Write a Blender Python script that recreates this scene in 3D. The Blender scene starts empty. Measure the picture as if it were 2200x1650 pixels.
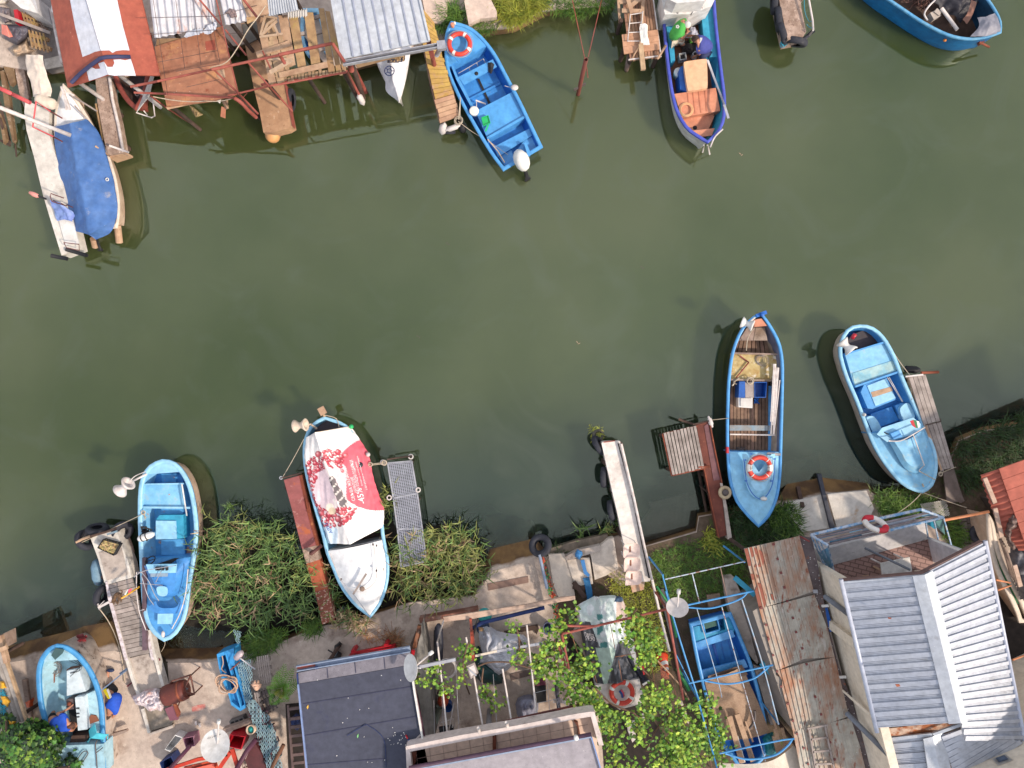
import bpy,bmesh,math,random
from mathutils import Vector,Matrix,noise
from mathutils.bvhtree import BVHTree
Ve=Vector
random.seed(7)
R_=math.radians
sc=bpy.context.scene
C=sc.collection
# camera, sky, sun, exposure
H=20.0;S=80.0
cam=bpy.data.objects.new('camera',bpy.data.cameras.new('camera'));C.objects.link(cam)
cam.location=(0,0,H);cam.data.lens=36*H/27.5;cam.data.sensor_width=36;cam.data.clip_end=2000
sc.camera=cam
SUN_AZ=R_(-28);SUN_EL=R_(40)
W=bpy.data.worlds.new("World");sc.world=W;W.use_nodes=True
nt=W.node_tree;nt.nodes.clear()
o=nt.nodes.new('ShaderNodeOutputWorld');bg=nt.nodes.new('ShaderNodeBackground')
sky=nt.nodes.new('ShaderNodeTexSky');sky.sky_type='NISHITA';sky.sun_disc=False
sky.sun_elevation=SUN_EL;sky.sun_rotation=R_(90)-SUN_AZ;sky.dust_density=2.0;sky.air_density=1.0
tc=nt.nodes.new('ShaderNodeTexCoord');nz=nt.nodes.new('ShaderNodeTexNoise');nz.inputs['Scale'].default_value=1.6;nz.inputs['Detail'].default_value=4;nz.inputs['Roughness'].default_value=.5
mp=nt.nodes.new('ShaderNodeMapping');mp.inputs['Location'].default_value=(3.1,1.7,0.4)
cr=nt.nodes.new('ShaderNodeValToRGB');cr.color_ramp.elements[0].position=.38;cr.color_ramp.elements[0].color=(.32,)*3+(1,);cr.color_ramp.elements[1].position=.66;cr.color_ramp.elements[1].color=(.95,)*3+(1,)
mx=nt.nodes.new('ShaderNodeMix');mx.data_type='RGBA';mx.inputs[7].default_value=(7.0,7.0,7.2,1)
L=nt.links
L.new(tc.outputs['Generated'],mp.inputs[0]);L.new(mp.outputs[0],nz.inputs['Vector']);L.new(nz.outputs['Fac'],cr.inputs[0]);L.new(cr.outputs[0],mx.inputs[0]);L.new(sky.outputs[0],mx.inputs[6]);L.new(mx.outputs[2],bg.inputs[0]);L.new(bg.outputs[0],o.inputs[0])
bg.inputs[1].default_value=0.125
sl=bpy.data.lights.new('sun','SUN');sl.energy=3.1;sl.angle=R_(3.0);sl.color=(1.0,.86,.70)
so=bpy.data.objects.new('sun',sl);C.objects.link(so)
sd=Ve((math.cos(SUN_AZ)*math.cos(SUN_EL),math.sin(SUN_AZ)*math.cos(SUN_EL),math.sin(SUN_EL)))
so.rotation_euler=sd.to_track_quat('Z','Y').to_euler();so.location=sd*50
sc.view_settings.view_transform='Standard';sc.view_settings.look='None';sc.view_settings.gamma=1;sc.view_settings.exposure=0.52
# helpers
def P(x,y,z=0.0):
 k=(H-z)/H/S;return Ve(((x-1100)*k,(825-y)*k,z))
def Rg(x0,y0,s):return lambda x,y,z=0.0:P(x0+x/s,y0+y/s,z)
G=P
ZA=Rg(0,0,5.5);ZB=Rg(300,0,5.156);ZC=Rg(600,0,5.156);ZD=Rg(0,200,4.125);ZE=Rg(900,0,4.124);ZF=Rg(1300,0,4.584);ZG=Rg(1600,0,3.667)
ZH=Rg(160,960,3.75);ZI=Rg(0,1280,4.46);ZJ=Rg(320,1340,5.322);ZK=Rg(580,860,3.3);ZL=Rg(380,1060,4.583);ZM=Rg(620,1280,4.46)
ZN=Rg(960,1140,5.156);ZO=Rg(860,1300,4.714);ZP=Rg(1220,880,3.928);ZQ=Rg(1140,1240,4.024);ZR=Rg(1380,1160,3.367);ZS=Rg(1500,640,3.173)
ZT=Rg(1700,660,3.587);ZU=Rg(1640,980,3.929);ZV=Rg(1580,1140,3.234);ZW=Rg(1780,1080,2.895)
def rnd(a=-1,b=1):return random.uniform(a,b)
def tag(o,label=None,cat=None,group=None,kind=None):
 if label:o['label']=label
 if cat:o['category']=cat
 if group:o['group']=group
 if kind:o['kind']=kind
 return o
def TH(name,label,cat,loc,group=None):
 o=bpy.data.objects.new(name,None);o.empty_display_size=.2;C.objects.link(o);o.location=loc
 return tag(o,label,cat,group)
def wloc(o):
 v=Ve((0,0,0))
 while o:v=v+Ve(o.location);o=o.parent
 return v
class MB:
 def __init__(s):s.v=[];s.f=[];s.s=[];s.col=None
 def add(s,vs,fs,sm=False):
  n=len(s.v);s.v.extend([Ve(v)for v in vs])
  for f in fs:s.f.append([i+n for i in f]);s.s.append(sm)
  return s
 def t(s,name,mat,*a,**k):return s.b(name,mat,None,*a,**k)
 def split(s,name,mat,parent=None,n=8,**kw):
  out=[]
  k=0
  while k<len(s.v):
   m=n if isinstance(n,int)else n[len(out)]
   q=MB();q.v=s.v[k:k+m];q.f=[[i-k for i in f]for f in s.f if k<=f[0]<k+m];q.s=[False]*len(q.f);out.append(q.b(name,mat,parent,**kw));k+=m
  return out
 def slab(s,top,t=.03,drop=None):
  n=len(top);top=[Ve(p)for p in top]
  a=sum((top[i].x*top[(i+1)%n].y-top[(i+1)%n].x*top[i].y)for i in range(n))
  if a<0:top=top[::-1]
  bot=[Ve((p.x,p.y,(p.z-t)if drop is None else drop))for p in top]
  s.add(top+bot,[list(range(n)),list(range(2*n-1,n-1,-1))]+[[i,i+n,(i+1)%n+n,(i+1)%n]for i in range(n)])
  return s
 def pr(s,p,pts,z1,z0=None,t=.03):
  return s.slab([p(q[0],q[1],q[2]if len(q)>2 else z1)for q in pts],t,z0)
 def box(s,c,sx,sy,sz,rz=0.0,tilt=None):
  M=Matrix.Translation(Ve(c))@Matrix.Rotation(rz,4,'Z')
  if tilt is not None:M=M@tilt
  vs=[M@Ve((x*sx/2,y*sy/2,z*sz/2))for x in(-1,1)for y in(-1,1)for z in(-1,1)]
  return s.add(vs,[[0,1,3,2],[4,6,7,5],[0,4,5,1],[2,3,7,6],[0,2,6,4],[1,5,7,3]])
 def bar(s,a,b,w,h=None,up=None):
  a=Ve(a);b=Ve(b);h=w if h is None else h
  d=(b-a)
  if d.length<1e-6:return s
  d.normalize();u=Ve(up)if up else Ve((0,0,1))
  if abs(d.dot(u))>.98:u=Ve((1,0,0))
  r=d.cross(u).normalized();u=r.cross(d).normalized()
  vs=[q+r*(i*w/2)+u*(j*h/2)for q in(a,b)for i in(-1,1)for j in(-1,1)]
  return s.add(vs,[[0,1,3,2],[4,6,7,5],[0,4,5,1],[2,3,7,6],[0,2,6,4],[1,5,7,3]])
 def tube(s,pts,r,n=6,closed=False,rr=None):
  pts=[Ve(p)for p in pts];m=len(pts);ring=[]
  up=Ve((0,0,1));vs=[]
  for i,p in enumerate(pts):
   a=pts[(i-1)%m]if(closed or i>0)else p;b=pts[(i+1)%m]if(closed or i<m-1)else p
   d=(b-a);d=d.normalized()if d.length>1e-9 else Ve((1,0,0))
   u=up if abs(d.dot(up))<.95 else Ve((1,0,0))
   x=d.cross(u).normalized();y=x.cross(d)
   q=rr[i]if rr else r
   for k in range(n):
    t=2*math.pi*k/n;vs.append(p+x*(math.cos(t)*q)+y*(math.sin(t)*q))
  fs=[]
  for i in range(m if closed else m-1):
   j=(i+1)%m
   for k in range(n):fs.append([i*n+k,i*n+(k+1)%n,j*n+(k+1)%n,j*n+k])
  if not closed:fs.append(list(range(n)));fs.append(list(range(m*n-1,(m-1)*n-1,-1)))
  return s.add(vs,fs,True)
 def rope(s,a,b,r=.008,sag=.15,n=10):
  a=Ve(a);b=Ve(b)
  return s.tube([a.lerp(b,i/n)-Ve((0,0,sag*4*(i/n)*(1-i/n)))for i in range(n+1)],r,5)
 def lathe(s,prof,M=None,n=20,sm=True,cap=True):
  M=M or Matrix();vs=[];fs=[]
  for(r,z)in prof:
   for k in range(n):
    t=2*math.pi*k/n;vs.append(M@Ve((r*math.cos(t),r*math.sin(t),z)))
  for i in range(len(prof)-1):
   for k in range(n):fs.append([i*n+k,i*n+(k+1)%n,(i+1)*n+(k+1)%n,(i+1)*n+k])
  s.add(vs,fs,sm)
  if cap:
   m=len(s.v)-len(vs)
   for ring,rev in((0,True),(len(prof)-1,False)):
    if prof[ring][0]>1e-4:
     f=[m+ring*n+k for k in range(n)];s.f.append(f[::-1]if rev else f);s.s.append(False)
  return s
 def torus(s,M,R,r,n=28,m=10,a0=0,a1=None,sq=1.0):
  full=a1 is None;a1=2*math.pi if full else a1;vs=[];fs=[];k=n if full else n+1
  for i in range(k):
   t=a0+(a1-a0)*i/n
   for j in range(m):
    q=2*math.pi*j/m;vs.append(M@Ve(((R+r*math.cos(q))*math.cos(t),(R+r*math.cos(q))*math.sin(t),r*sq*math.sin(q))))
  for i in range(n):
   i2=(i+1)%k
   for j in range(m):fs.append([i*m+j,i2*m+j,i2*m+(j+1)%m,i*m+(j+1)%m])
  return s.add(vs,fs,True)
 def grid(s,rows,sm=True):
  n=len(rows[0]);vs=[p for r in rows for p in r]
  return s.add(vs,[[i*n+j,i*n+j+1,(i+1)*n+j+1,(i+1)*n+j]for i in range(len(rows)-1)for j in range(n-1)],sm)
 def loft(s,polys,nu=30,nv=6,wr=0.0,ws=3.0,thick=0,seed=0):
  res=[rsm(q,nu)for q in polys];rows=[]
  for k in range(len(res)-1):
   for j in range(nv+(1 if k==len(res)-2 else 0)):
    f=j/nv;rows.append([res[k][i].lerp(res[k+1][i],f)for i in range(nu)])
  if wr:
   for r in rows:
    for q in r:
     q.z+=wr*noise.noise(Ve((q.x*ws+seed,q.y*ws,seed)))+wr*.5*noise.noise(Ve((q.x*ws*3+seed,q.y*ws*2,seed)))
  return s.grid(rows)
 def b(s,name,mat,parent=None,label=None,cat=None,group=None,kind=None,origin=None):
  me=bpy.data.meshes.new(name)
  if parent is not None:o0=wloc(parent)
  elif origin is not None:o0=Ve(origin)
  else:
   xs=[v.x for v in s.v];ys=[v.y for v in s.v];o0=Ve(((min(xs)+max(xs))/2,(min(ys)+max(ys))/2,min(v.z for v in s.v)))
  me.from_pydata([tuple(v-o0)for v in s.v],[],s.f)
  me.polygons.foreach_set('use_smooth',s.s)
  if s.col:
   a=me.color_attributes.new('print','FLOAT_COLOR','POINT')
   for i,c in enumerate(s.col):a.data[i].color=(*c,1)
  if mat:me.materials.append(mat)
  me.update()
  ob=bpy.data.objects.new(name,me);C.objects.link(ob)
  if parent is not None:ob.parent=parent
  else:ob.location=o0
  tag(ob,label,cat,group,kind)
  return ob
def rsm(pts,n,closed=False):
 pts=[Ve(p)for p in pts]
 if closed:pts=pts+[pts[0]]
 m=len(pts)
 if m==2:return[pts[0].lerp(pts[1],i/(n-1))for i in range(n)]
 den=[]
 for i in range(m-1):
  p0=pts[i-1]if i>0 else(pts[-2]if closed else pts[0]*2-pts[1]);p1=pts[i];p2=pts[i+1];p3=pts[i+2]if i+2<m else(pts[1]if closed else pts[-1]*2-pts[-2])
  for k in range(8):
   t=k/8;den.append(.5*((2*p1)+(p2-p0)*t+(2*p0-5*p1+4*p2-p3)*t*t+(3*p1-p0-3*p2+p3)*t**3))
 den.append(pts[-1]);acc=[0]
 for i in range(1,len(den)):acc.append(acc[-1]+(den[i]-den[i-1]).length)
 out=[];j=0
 for i in range(n):
  t=acc[-1]*i/(n-1)
  while j<len(den)-2 and acc[j+1]<t:j+=1
  q=(t-acc[j])/max(1e-9,acc[j+1]-acc[j]);out.append(den[j].lerp(den[j+1],min(1,max(0,q))))
 return out
def XF(c,ax=(0,0,1),s=1.0,rz=0.0):
 return Matrix.Translation(Ve(c))@Ve(ax).to_track_quat('Z','Y').to_matrix().to_4x4()@Matrix.Rotation(rz,4,'Z')@Matrix.Scale(s,4)
def Y(p,z,*a):return[p(a[i],a[i+1],z)for i in range(0,len(a),2)]
def Q(*a):return list(zip(a[::2],a[1::2]))
def PR(*a,**k):return MB().pr(*a,**k)
def SL(*a,**k):return MB().slab(*a,**k)
def TUB(*a,**k):return MB().tube(*a,**k)
def BA(*a,**k):return MB().bar(*a,**k)
def LA(*a,**k):return MB().lathe(*a,**k)
def LO(*a,**k):return MB().loft(*a,**k)
def inpo(x,y,pl):
 c=False;n=len(pl);j=n-1
 for i in range(n):
  xi,yi=pl[i][0],pl[i][1];xj,yj=pl[j][0],pl[j][1]
  if(yi>y)!=(yj>y)and x<(xj-xi)*(y-yi)/(yj-yi)+xi:c=not c
  j=i
 return c
def spo(pl):
 xs=[q[0]for q in pl];ys=[q[1]for q in pl]
 while 1:
  x=random.uniform(min(xs),max(xs));y=random.uniform(min(ys),max(ys))
  if inpo(x,y,pl):return x,y
  # materials
def c8(r,g,b,f=.8):
 g_=lambda u:((u/255+.055)/1.055)**2.4 if u>10 else u/255/12.92
 return(g_(r)*f,g_(g)*f,g_(b)*f,1)
MC={}
def mat(name,base,c2=None,s=2.0,lo=.35,hi=.7,dirt=None,ds=5.0,dlo=.55,dhi=.65,rough=.6,metal=0.0,bump=.15,bs=30.0,isl=0.0,spec=.5,stretch=None,attr=False,sp=None,trans=0.0):
 if name in MC:return MC[name]
 cv=lambda c:c8(*c)if isinstance(c,tuple)and len(c)==3 else c
 base=cv(base);c2=cv(c2)
 if sp:sp=(cv(sp[0]),)+sp[1:]
 dirt=[(cv(q[0]),)+q[1:]for q in dirt]if isinstance(dirt,list)else cv(dirt)
 m=bpy.data.materials.new(name);m.use_nodes=True;t=m.node_tree;N=t.nodes;K=t.links
 b=N['Principled BSDF'];b.inputs['Roughness'].default_value=rough;b.inputs['Metallic'].default_value=metal
 b.inputs['Specular IOR Level'].default_value=spec
 co=N.new('ShaderNodeTexCoord');vec=co.outputs['Object']
 if stretch:
  mp=N.new('ShaderNodeMapping');mp.inputs['Scale'].default_value=stretch[:3];mp.vector_type='POINT'
  if len(stretch)>3:mp.inputs['Rotation'].default_value=(0,0,stretch[3])
  K.new(vec,mp.inputs[0]);svec=mp.outputs[0]
 else:svec=vec
 def nse(sc_,det=5,v=None,ro=.6):
  n=N.new('ShaderNodeTexNoise');n.inputs['Scale'].default_value=sc_;n.inputs['Detail'].default_value=det;n.inputs['Roughness'].default_value=ro;K.new(v or vec,n.inputs['Vector']);return n.outputs['Fac']
 def mr(src,a,c):
  n=N.new('ShaderNodeMapRange');n.inputs[1].default_value=a;n.inputs[2].default_value=c;K.new(src,n.inputs[0]);return n.outputs[0]
 def mix(f,a,c):
  n=N.new('ShaderNodeMix');n.data_type='RGBA'
  if isinstance(f,float):n.inputs[0].default_value=f
  else:K.new(f,n.inputs[0])
  for q,k in((a,6),(c,7)):
   if isinstance(q,tuple):n.inputs[k].default_value=q
   else:K.new(q,n.inputs[k])
  return n.outputs[2]
 col=base
 if attr:
  at=N.new('ShaderNodeAttribute');at.attribute_name='print';col=at.outputs['Color']
 if c2:col=mix(mr(nse(s,v=svec),lo,hi),col,c2)
 fine=mr(nse(bs*.8,3),.2,.85)
 if not isinstance(col,tuple)or c2 is None:
  pass
 mul=N.new('ShaderNodeMix');mul.data_type='RGBA';mul.blend_type='MULTIPLY';mul.inputs[0].default_value=1
 if isinstance(col,tuple):mul.inputs[6].default_value=col
 else:K.new(col,mul.inputs[6])
 rr=N.new('ShaderNodeMapRange');rr.inputs[3].default_value=.82;rr.inputs[4].default_value=1.12;K.new(nse(7,4),rr.inputs[0]);rr.inputs[1].default_value=.3;rr.inputs[2].default_value=.7
 K.new(rr.outputs[0],mul.inputs[7]);col=mul.outputs[2]
 if isl:
  g=N.new('ShaderNodeNewGeometry');hs=N.new('ShaderNodeHueSaturation');r2=N.new('ShaderNodeMapRange');r2.inputs[3].default_value=1-isl;r2.inputs[4].default_value=1+isl
  K.new(g.outputs['Random Per Island'],r2.inputs[0]);K.new(r2.outputs[0],hs.inputs['Value']);K.new(col,hs.inputs['Color'])
  r3=N.new('ShaderNodeMapRange');r3.inputs[3].default_value=.5-isl*.06;r3.inputs[4].default_value=.5+isl*.05;wn=N.new('ShaderNodeTexWhiteNoise');wn.noise_dimensions='1D';K.new(g.outputs['Random Per Island'],wn.inputs['W']);K.new(wn.outputs['Value'],r3.inputs[0]);K.new(r3.outputs[0],hs.inputs['Hue'])
  col=hs.outputs['Color']
 if dirt:
  dd=dirt if isinstance(dirt,list)else[(dirt,ds,dlo,dhi)]
  for i,(dc,dsc,dl,dh)in enumerate(dd):
   v=vec
   if i:
    mp=N.new('ShaderNodeMapping');mp.inputs['Location'].default_value=(i*7.3,i*3.1,i*1.7);K.new(svec if stretch else vec,mp.inputs[0]);v=mp.outputs[0]
   elif stretch:v=svec
   col=mix(mr(nse(dsc,6,v,.65),dl,dh),col,dc)
 if sp:
  vo=N.new('ShaderNodeTexVoronoi');vo.inputs['Scale'].default_value=sp[2];K.new(vec,vo.inputs['Vector']);lt=N.new('ShaderNodeMath');lt.operation='LESS_THAN';lt.inputs[1].default_value=sp[1];K.new(vo.outputs['Distance'],lt.inputs[0])
  col=mix(lt.outputs[0],col,sp[0])
 K.new(col,b.inputs['Base Color'])
 if bump:
  bp=N.new('ShaderNodeBump');bp.inputs['Strength'].default_value=bump;bp.inputs['Distance'].default_value=.02;K.new(nse(bs,5,svec),bp.inputs['Height']);K.new(bp.outputs[0],b.inputs['Normal'])
 if trans:
  b.inputs['Transmission Weight'].default_value=trans
 MC[name]=m;return m
WH=mat('white_paint',(232,230,228),(205,200,195),3,.45,.7,dirt=(150,125,100),ds=9,dlo=.68,dhi=.8,rough=.45)
CREAM=mat('cream_plaster',(232,218,200),(220,206,190),1.5,dirt=(180,165,150),ds=3,dlo=.62,dhi=.85,rough=.85)
CONC=mat('concrete_light',(206,192,180),(176,163,155),1.2,.35,.7,dirt=[((120,105,95),2.3,.58,.72),((90,78,70),26,.66,.72)],rough=.9,bump=.5,bs=40)
CONCW=mat('concrete_white',(226,220,212),(200,192,184),1.6,.4,.7,dirt=[((165,155,145),4,.58,.75),((120,108,98),30,.68,.74)],rough=.9,bump=.4,bs=45)
CONCB=mat('concrete_brown',(178,148,116),(150,118,88),2,.35,.7,dirt=[((205,180,155),4,.6,.75),((100,80,62),20,.62,.7)],rough=.9,bump=.5,bs=40)
WOOD=mat('weathered_wood',(168,148,135),(130,108,92),3,.35,.7,dirt=(90,72,60),ds=12,dlo=.6,dhi=.75,rough=.85,isl=.18,stretch=(1,1,1),bump=.5,bs=35)
WDG=mat('grey_wood',(176,164,158),(140,128,122),4,.35,.7,dirt=(100,86,80),ds=14,dlo=.6,dhi=.75,rough=.9,isl=.14,bump=.5,bs=35)
WDY=mat('lichen_wood',(188,158,112),(154,122,88),2.5,.35,.7,dirt=[((182,158,84),3,.55,.75),((90,65,45),15,.6,.72)],rough=.9,isl=.2,bump=.5,bs=35)
WDT=mat('tan_wood',(200,170,138),(165,132,104),3,.35,.7,dirt=(110,80,55),ds=9,dlo=.6,dhi=.8,rough=.8,isl=.18,bump=.4,bs=35)
DW=mat('dark_wood',(90,70,60),(60,45,38),4,rough=.9,isl=.15)
RUST=mat('rusty_steel',(150,78,52),(115,55,40),3,.35,.7,dirt=[((185,120,80),7,.58,.72),((70,40,32),12,.62,.75)],rough=.85,bump=.3,bs=40)
REDP=mat('red_oxide_paint',(176,92,72),(158,78,62),2,.35,.7,dirt=[((215,150,125),14,.66,.74)],rough=.7)
REDT=mat('red_oxide_tube',(164,86,74),(136,66,56),6,.35,.7,dirt=[((110,60,45),14,.6,.74)],rough=.7)
RSHEET=mat('brown_rust_sheet',(178,124,96),(156,100,76),1.6,.35,.7,dirt=[((196,140,96),3,.55,.72),((140,74,50),6,.58,.7)],rough=.8,sp=((225,205,190),.06,8))
BLUE=mat('boat_blue',(90,168,232),(78,154,220),2.5,.35,.7,dirt=(110,150,180),ds=9,dlo=.66,dhi=.8,rough=.38,bump=.04,bs=12)
BLUED=mat('boat_blue_deep',(44,116,208),(34,98,190),3,.35,.7,rough=.35)
BP=mat('boat_blue_pale',(162,214,244),(142,202,238),2,.35,.7,dirt=(170,190,190),ds=6,dlo=.6,dhi=.8,rough=.45,bump=.05,bs=14)
BPW=mat('boat_blue_worn',(146,206,240),(120,188,232),2,.35,.65,dirt=[((170,185,180),3.5,.55,.75),((190,140,115),7,.66,.7)],bump=.08,bs=18)
BLUEW=mat('boat_blue_rusty',(92,174,232),(76,156,222),2.5,.35,.7,dirt=[((195,150,130),2.6,.6,.64)])
BLUEM=mat('boat_blue_floor',(66,152,226),(50,128,205),2.5,.35,.7,dirt=[((150,170,180),10,.64,.72)])
TEAL=mat('teal_paint',(60,170,205),(45,150,190),3)
LBLUE=mat('light_deck_blue',(175,212,226),(150,195,214),2.5,.35,.7,dirt=[((120,135,135),4,.56,.78)])
PURP=mat('violet_blue_paint',(88,100,205),(70,84,185),3,rough=.4)
SALM=mat('salmon_paint',(222,150,118),(205,130,100),3,.35,.7,dirt=[((235,185,160),8,.6,.75)])
PEACH=mat('peach_lid',(238,190,150),(228,175,135),3)
BROWNF=mat('brown_floor',(150,92,66),(120,70,50),3,rough=.7)
BK=mat('black_rubber',(38,38,44),(26,26,30),6,dirt=(75,72,72),ds=12,dlo=.6,dhi=.8,rough=.75)
TYRE=mat('tyre_rubber',(52,54,66),(36,37,46),6,dirt=(96,92,92),ds=9,dlo=.58,dhi=.8,rough=.8)
SE=mat('galvanised_tube',(190,192,200),(160,160,170),6,dirt=(170,110,80),ds=14,dlo=.64,dhi=.74,rough=.45,metal=.3)
WT=mat('white_tube',(228,222,220),(205,190,185),8,dirt=(180,120,95),ds=16,dlo=.66,dhi=.74)
ROPE=mat('rope',(214,200,180),(180,160,135),30,rough=.9,bump=.4,bs=120)
ROPEB=mat('blue_rope',(60,170,190),(50,140,180),30,rough=.9,bump=.3,bs=120)
RINGR=mat('lifebuoy_red',(232,76,56),(215,64,50),6,rough=.45)
RINGW=mat('lifebuoy_white',(238,236,232))
YEL=mat('yellow_plastic',(245,185,40),(230,165,30),6,rough=.4)
GREENP=mat('green_plastic',(40,190,110),rough=.4)
BLUB=mat('blue_plastic',(24,98,190),(18,80,160),6,rough=.4)
DKB=mat('dark_blue',(28,52,110),(22,40,85),6)
REDPL=mat('red_plastic',(200,30,48),(180,25,40),6,rough=.4)
SKIN=mat('skin',(196,140,112),(184,126,100),8)
HAIR=mat('hair',(60,42,34),rough=.8,bump=.5,bs=150)
TARPB=mat('blue_tarp',(64,106,170),(84,124,184),2.2,.35,.7,dirt=[((170,165,165),3.2,.62,.78),((215,215,220),14,.7,.76)],bump=.15,bs=22)
TARPG=mat('grey_white_tarp',(206,208,218),(184,188,202),3,.4,.65,dirt=(140,140,150),ds=5,dlo=.62,dhi=.8,bump=.25,bs=20)
GALV=mat('galvanised_sheet',(205,210,218),(188,194,206),1.6,.35,.7,dirt=[((160,160,165),5,.6,.8)],rough=.45,metal=.25,sp=((236,236,238),.05,7))
GALVR=mat('galvanised_rusty',(186,180,168),(160,154,144),1.5,.35,.7,dirt=[((168,118,88),1.6,.45,.66),((140,76,52),6,.57,.68),((215,205,198),3.5,.6,.75)],metal=.15,stretch=(1.6,.55,1,.2),sp=((240,238,232),.05,7))
# water
def water_mat():
 m=bpy.data.materials.new('murky_water');m.use_nodes=True;t=m.node_tree;N=t.nodes;K=t.links;b=N['Principled BSDF']
 co=N.new('ShaderNodeTexCoord')
 n=N.new('ShaderNodeTexNoise');n.inputs['Scale'].default_value=.14;n.inputs['Detail'].default_value=5;K.new(co.outputs['Object'],n.inputs['Vector'])
 mx=N.new('ShaderNodeMix');mx.data_type='RGBA';mx.inputs[6].default_value=(.042,.060,.016,1);mx.inputs[7].default_value=(.070,.084,.034,1)
 r=N.new('ShaderNodeMapRange');r.inputs[1].default_value=.38;r.inputs[2].default_value=.62;K.new(n.outputs['Fac'],r.inputs[0]);K.new(r.outputs[0],mx.inputs[0])
 sp_=N.new('ShaderNodeSeparateXYZ');g=N.new('ShaderNodeNewGeometry');K.new(g.outputs['Position'],sp_.inputs[0])
 def ma(op,a,c):
  q=N.new('ShaderNodeMath');q.operation=op
  for i,v in enumerate((a,c)):
   if isinstance(v,(int,float)):q.inputs[i].default_value=v
   else:K.new(v,q.inputs[i])
  return q.outputs[0]
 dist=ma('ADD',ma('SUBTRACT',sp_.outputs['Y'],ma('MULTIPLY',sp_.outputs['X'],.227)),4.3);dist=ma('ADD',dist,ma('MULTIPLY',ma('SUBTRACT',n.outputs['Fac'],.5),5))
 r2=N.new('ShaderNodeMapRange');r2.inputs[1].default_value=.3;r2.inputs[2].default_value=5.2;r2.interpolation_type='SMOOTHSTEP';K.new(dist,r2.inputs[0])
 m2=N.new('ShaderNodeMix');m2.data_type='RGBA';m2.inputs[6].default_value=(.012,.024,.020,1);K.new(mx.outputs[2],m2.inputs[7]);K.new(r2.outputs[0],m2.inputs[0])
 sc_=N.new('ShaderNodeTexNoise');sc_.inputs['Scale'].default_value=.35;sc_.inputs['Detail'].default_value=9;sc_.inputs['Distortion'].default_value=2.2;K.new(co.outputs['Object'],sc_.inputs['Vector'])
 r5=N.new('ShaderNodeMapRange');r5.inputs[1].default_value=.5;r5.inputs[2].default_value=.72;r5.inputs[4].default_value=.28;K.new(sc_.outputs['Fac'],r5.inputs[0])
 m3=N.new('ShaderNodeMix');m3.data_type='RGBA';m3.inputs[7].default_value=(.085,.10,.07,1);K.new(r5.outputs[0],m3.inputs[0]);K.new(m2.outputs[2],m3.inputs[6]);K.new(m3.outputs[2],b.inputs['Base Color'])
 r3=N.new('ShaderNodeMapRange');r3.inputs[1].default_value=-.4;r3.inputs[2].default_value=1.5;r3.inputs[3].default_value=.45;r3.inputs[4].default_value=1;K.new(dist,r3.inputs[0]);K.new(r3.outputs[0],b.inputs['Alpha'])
 b.inputs['Roughness'].default_value=.03;b.inputs['IOR'].default_value=1.75;b.inputs['Specular Tint'].default_value=(.88,1,.86,1)
 b.inputs['Subsurface Weight'].default_value=1;b.inputs['Subsurface Radius'].default_value=(.9,1,.7);b.inputs['Subsurface Scale'].default_value=2.5
 w=N.new('ShaderNodeTexNoise');w.inputs['Scale'].default_value=2.2;w.inputs['Detail'].default_value=3;K.new(co.outputs['Object'],w.inputs['Vector'])
 bp=N.new('ShaderNodeBump');bp.inputs['Strength'].default_value=.05;bp.inputs['Distance'].default_value=.03;K.new(w.outputs['Fac'],bp.inputs['Height']);K.new(bp.outputs[0],b.inputs['Normal'])
 return m
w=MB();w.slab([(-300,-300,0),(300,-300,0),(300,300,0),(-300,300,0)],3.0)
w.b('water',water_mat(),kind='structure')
SL([(-300,-300,-.95),(300,-300,-.95),(300,300,-.95),(-300,300,-.95)],.2).b('creek_bed',mat('mud_bed',(70,66,48),(44,44,36),1,rough=1),kind='structure')
SUB=mat('drowned_slab',(150,140,128),(110,100,88),3)
for q in(Q(1383,1168,1497,1133,1494,1062,1400,1090,1372,1130),Q(1395,1080,1478,1060,1482,1072,1400,1093),Q(1206,1140,1280,1128,1282,1143,1210,1155)):SL([P(x,y,-.16 if q[0][1]>1100 else-.1)for x,y in q],.1).b('drowned_slab',SUB,kind='structure')
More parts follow.
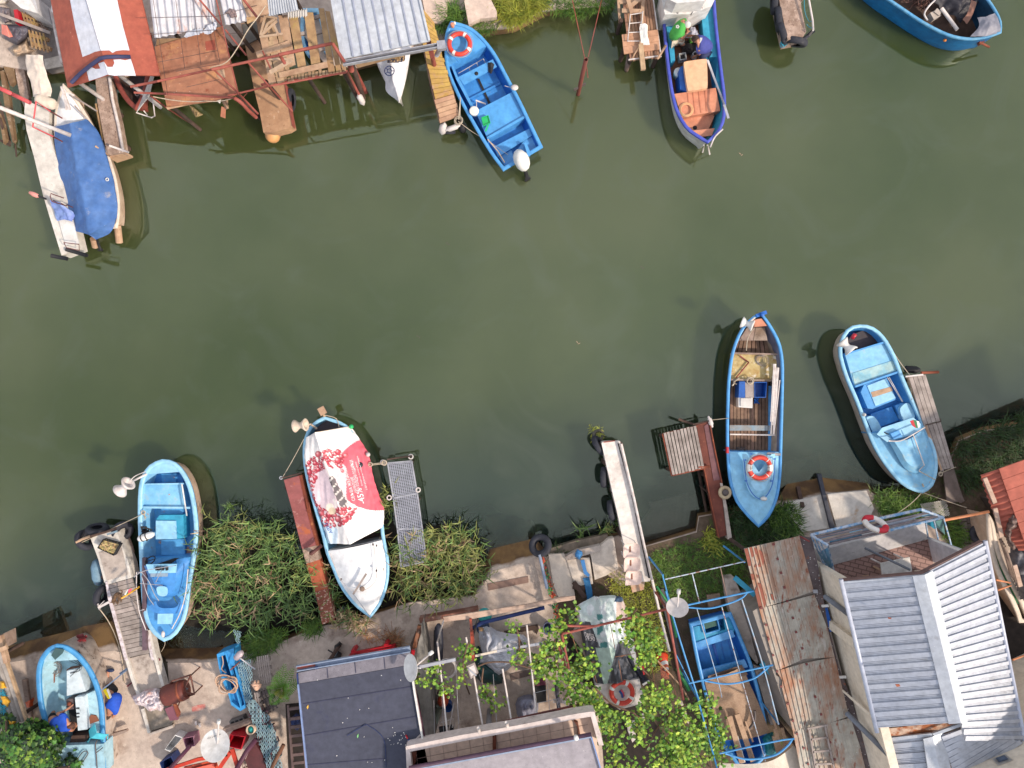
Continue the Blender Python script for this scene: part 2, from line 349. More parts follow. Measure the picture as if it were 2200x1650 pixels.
# banks
def bank_mat():
 m=mat('bank_concrete',(208,190,176),(184,166,155),.8,.35,.7,dirt=[((140,120,108),1.7,.56,.75),((112,92,78),14,.64,.73),((228,215,200),3,.6,.75)],rough=.92,bump=.6,bs=30)
 t=m.node_tree;N=t.nodes;K=t.links;b=N['Principled BSDF'];src=b.inputs['Base Color'].links[0].from_socket
 co=N.new('ShaderNodeNewGeometry');sx=N.new('ShaderNodeSeparateXYZ');K.new(co.outputs['Position'],sx.inputs[0])
 n=N.new('ShaderNodeTexNoise');n.inputs['Scale'].default_value=2;n.inputs['Detail'].default_value=6;K.new(co.outputs['Position'],n.inputs['Vector'])
 ad=N.new('ShaderNodeMath');ad.operation='MULTIPLY_ADD';K.new(n.outputs['Fac'],ad.inputs[0]);ad.inputs[1].default_value=.22;K.new(sx.outputs['Z'],ad.inputs[2])
 r=N.new('ShaderNodeMapRange');r.inputs[1].default_value=.50;r.inputs[2].default_value=.44;K.new(ad.outputs[0],r.inputs[0])
 mx=N.new('ShaderNodeMix');mx.data_type='RGBA';K.new(r.outputs[0],mx.inputs[0]);K.new(src,mx.inputs[6])
 m2=N.new('ShaderNodeMix');m2.data_type='RGBA';m2.inputs[6].default_value=c8(146,112,70,.7);m2.inputs[7].default_value=c8(98,72,48,.7)
 r4=N.new('ShaderNodeMapRange');r4.inputs[1].default_value=.4;r4.inputs[2].default_value=.6;K.new(n.outputs['Fac'],r4.inputs[0]);K.new(r4.outputs[0],m2.inputs[0])
 K.new(m2.outputs[2],mx.inputs[7]);K.new(mx.outputs[2],b.inputs['Base Color'])
 return m
BANK=bank_mat()
def bank(name,U,Lw,far,z=.45):
 mb=MB();u=[P(*q,z)for q in U];l=[P(*q,0)for q in Lw]
 n=len(u);l2=[]
 for i in range(n):
  d=l[i]-u[i];l2.append(l[i]+d*1.6)
 for i in range(n):l2[i].z=-.8
 b=[Ve((q.x,far,z))for q in u]
 rows=[b,u,l,l2]
 if far>0:rows=rows[::-1]
 vs=[p for r in rows for p in r]
 fs=[[i*n+j,i*n+j+1,(i+1)*n+j+1,(i+1)*n+j]for i in range(3)for j in range(n-1)]
 mb.add(vs,fs);o=mb.b(name,BANK,kind='structure')
 bm=bmesh.new();bm.from_mesh(o.data);bmesh.ops.recalc_face_normals(bm,faces=bm.faces)
 up=sum(f.normal.z*f.calc_area()for f in bm.faces)
 if up<0:bmesh.ops.reverse_faces(bm,faces=bm.faces)
 bm.to_mesh(o.data);bm.free();return o
LU=Q(-9000,2500,-600,1560,10,1425,165,1400,190,1405,245,1398,345,1425,450,1423,472,1418,590,1385,690,1345,760,1335,880,1295,1020,1280,1058,1228,1162,1198,1180,1195,1240,1180,1330,1152,1385,1174,1496,1142,1501,1110,1560,1100,1660,1092,1695,1088,1772,1064,1866,1054,1885,1066,1960,1065,2030,1012,2060,947,2110,927,2900,800,14000,-500)
LL=Q(-9000,2400,-600,1520,16,1388,164,1352,178,1346,242,1334,345,1394,450,1392,475,1390,586,1377,687,1338,758,1327,880,1287,1016,1268,1052,1180,1150,1156,1178,1190,1238,1175,1328,1142,1384,1167,1494,1134,1498,1103,1558,1092,1660,1082,1690,1040,1766,1026,1866,1038,1882,1058,1958,1056,2024,1004,2052,940,2105,918,2900,780,14000,-600)
bank('ground_south_bank',LU,LL,-300)
TU=Q(-9000,300,-600,180,0,140,60,150,130,146,250,172,400,120,520,95,640,60,700,140,765,146,905,106,945,92,990,66,1100,58,1160,24,1310,12,1330,-80,1400,-300,2900,-600,14000,-2500)
TL=Q(-9000,330,-600,200,0,160,60,165,132,158,252,182,402,130,522,105,642,72,702,148,767,152,909,112,950,98,1000,84,1105,70,1170,36,1318,22,1345,-75,1410,-295,2910,-590,14000,-2450)
bank('ground_north_bank',TU,TL,300)
# boat builder
class Boat:
 def __init__(s,t,p,left,right,zm=.62,zb=.8,zs=.66,n=30,fl=.8,rimw=.05,transom=False):
  s.t=t;s.n=n;s.fl=fl;s.rimw=rimw;s.tr=transom
  zf=lambda f:zm+(zb-zm)*max(0,1-f*2)**2+(zs-zm)*max(0,f*2-1)**2
  s.zf=zf
  L=rsm([p(x,y,zf(i/(len(left)-1)))for i,(x,y)in enumerate(left)],n)
  Rr=rsm([p(x,y,zf(i/(len(right)-1)))for i,(x,y)in enumerate(right)],n)
  for i in range(n):L[i].z=Rr[i].z=zf(i/(n-1))
  s.L=L;s.R=Rr
  s.bow=(L[0]+Rr[0])/2;s.st=(L[-1]+Rr[-1])/2
  s.ax=(s.st-s.bow);s.ax.z=0;s.len=s.ax.length;s.ax.normalize()
 def off(s,i,d,z,k=None):
  l=s.L[i];r=s.R[i];c=(l+r)/2;w=(l-r).length/2
  def inn(q,side):
   a=(s.L if side else s.R);j0=max(0,i-1);j1=min(s.n-1,i+1);tg=(a[j1]-a[j0]);tg.z=0
   if tg.length<1e-6:tg=s.ax.copy()
   tg.normalize();nrm=Ve((-tg.y,tg.x,0))
   if nrm.dot(c-q)<0:nrm=-nrm
   if i==0:nrm=s.ax.copy()
   if i==s.n-1:nrm=-s.ax.copy()if not s.tr else nrm
   if s.tr and i==s.n-1:
    v=q+nrm*d-s.ax*d;return v
   v=q+nrm*d
   cr=(c-q);cr.z=0
   if cr.length>1e-6 and(v-q).dot(cr.normalized())>cr.length:v=c+(v-q)-(cr.normalized()*(v-q).dot(cr.normalized()))
   return v
  a=inn(l,True);b=inn(r,False);a.z=b.z=z;return a,b
 def ringset(s,secs):
  rows=[]
  for d,zfun in secs:
   A=[];B=[]
   for i in range(s.n):
    z=zfun(i/(s.n-1));a,b=s.off(i,d,z);A.append(a);B.append(b)
   rows.append((A,B))
  return rows
 def shell(s,mb,secs,cap=True):
  rs=s.ringset(secs)
  mb.grid([r[0]for r in rs]);mb.grid([r[1]for r in rs])
  if s.tr and cap:
   mb.grid([[r[0][-1],r[1][-1]]for r in rs],False)
  return mb
 def hull(s,m,m2=None):
  f=s.fl;d=.0
  prof=lambda k:(lambda u:s.zf(u)*k)
  s.shell(MB(),[(0.0,lambda u:s.zf(u)-.01),(.03,lambda u:s.zf(u)-.1),(.12*f*1.2,lambda u:.35),(.22*f,lambda u:.12),(.34*f,lambda u:-.1),(.7*f,lambda u:-.3)]).b('hull',m,s.t)
  if m2:
   s.shell(MB(),[(-.012,lambda u:s.zf(u)-.03),(-.012,lambda u:s.zf(u)-.075),(.02,lambda u:s.zf(u)-.09)]).b('rubbing_strake',m2,s.t)
 def rim(s,m,w=None,h=.05,name='gunwale'):
  w=w or s.rimw
  s.shell(MB(),[(-.015,lambda u:s.zf(u)-h),(-.02,lambda u:s.zf(u)),(-.008,lambda u:s.zf(u)+.015),(w*.5,lambda u:s.zf(u)+.02),(w-.006,lambda u:s.zf(u)+.012),(w,lambda u:s.zf(u)-.004),(w,lambda u:s.zf(u)-h)]).b(name,m,s.t)
 def liner(s,m,floor=.22,fm=None,inset=.10,fname='floor'):
  w=s.rimw
  s.shell(MB(),[(w-.01,lambda u:s.zf(u)-.02),(w+.01,lambda u:s.zf(u)-.2),(w+inset,lambda u:floor)]).b('inner_side',m,s.t)
  A,B=s.ringset([(w+inset-.01,lambda u:floor)])[0]
  MB().grid([[A[i],(A[i]+B[i])/2,B[i]]for i in range(s.n)],False).b(fname,fm or m,s.t)
 def tt(s,q):return(q-s.bow).dot(s.ax)/s.len
 def deck(s,m,p,cut,z=-.01,camber=.05,inset=None,name='foredeck',bow=True,front=None,thick=.03):
  inset=s.rimw-.01 if inset is None else inset
  tc=s.tt(p(cut[0],cut[1],s.zf(.3)));rows=[]
  for i in range(s.n):
   a,b=s.off(i,inset,0)
   u=s.tt((a+b)/2)
   if(u<=tc)if bow else(u>=tc):rows.append((i,a,b))
  def atcut():
   for i in range(s.n-1):
    a,b=s.off(i,inset,0);c,d=s.off(i+1,inset,0)
    u0=s.tt((a+b)/2);u1=s.tt((c+d)/2)
    if(u0-tc)*(u1-tc)<=0 and abs(u1-u0)>1e-6:
     f=(tc-u0)/(u1-u0);return(i+f,a.lerp(c,f),b.lerp(d,f))
  e=atcut()
  if e:rows=(rows+[e])if bow else([e]+rows)
  g=[]
  for(i,a,b)in rows:
   zz=s.zf(i/(s.n-1))+z;w=(a-b).length;row=[]
   for k in range(9):
    f=k/8;q=a.lerp(b,f);q.z=zz+camber*min(1,w/.9)*(1-(2*f-1)**2);row.append(q)
   g.append(row)
  mb=MB();mb.grid(g)
  edge=g[-1]if bow else g[0]
  mb.grid([edge,[Ve((q.x,q.y,q.z-thick))for q in edge]],False)
  return mb.b(name,m,s.t)
 def bulk(s,m,p,cut,z0=.2,name='bulkhead',dz=-.02):
  tc=s.tt(p(cut[0],cut[1],s.zf(.3)))
  for i in range(s.n-1):
   a,b=s.off(i,s.rimw-.01,0);c,d=s.off(i+1,s.rimw-.01,0);u0=s.tt((a+b)/2);u1=s.tt((c+d)/2)
   if(u0-tc)*(u1-tc)<=0 and abs(u1-u0)>1e-6:
    f=(tc-u0)/(u1-u0);A=a.lerp(c,f);B=b.lerp(d,f);z=s.zf((i+f)/(s.n-1))+dz;A.z=B.z=z
    SL([A+s.ax*.015,B+s.ax*.015,B-s.ax*.015,A-s.ax*.015],drop=z0).b(name,m,s.t);return
def railing(t,p,pts,z,m,r=.012,posts=(),zb=.6,name='rail'):
 mb=MB();mb.tube(rsm([p(q[0],q[1],q[2]if len(q)>2 else z)for q in pts],max(8,len(pts)*4)),r,6)
 for q in posts:mb.tube([p(q[0],q[1],zb),p(q[0],q[1],z)],r,5)
 return mb.b(name,m,t)
def lifebuoy(loc,R=.3,r=.07,label='',n=4,rot=.4,ax=(0,0,1),base=RINGR,band=RINGW,bw=.13,group=None,arcs=None):
 t=TH('lifebuoy',label,'lifebuoy',loc,group);M=XF(loc,ax,1,rot)
 MB().torus(M,R,r,36,10).b('ring',base,t)
 for k in range(n):
  a=2*math.pi*k/n+math.pi/n;w=bw if arcs is None else arcs
  MB().torus(M,R,r+.005,6,10,a-w,a+w).b('band',band,t)
 pts=[]
 for k in range(24):
  a=2*math.pi*k/24;rr=R+r+.012+.02*abs(math.sin(a*2+.8));pts.append(M@Ve((rr*math.cos(a+rot*0),rr*math.sin(a),0)))
 TUB(pts,.007,5,True).b('grab_line',ROPE,t)
 return t
def spool(parent,c,ax,s=1.0,m=WH,arm=None,mb_arm=None,name='net_drum'):
 M=XF(c,ax,s)
 LA(Q(.02,-.17,.15,-.165,.165,-.15,.13,-.1,.085,-.04,.075,0,.085,.04,.13,.1,.165,.15,.15,.165,.09,.15,.06,.06,.02,.05),M,24).b(name,m,parent)
 if arm is not None:
  b=MB();b.tube([M@Ve((0,0,0)),arm[0]],.022,8)
  for a,b2 in zip(arm[:-1],arm[1:]):b.tube([a,b2],.028,8)
  b.b('winch_arm',mb_arm or m,parent)
def tyre(c,ax,R=.26,r=.09,label='',group='tyres hung as fenders',m=None,tp=None):
 M=XF(c,ax);t=MB();n=24
 pr=[(R-r*.95,-r*.75),(R-.0*r,-r*.95),(R+r*.7,-r*.85),(R+r*.95,-r*.5),(R+r,0),(R+r*.95,r*.5),(R+r*.7,r*.85),(R,r*.95),(R-r*.95,r*.75),(R-r*.7,r*.55),(R+r*.3,r*.5),(R+r*.5,0),(R+r*.3,-r*.5),(R-r*.7,-r*.55),(R-r*.95,-r*.75)]
 t.lathe(pr,M,n,cap=False)
 return t.b('tyre',m or TYRE,None,label,'tyre',group)
def text(s,a,b,name,m,parent,bvh=None,dz=.006,h=None,flip=False,th=0.0,align=None):
 cu=bpy.data.curves.new('lettering','FONT');cu.body=s;cu.size=1;cu.resolution_u=2
 ob=bpy.data.objects.new('tmp',cu);C.objects.link(ob);dg=bpy.context.evaluated_depsgraph_get()
 me=bpy.data.meshes.new_from_object(ob.evaluated_get(dg));bpy.data.objects.remove(ob)
 if not me.vertices:return None
 xs=[v.co.x for v in me.vertices];ys=[v.co.y for v in me.vertices];x0=min(xs);w=max(xs)-x0;y0=0.0;hh=max(ys)-min(ys)
 d=Ve(b)-Ve(a);k=d.length/w;d.normalize();up=Ve((0,0,1)).cross(d).normalized()
 ky=(h/hh)if h else k
 mb=MB();vs=[]
 for v in me.vertices:
  q=Ve(a)+d*((v.co.x-x0)*k)+up*((v.co.y-y0)*ky)
  if bvh:
   hit=bvh.ray_cast(Ve((q.x,q.y,9)),Ve((0,0,-1)))
   if hit[0]:q.z=hit[0].z
  q.z+=dz;vs.append(q)
 mb.add(vs,[list(f.vertices)for f in me.polygons]);bpy.data.meshes.remove(me)
 return mb.b(name,m,parent)
def sidetext(s,a,b,up,name,m,parent,h):
 cu=bpy.data.curves.new('lettering','FONT');cu.body=s;cu.size=1;cu.resolution_u=2
 ob=bpy.data.objects.new('tmp',cu);C.objects.link(ob);dg=bpy.context.evaluated_depsgraph_get()
 me=bpy.data.meshes.new_from_object(ob.evaluated_get(dg));bpy.data.objects.remove(ob)
 xs=[v.co.x for v in me.vertices];ys=[v.co.y for v in me.vertices];x0=min(xs);w=max(xs)-x0;hh=max(ys)
 d=Ve(b)-Ve(a);k=d.length/w;d.normalize();up=Ve(up).normalized()
 mb=MB();mb.add([Ve(a)+d*((v.co.x-x0)*k)+up*(v.co.y*h/hh)for v in me.vertices],[list(f.vertices)for f in me.polygons]);bpy.data.meshes.remove(me)
 return mb.b(name,m,parent)
def bvh_of(mb):return BVHTree.FromPolygons([tuple(v)for v in mb.v],mb.f)
def fender(a,b,r=.07,label='',m=WH,group='fenders hung on the jetties',cat='fender'):
 a=Ve(a);b=Ve(b);L_=(b-a).length;M=XF(a,b-a)
 return LA([(.015,-.05),(.03,-.03),(r*.5,0),(r,r*.7),(r,L_-r*.7),(r*.5,L_),(.03,L_+.03),(.015,L_+.05)],M,14).t('fender',m,label,cat,group)
BLK=mat('black_print',(28,30,44),bump=0)
# B1 blue boat with lifebuoy (top centre)
p=ZE
t=TH('motorboat','bright blue open boat with lifebuoy on its foredeck and white outboard motor','boat',p(640,800,0),'fishing boats in the creek')
b=Boat(t,p,Q(285,190,245,290,234,420,250,620,345,850,470,1080,620,1330,748,1508),Q(285,190,430,235,545,320,670,470,790,690,900,900,1010,1130,1092,1302),zm=.6,zb=.78,zs=.58,transom=True,rimw=.07,fl=.75)
b.hull(BLUED);b.rim(BLUE,h=.07);b.liner(BLUED,.2,BLUEM)
b.deck(BLUE,p,(400,510),camber=.03);b.bulk(BLUE,p,(400,510))
PR(p,Q(345,548,352,552,302,488,296,482),.80,.79).b('deck_seam',BLUED,t)
PR(p,Q(350,682,655,525,690,590,398,752),.56,.52).b('thwart',BLUE,t)
PR(p,Q(500,985,855,800,945,1020,600,1210),.50,.2).b('locker',BLUE,t)
PR(p,Q(600,1215,940,1020,955,1035,610,1235),.56,.2).b('bulkhead',BLUE,t)
PR(p,Q(665,1300,985,1135,1010,1195,700,1390),.42,.38).b('thwart',BLUE,t)
PR(p,Q(840,1370,1000,1330,1060,1300,1015,1200,930,1245),.36,.2).b('stern_box',BLUE,t)
PR(p,Q(705,1390,820,1330,850,1430,760,1470),.34,.2).b('stern_box',BLUE,t)
mb=MB()
for q in(Q(280,570,300,565,345,680,328,692),Q(325,690,350,680,490,955,470,965)):mb.pr(p,q,.6,.25)
mb.b('side_bench',BLUE,t)
BA(p(525,700,.23),p(630,925,.23),.06,.03).b('keel_board',BK,t)
BA(p(430,890,.24),p(720,740,.24),.05,.05).b('floor_rib',BLUEM,t)
mb=MB()
for a,c in(((350,650),(570,520)),((570,520),(595,570)),((510,555),(530,600)),((440,595),(460,640))):mb.tube([p(*a,.42),p(*c,.42)],.012)
mb.b('metal_frame',SE,t)
PR(p,Q(930,1270,950,1262,990,1350,960,1365),.62,.3).b('motor_bracket',BLUE,t)
LA(Q(.0,0,.05,.0,.05,.01,.0,.012),XF(p(510,652,.56)),12).b('drain_cap',BK,t)
lifebuoy(p(360,390,.86),.265,.058,'red lifebuoy with white bands on the blue foredeck of the boat by the yellow pier',rot=.25)
t2=t
o=TH('outboard_motor','outboard motor under a white cover on the stern of the bright blue boat','outboard motor',p(890,1400,.5))
LA(Q(.02,0,.14,.02,.19,.12,.2,.3,.16,.42,.08,.47,0,.48),XF(p(890,1400,.55),(.25,-.55,.9))@Matrix.Scale(1.45,4,(0,1,0)),12).b('cover',RINGW,o)
TUB([p(925,1480,.6),p(945,1530,.3),p(955,1580,-.05)],.045,8).box(p(955,1560,.1),.1,.2,.04,.3).box(p(962,1590,.06),.16,.05,.1,.5).b('drive_leg',BK,o)
g=MB();g.pr(p,Q(555,1045,615,1025,632,1090,572,1115),.58,.56)
for a,c in(((555,1045),(615,1025)),((615,1025),(632,1090)),((632,1090),(572,1115)),((572,1115),(555,1045))):g.bar(p(*a,.59),p(*c,.59),.012,.06)
g.bar(p(615,1105,.57),p(590,1165,.57),.035,.03);g.t('bailer_scoop',GREENP,'green plastic bailer scoop on the blue locker of the boat','scoop')
LA(Q(.1,0,.12,.16,.125,.17,.11,.175,0,.18),XF(p(492,1003,.52)),20).t('bucket',RINGW,'round white lidded tub on the port side of the bright blue boat','tub')
mb=MB();mb.tube([p(760,760,.6)+Ve((0,0,0)),p(845,785,.6)],.01)
mb.b('rowlock',SE,t)
LA(Q(.05,0,.075,.02,.075,.05,.04,.08,0,.085),XF(p(848,780,.62))@Matrix.Scale(1.3,4,(1,0,0)),14).b('fender_float',WT,t)
LO([Y(p,.58,610,560,615,640),[p(640,548,.66),p(640,655,.64)],Y(p,.58,668,570,650,640)],12,4,.03,14).t('glove',BK,'crumpled black glove on the forward thwart of the bright blue boat','glove')
TUB([p(510,885,.5),p(510,960,.4),p(525,970,.3)],.012).tube(Y(p,.5,505,890,590,920),.022).b('tiller_grip',WT,t)
LA(Q(.03,0,.045,.03,.05,.16,.03,.17),XF(p(300,240,.82)),12).b('bow_post',SALM,t);LA(Q(.03,0,.03,.1,0,.1),XF(p(318,215,.86)),8).b('bow_light',WH,t)
MB().rope(p(350,1075,.6),p(590,1235,.6),.009,.1).t('mooring_line',ROPE,'thin mooring line from the yellow pier post to the bright blue boat','rope','mooring lines')
MB().rope(p(610,1240,.62),p(790,1370,.6),.006,.05).tube([p(610,1235,.64),p(700,1340,.63),p(760,1440,.6)],.014).b('tiller_line',ROPE,t)
# B2 violet boat with two people
p=ZF
t=TH('fishing_boat','violet-edged fishing boat with a white cabin where two people sort the catch','boat',p(850,700,0),'fishing boats in the creek')
b=Boat(t,p,Q(1012,1405,900,1345,790,1260,700,1100,650,900,615,650,590,400,565,100,548,-200,560,-500),Q(1012,1405,1110,1310,1170,1180,1180,980,1160,780,1130,520,1100,250,1080,0,1060,-200,1020,-500),zm=.72,zb=.95,zs=.8,transom=True,rimw=.06,fl=.5)
b.hull(WH,PURP);b.rim(PURP);b.liner(TEAL,.25,BROWNF)
PR(p,Q(660,-500,1010,-500,1078,0,1050,60,835,140,590,140,555,0),1.25,.4).b('cabin',WH,t)
PR(p,Q(700,-500,960,-500,985,10,700,30,620,-10),1.75,1.25).b('cabin_top',WH,t)
mb=MB()
for q in(Q(680,60,705,58,700,75,690,70),Q(740,50,755,48,765,62,750,60),Q(700,125,725,122,720,133,708,131),Q(880,40,893,38,885,65,881,58)):mb.pr(p,q,1.26,1.2)
mb.pr(p,Q(845,138,930,0,936,2,851,140),1.256,1.2);mb.split('cabin_mark',BK,t)
mb=MB()
for k in range(8):
 x,y=950+rnd()*22,45+rnd()*38;mb.bar(p(x,y,1.256),p(x+rnd()*22,y+rnd()*18,1.256),.03,.006)
mb.b('red_emblem',mat('emblem_red',(150,70,70)),t)
PR(p,Q(590,150,660,160,690,600,650,620),.62,.25).b('side_bench',TEAL,t)
PR(p,Q(945,100,1050,80,1120,560,990,560),.62,.25).b('side_bench',TEAL,t)
PR(p,Q(1085,860,1130,870,1140,560,1105,560),.6,.25).b('side_bench',TEAL,t)
s=PR(p,Q(682,925,1090,865,1135,1090,755,1155),.66,.25);s.b('fish_hold',SALM,t)
mb=MB()
for(a,c)in(((812,920),(835,1130)),((865,905),(888,1120)),((920,900),(945,1110)),((985,895),(1000,1095))):mb.bar(p(*a,.665),p(*c,.665),.022,.012)
mb.b('hold_slats',mat('salmon_dark',(200,125,95)),t)
PR(p,Q(755,1158,1065,1115,1075,1150,1010,1290,835,1290,790,1220),.45,.4).b('foredeck',SALM,t)
PR(p,Q(830,1290,1080,1262,1050,1335,920,1350),.72,.66).b('bow_thwart',SALM,t)
LA(Q(.055,0,.055,.006,0,.007),XF(p(885,1258,.45)),14).b('drain_hole',BK,t)
mb=MB()
for a in range(3):mb.torus(XF(p(800,1080,.69+.012*a),(0,0,1)),.18-.02*a,.009,24,5)
mb.b('rope_coil',mat('peach_rope',(240,190,140)),None,'coil of peach rope on the salmon fish hold','rope coil')
TUB([p(975,1430,.7),p(960,1500,.1)],.02).tube([p(1010,1430,.7),p(1030,1520,.05)],.02).b('stem_iron',WT,t)
TUB(rsm([p(1160,1272,.95),p(1080,1350,.95),p(1035,1450,.9)],8),.02).b('bow_rail',WT,t)
t=TH('cooler_box','large blue fish box with a peach coloured lid amidships in the violet-edged boat','box',p(880,780,.3))
PR(p,Q(745,655,1000,590,1003,860,825,900,740,880,725,700),.72,.27).b('box_body',BLUB,t)
mb=MB();pts=rsm([p(x,y,.86)for x,y in((795,605),(980,580),(1000,600),(1008,720),(1008,860),(990,872),(835,895),(815,885),(790,740),(778,620))],40,True)[:-1];mb.slab(pts,.12);mb.b('lid',PEACH,t)
LA(Q(.1,0,.125,.25,.12,.26,0,.262),XF(p(703,750,.3)),20).t('bucket',RINGW,'white bucket with lid beside the blue cooler box in the violet-edged boat','bucket')
def bin_(p,pts,z0,z1,m,label,cat='box',name='fish_box',fill=None,w=.015,parent=None,group=None):
 if parent is None:t=TH(name,label,cat,p(pts[0][0],pts[0][1],z0),group)
 mb=MB();q=[p(x,y,z1)for x,y in pts];c=sum(q,Ve())/len(q);n=len(q)
 inn=[v+(c-v).normalized()*w*1.6 for v in q]
 for i in range(n):
  j=(i+1)%n;mb.slab([q[i],q[j],inn[j],inn[i]],drop=z0)
 mb.slab([v-Ve((0,0,z1-z0-.02))for v in inn],.015)
 mb.b('walls',m,t)
 if fill:SL([v-Ve((0,0,(z1-z0)*.45))for v in inn],.02).b('contents',fill,t)
 return t
FISH=mat('dark_mussels',(48,34,38),(20,14,18),14,.4,.6,dirt=[((150,130,130),22,.66,.72)],rough=.35,bump=.8,bs=60)
SHELL=mat('shell_mix',(120,100,60),(60,50,34),30,.45,.55,dirt=[((225,210,150),36,.55,.6)],bump=1,bs=60)
bin_(p,Q(660,150,852,145,845,225,672,235),.3,.62,mat('cyan_crate',(30,150,190)),'cyan plastic crate of dark mussels under the cabin of the violet-edged boat','crate',fill=FISH)
bin_(p,Q(728,525,795,515,805,580,738,592),.28,.5,mat('clear_tub',(200,200,200),rough=.3),'clear plastic tub of dark catch on the floor between the two people','tub',fill=FISH,group=None)
bin_(p,Q(860,525,885,500,930,520,895,580),.28,.5,mat('clear_tub',(200,200,200)),'second clear tub near the knees of the person in the blue shirt','tub',fill=FISH)
mb=MB()
for k in range(260):
 a=rnd(0,6.28);r=random.random()**.6;x=830+r*75*math.cos(a);y=470+r*70*math.sin(a)
 mb.box(p(x,y,.29+.09*(1-r)+rnd(0,.02)),.05,.025,.02,rnd(0,3))
mb.t('mussel_pile',FISH,'heap of dark mussels on the boat floor between the two people','mussels')
LO([[p(840,270,.5),p(880,265,.5),p(905,300,.45)],[p(825,310,.56),p(870,320,.62),p(915,345,.5)],[p(790,370,.4),p(850,380,.5),p(900,390,.4)]],20,8,.08,11).b('plastic_sack',mat('clear_sack',(190,190,205),rough=.3),None,'translucent plastic sack bunched between the person in green and the person in blue','sack')
bin_(p,Q(835,365,890,355,895,400,845,410),.28,.45,mat('lime_bowl',(110,190,80)),'small lime green basin in front of the person in the blue shirt','basin')
mb=MB()
for d in(0,16,30):mb.tube([p(1000+d*.5,590,.75),p(1080+d*.4,800,.78),p(1170+d*.3,1030,.98)],.014)
mb.bar(p(1172,1030,1.0),p(1215,1165,1.0),.06,.02);mb.t('oars',SE,'bundle of grey oars along the starboard side of the violet-edged boat','oars')
# B3 top right blue boat
p=ZG
t=TH('fishing_boat','deep blue wooden boat with a battered grey bow cover moored at the top right','boat',p(1600,-100,0),'fishing boats in the creek')
b=Boat(t,p,Q(2018,258,1900,300,1760,318,1600,285,1420,190,1240,70,1060,-60,900,-220,800,-420),Q(2018,258,2010,180,1960,80,1890,-20,1780,-160,1600,-330,1380,-480,1100,-560,900,-560),zm=.75,zb=1.0,zs=.8,transom=True,rimw=.07,fl=.35)
CY=mat('boat_cyan_blue',(18,125,190),(12,105,170),3,.35,.7,dirt=[((90,160,190),9,.64,.74)],rough=.45)
b.hull(CY,CY);b.rim(mat('white_blue_rim',(120,180,215),(70,150,205),6),w=.05);b.liner(mat('inner_blue',(20,75,110),(14,50,80),4),.25,DW)
s=LO([[p(1780,285,.95),p(1850,200,1.0),p(1830,140,.95)],[p(1900,285,1.0),p(1930,200,1.1),p(1900,130,1.0)],[p(2012,258,1.0),p(2010,190,1.03),p(1975,100,1.0)]],24,10,.04,5);s.b('bow_cover',mat('grey_canvas',(150,150,162),(120,120,134),3),t)
mb=LO([[p(1480,10,.6),p(1600,100,.5),p(1700,180,.5)],[p(1560,-80,.7),p(1660,30,.7),p(1760,90,.6)],[p(1700,-100,.6),p(1760,-20,.7),p(1840,20,.6)]],26,10,.1,6);mb.b('black_sheet',mat('black_tarp',(52,50,60),(34,32,42),4),None,'dark tarpaulin bundled over gear inside the deep blue boat','tarpaulin')
mb=LO([[p(1790,-10,.75),p(1760,90,.75),p(1720,150,.7)],[p(1830,20,.85),p(1800,110,.8),p(1750,190,.7)]],20,6,.05,6);mb.b('brown_cloth',mat('brown_cloth',(150,105,88)),None,'brown cloth draped at the bow inside the deep blue boat','cloth')
MB().box(p(1490,125,.55),.22,.2,.18,.5).box(p(1510,105,.6),.12,.16,.16,.9).t('stone_weight',CONC,'rough grey stone block inside the deep blue boat','stone')
TUB([p(1550,65,.7),p(1675,235,.75)],.045,10).t('white_pipe',WT,'thick white pipe out of the bow of the deep blue boat','pipe')
TUB(rsm([p(1500,0,.9),p(1450,50,.9),p(1415,110,.85),p(1440,160,.8)],12),.022,6).b('bent_rail',WT,t)
mb=MB()
for k in range(60):
 x,y=spo(Q(1230,-40,1440,-30,1480,30,1400,80,1330,30));mb.tube([p(x,y,rnd(.4,.6)),p(x+rnd()*40,y+rnd()*30,rnd(.4,.65)),p(x+rnd()*60,y+rnd()*40,rnd(.4,.6))],.012,4)
mb.b('fishing_net',mat('brown_net',(110,70,60),(60,40,36),10),None,'tangled brown net heaped in the deep blue boat','net')
TUB([p(1845,330,.6),p(1925,370,.25)],.03).box(p(1860,335,.5),.15,.08,.08,.6).b('rudder_iron',RUST,t)
LA(Q(0,-.04,.035,-.02,.04,0,.03,.03,0,.04),XF(p(1577,317,.55)),12).b('orange_float',mat('orange',(235,140,60)),t)
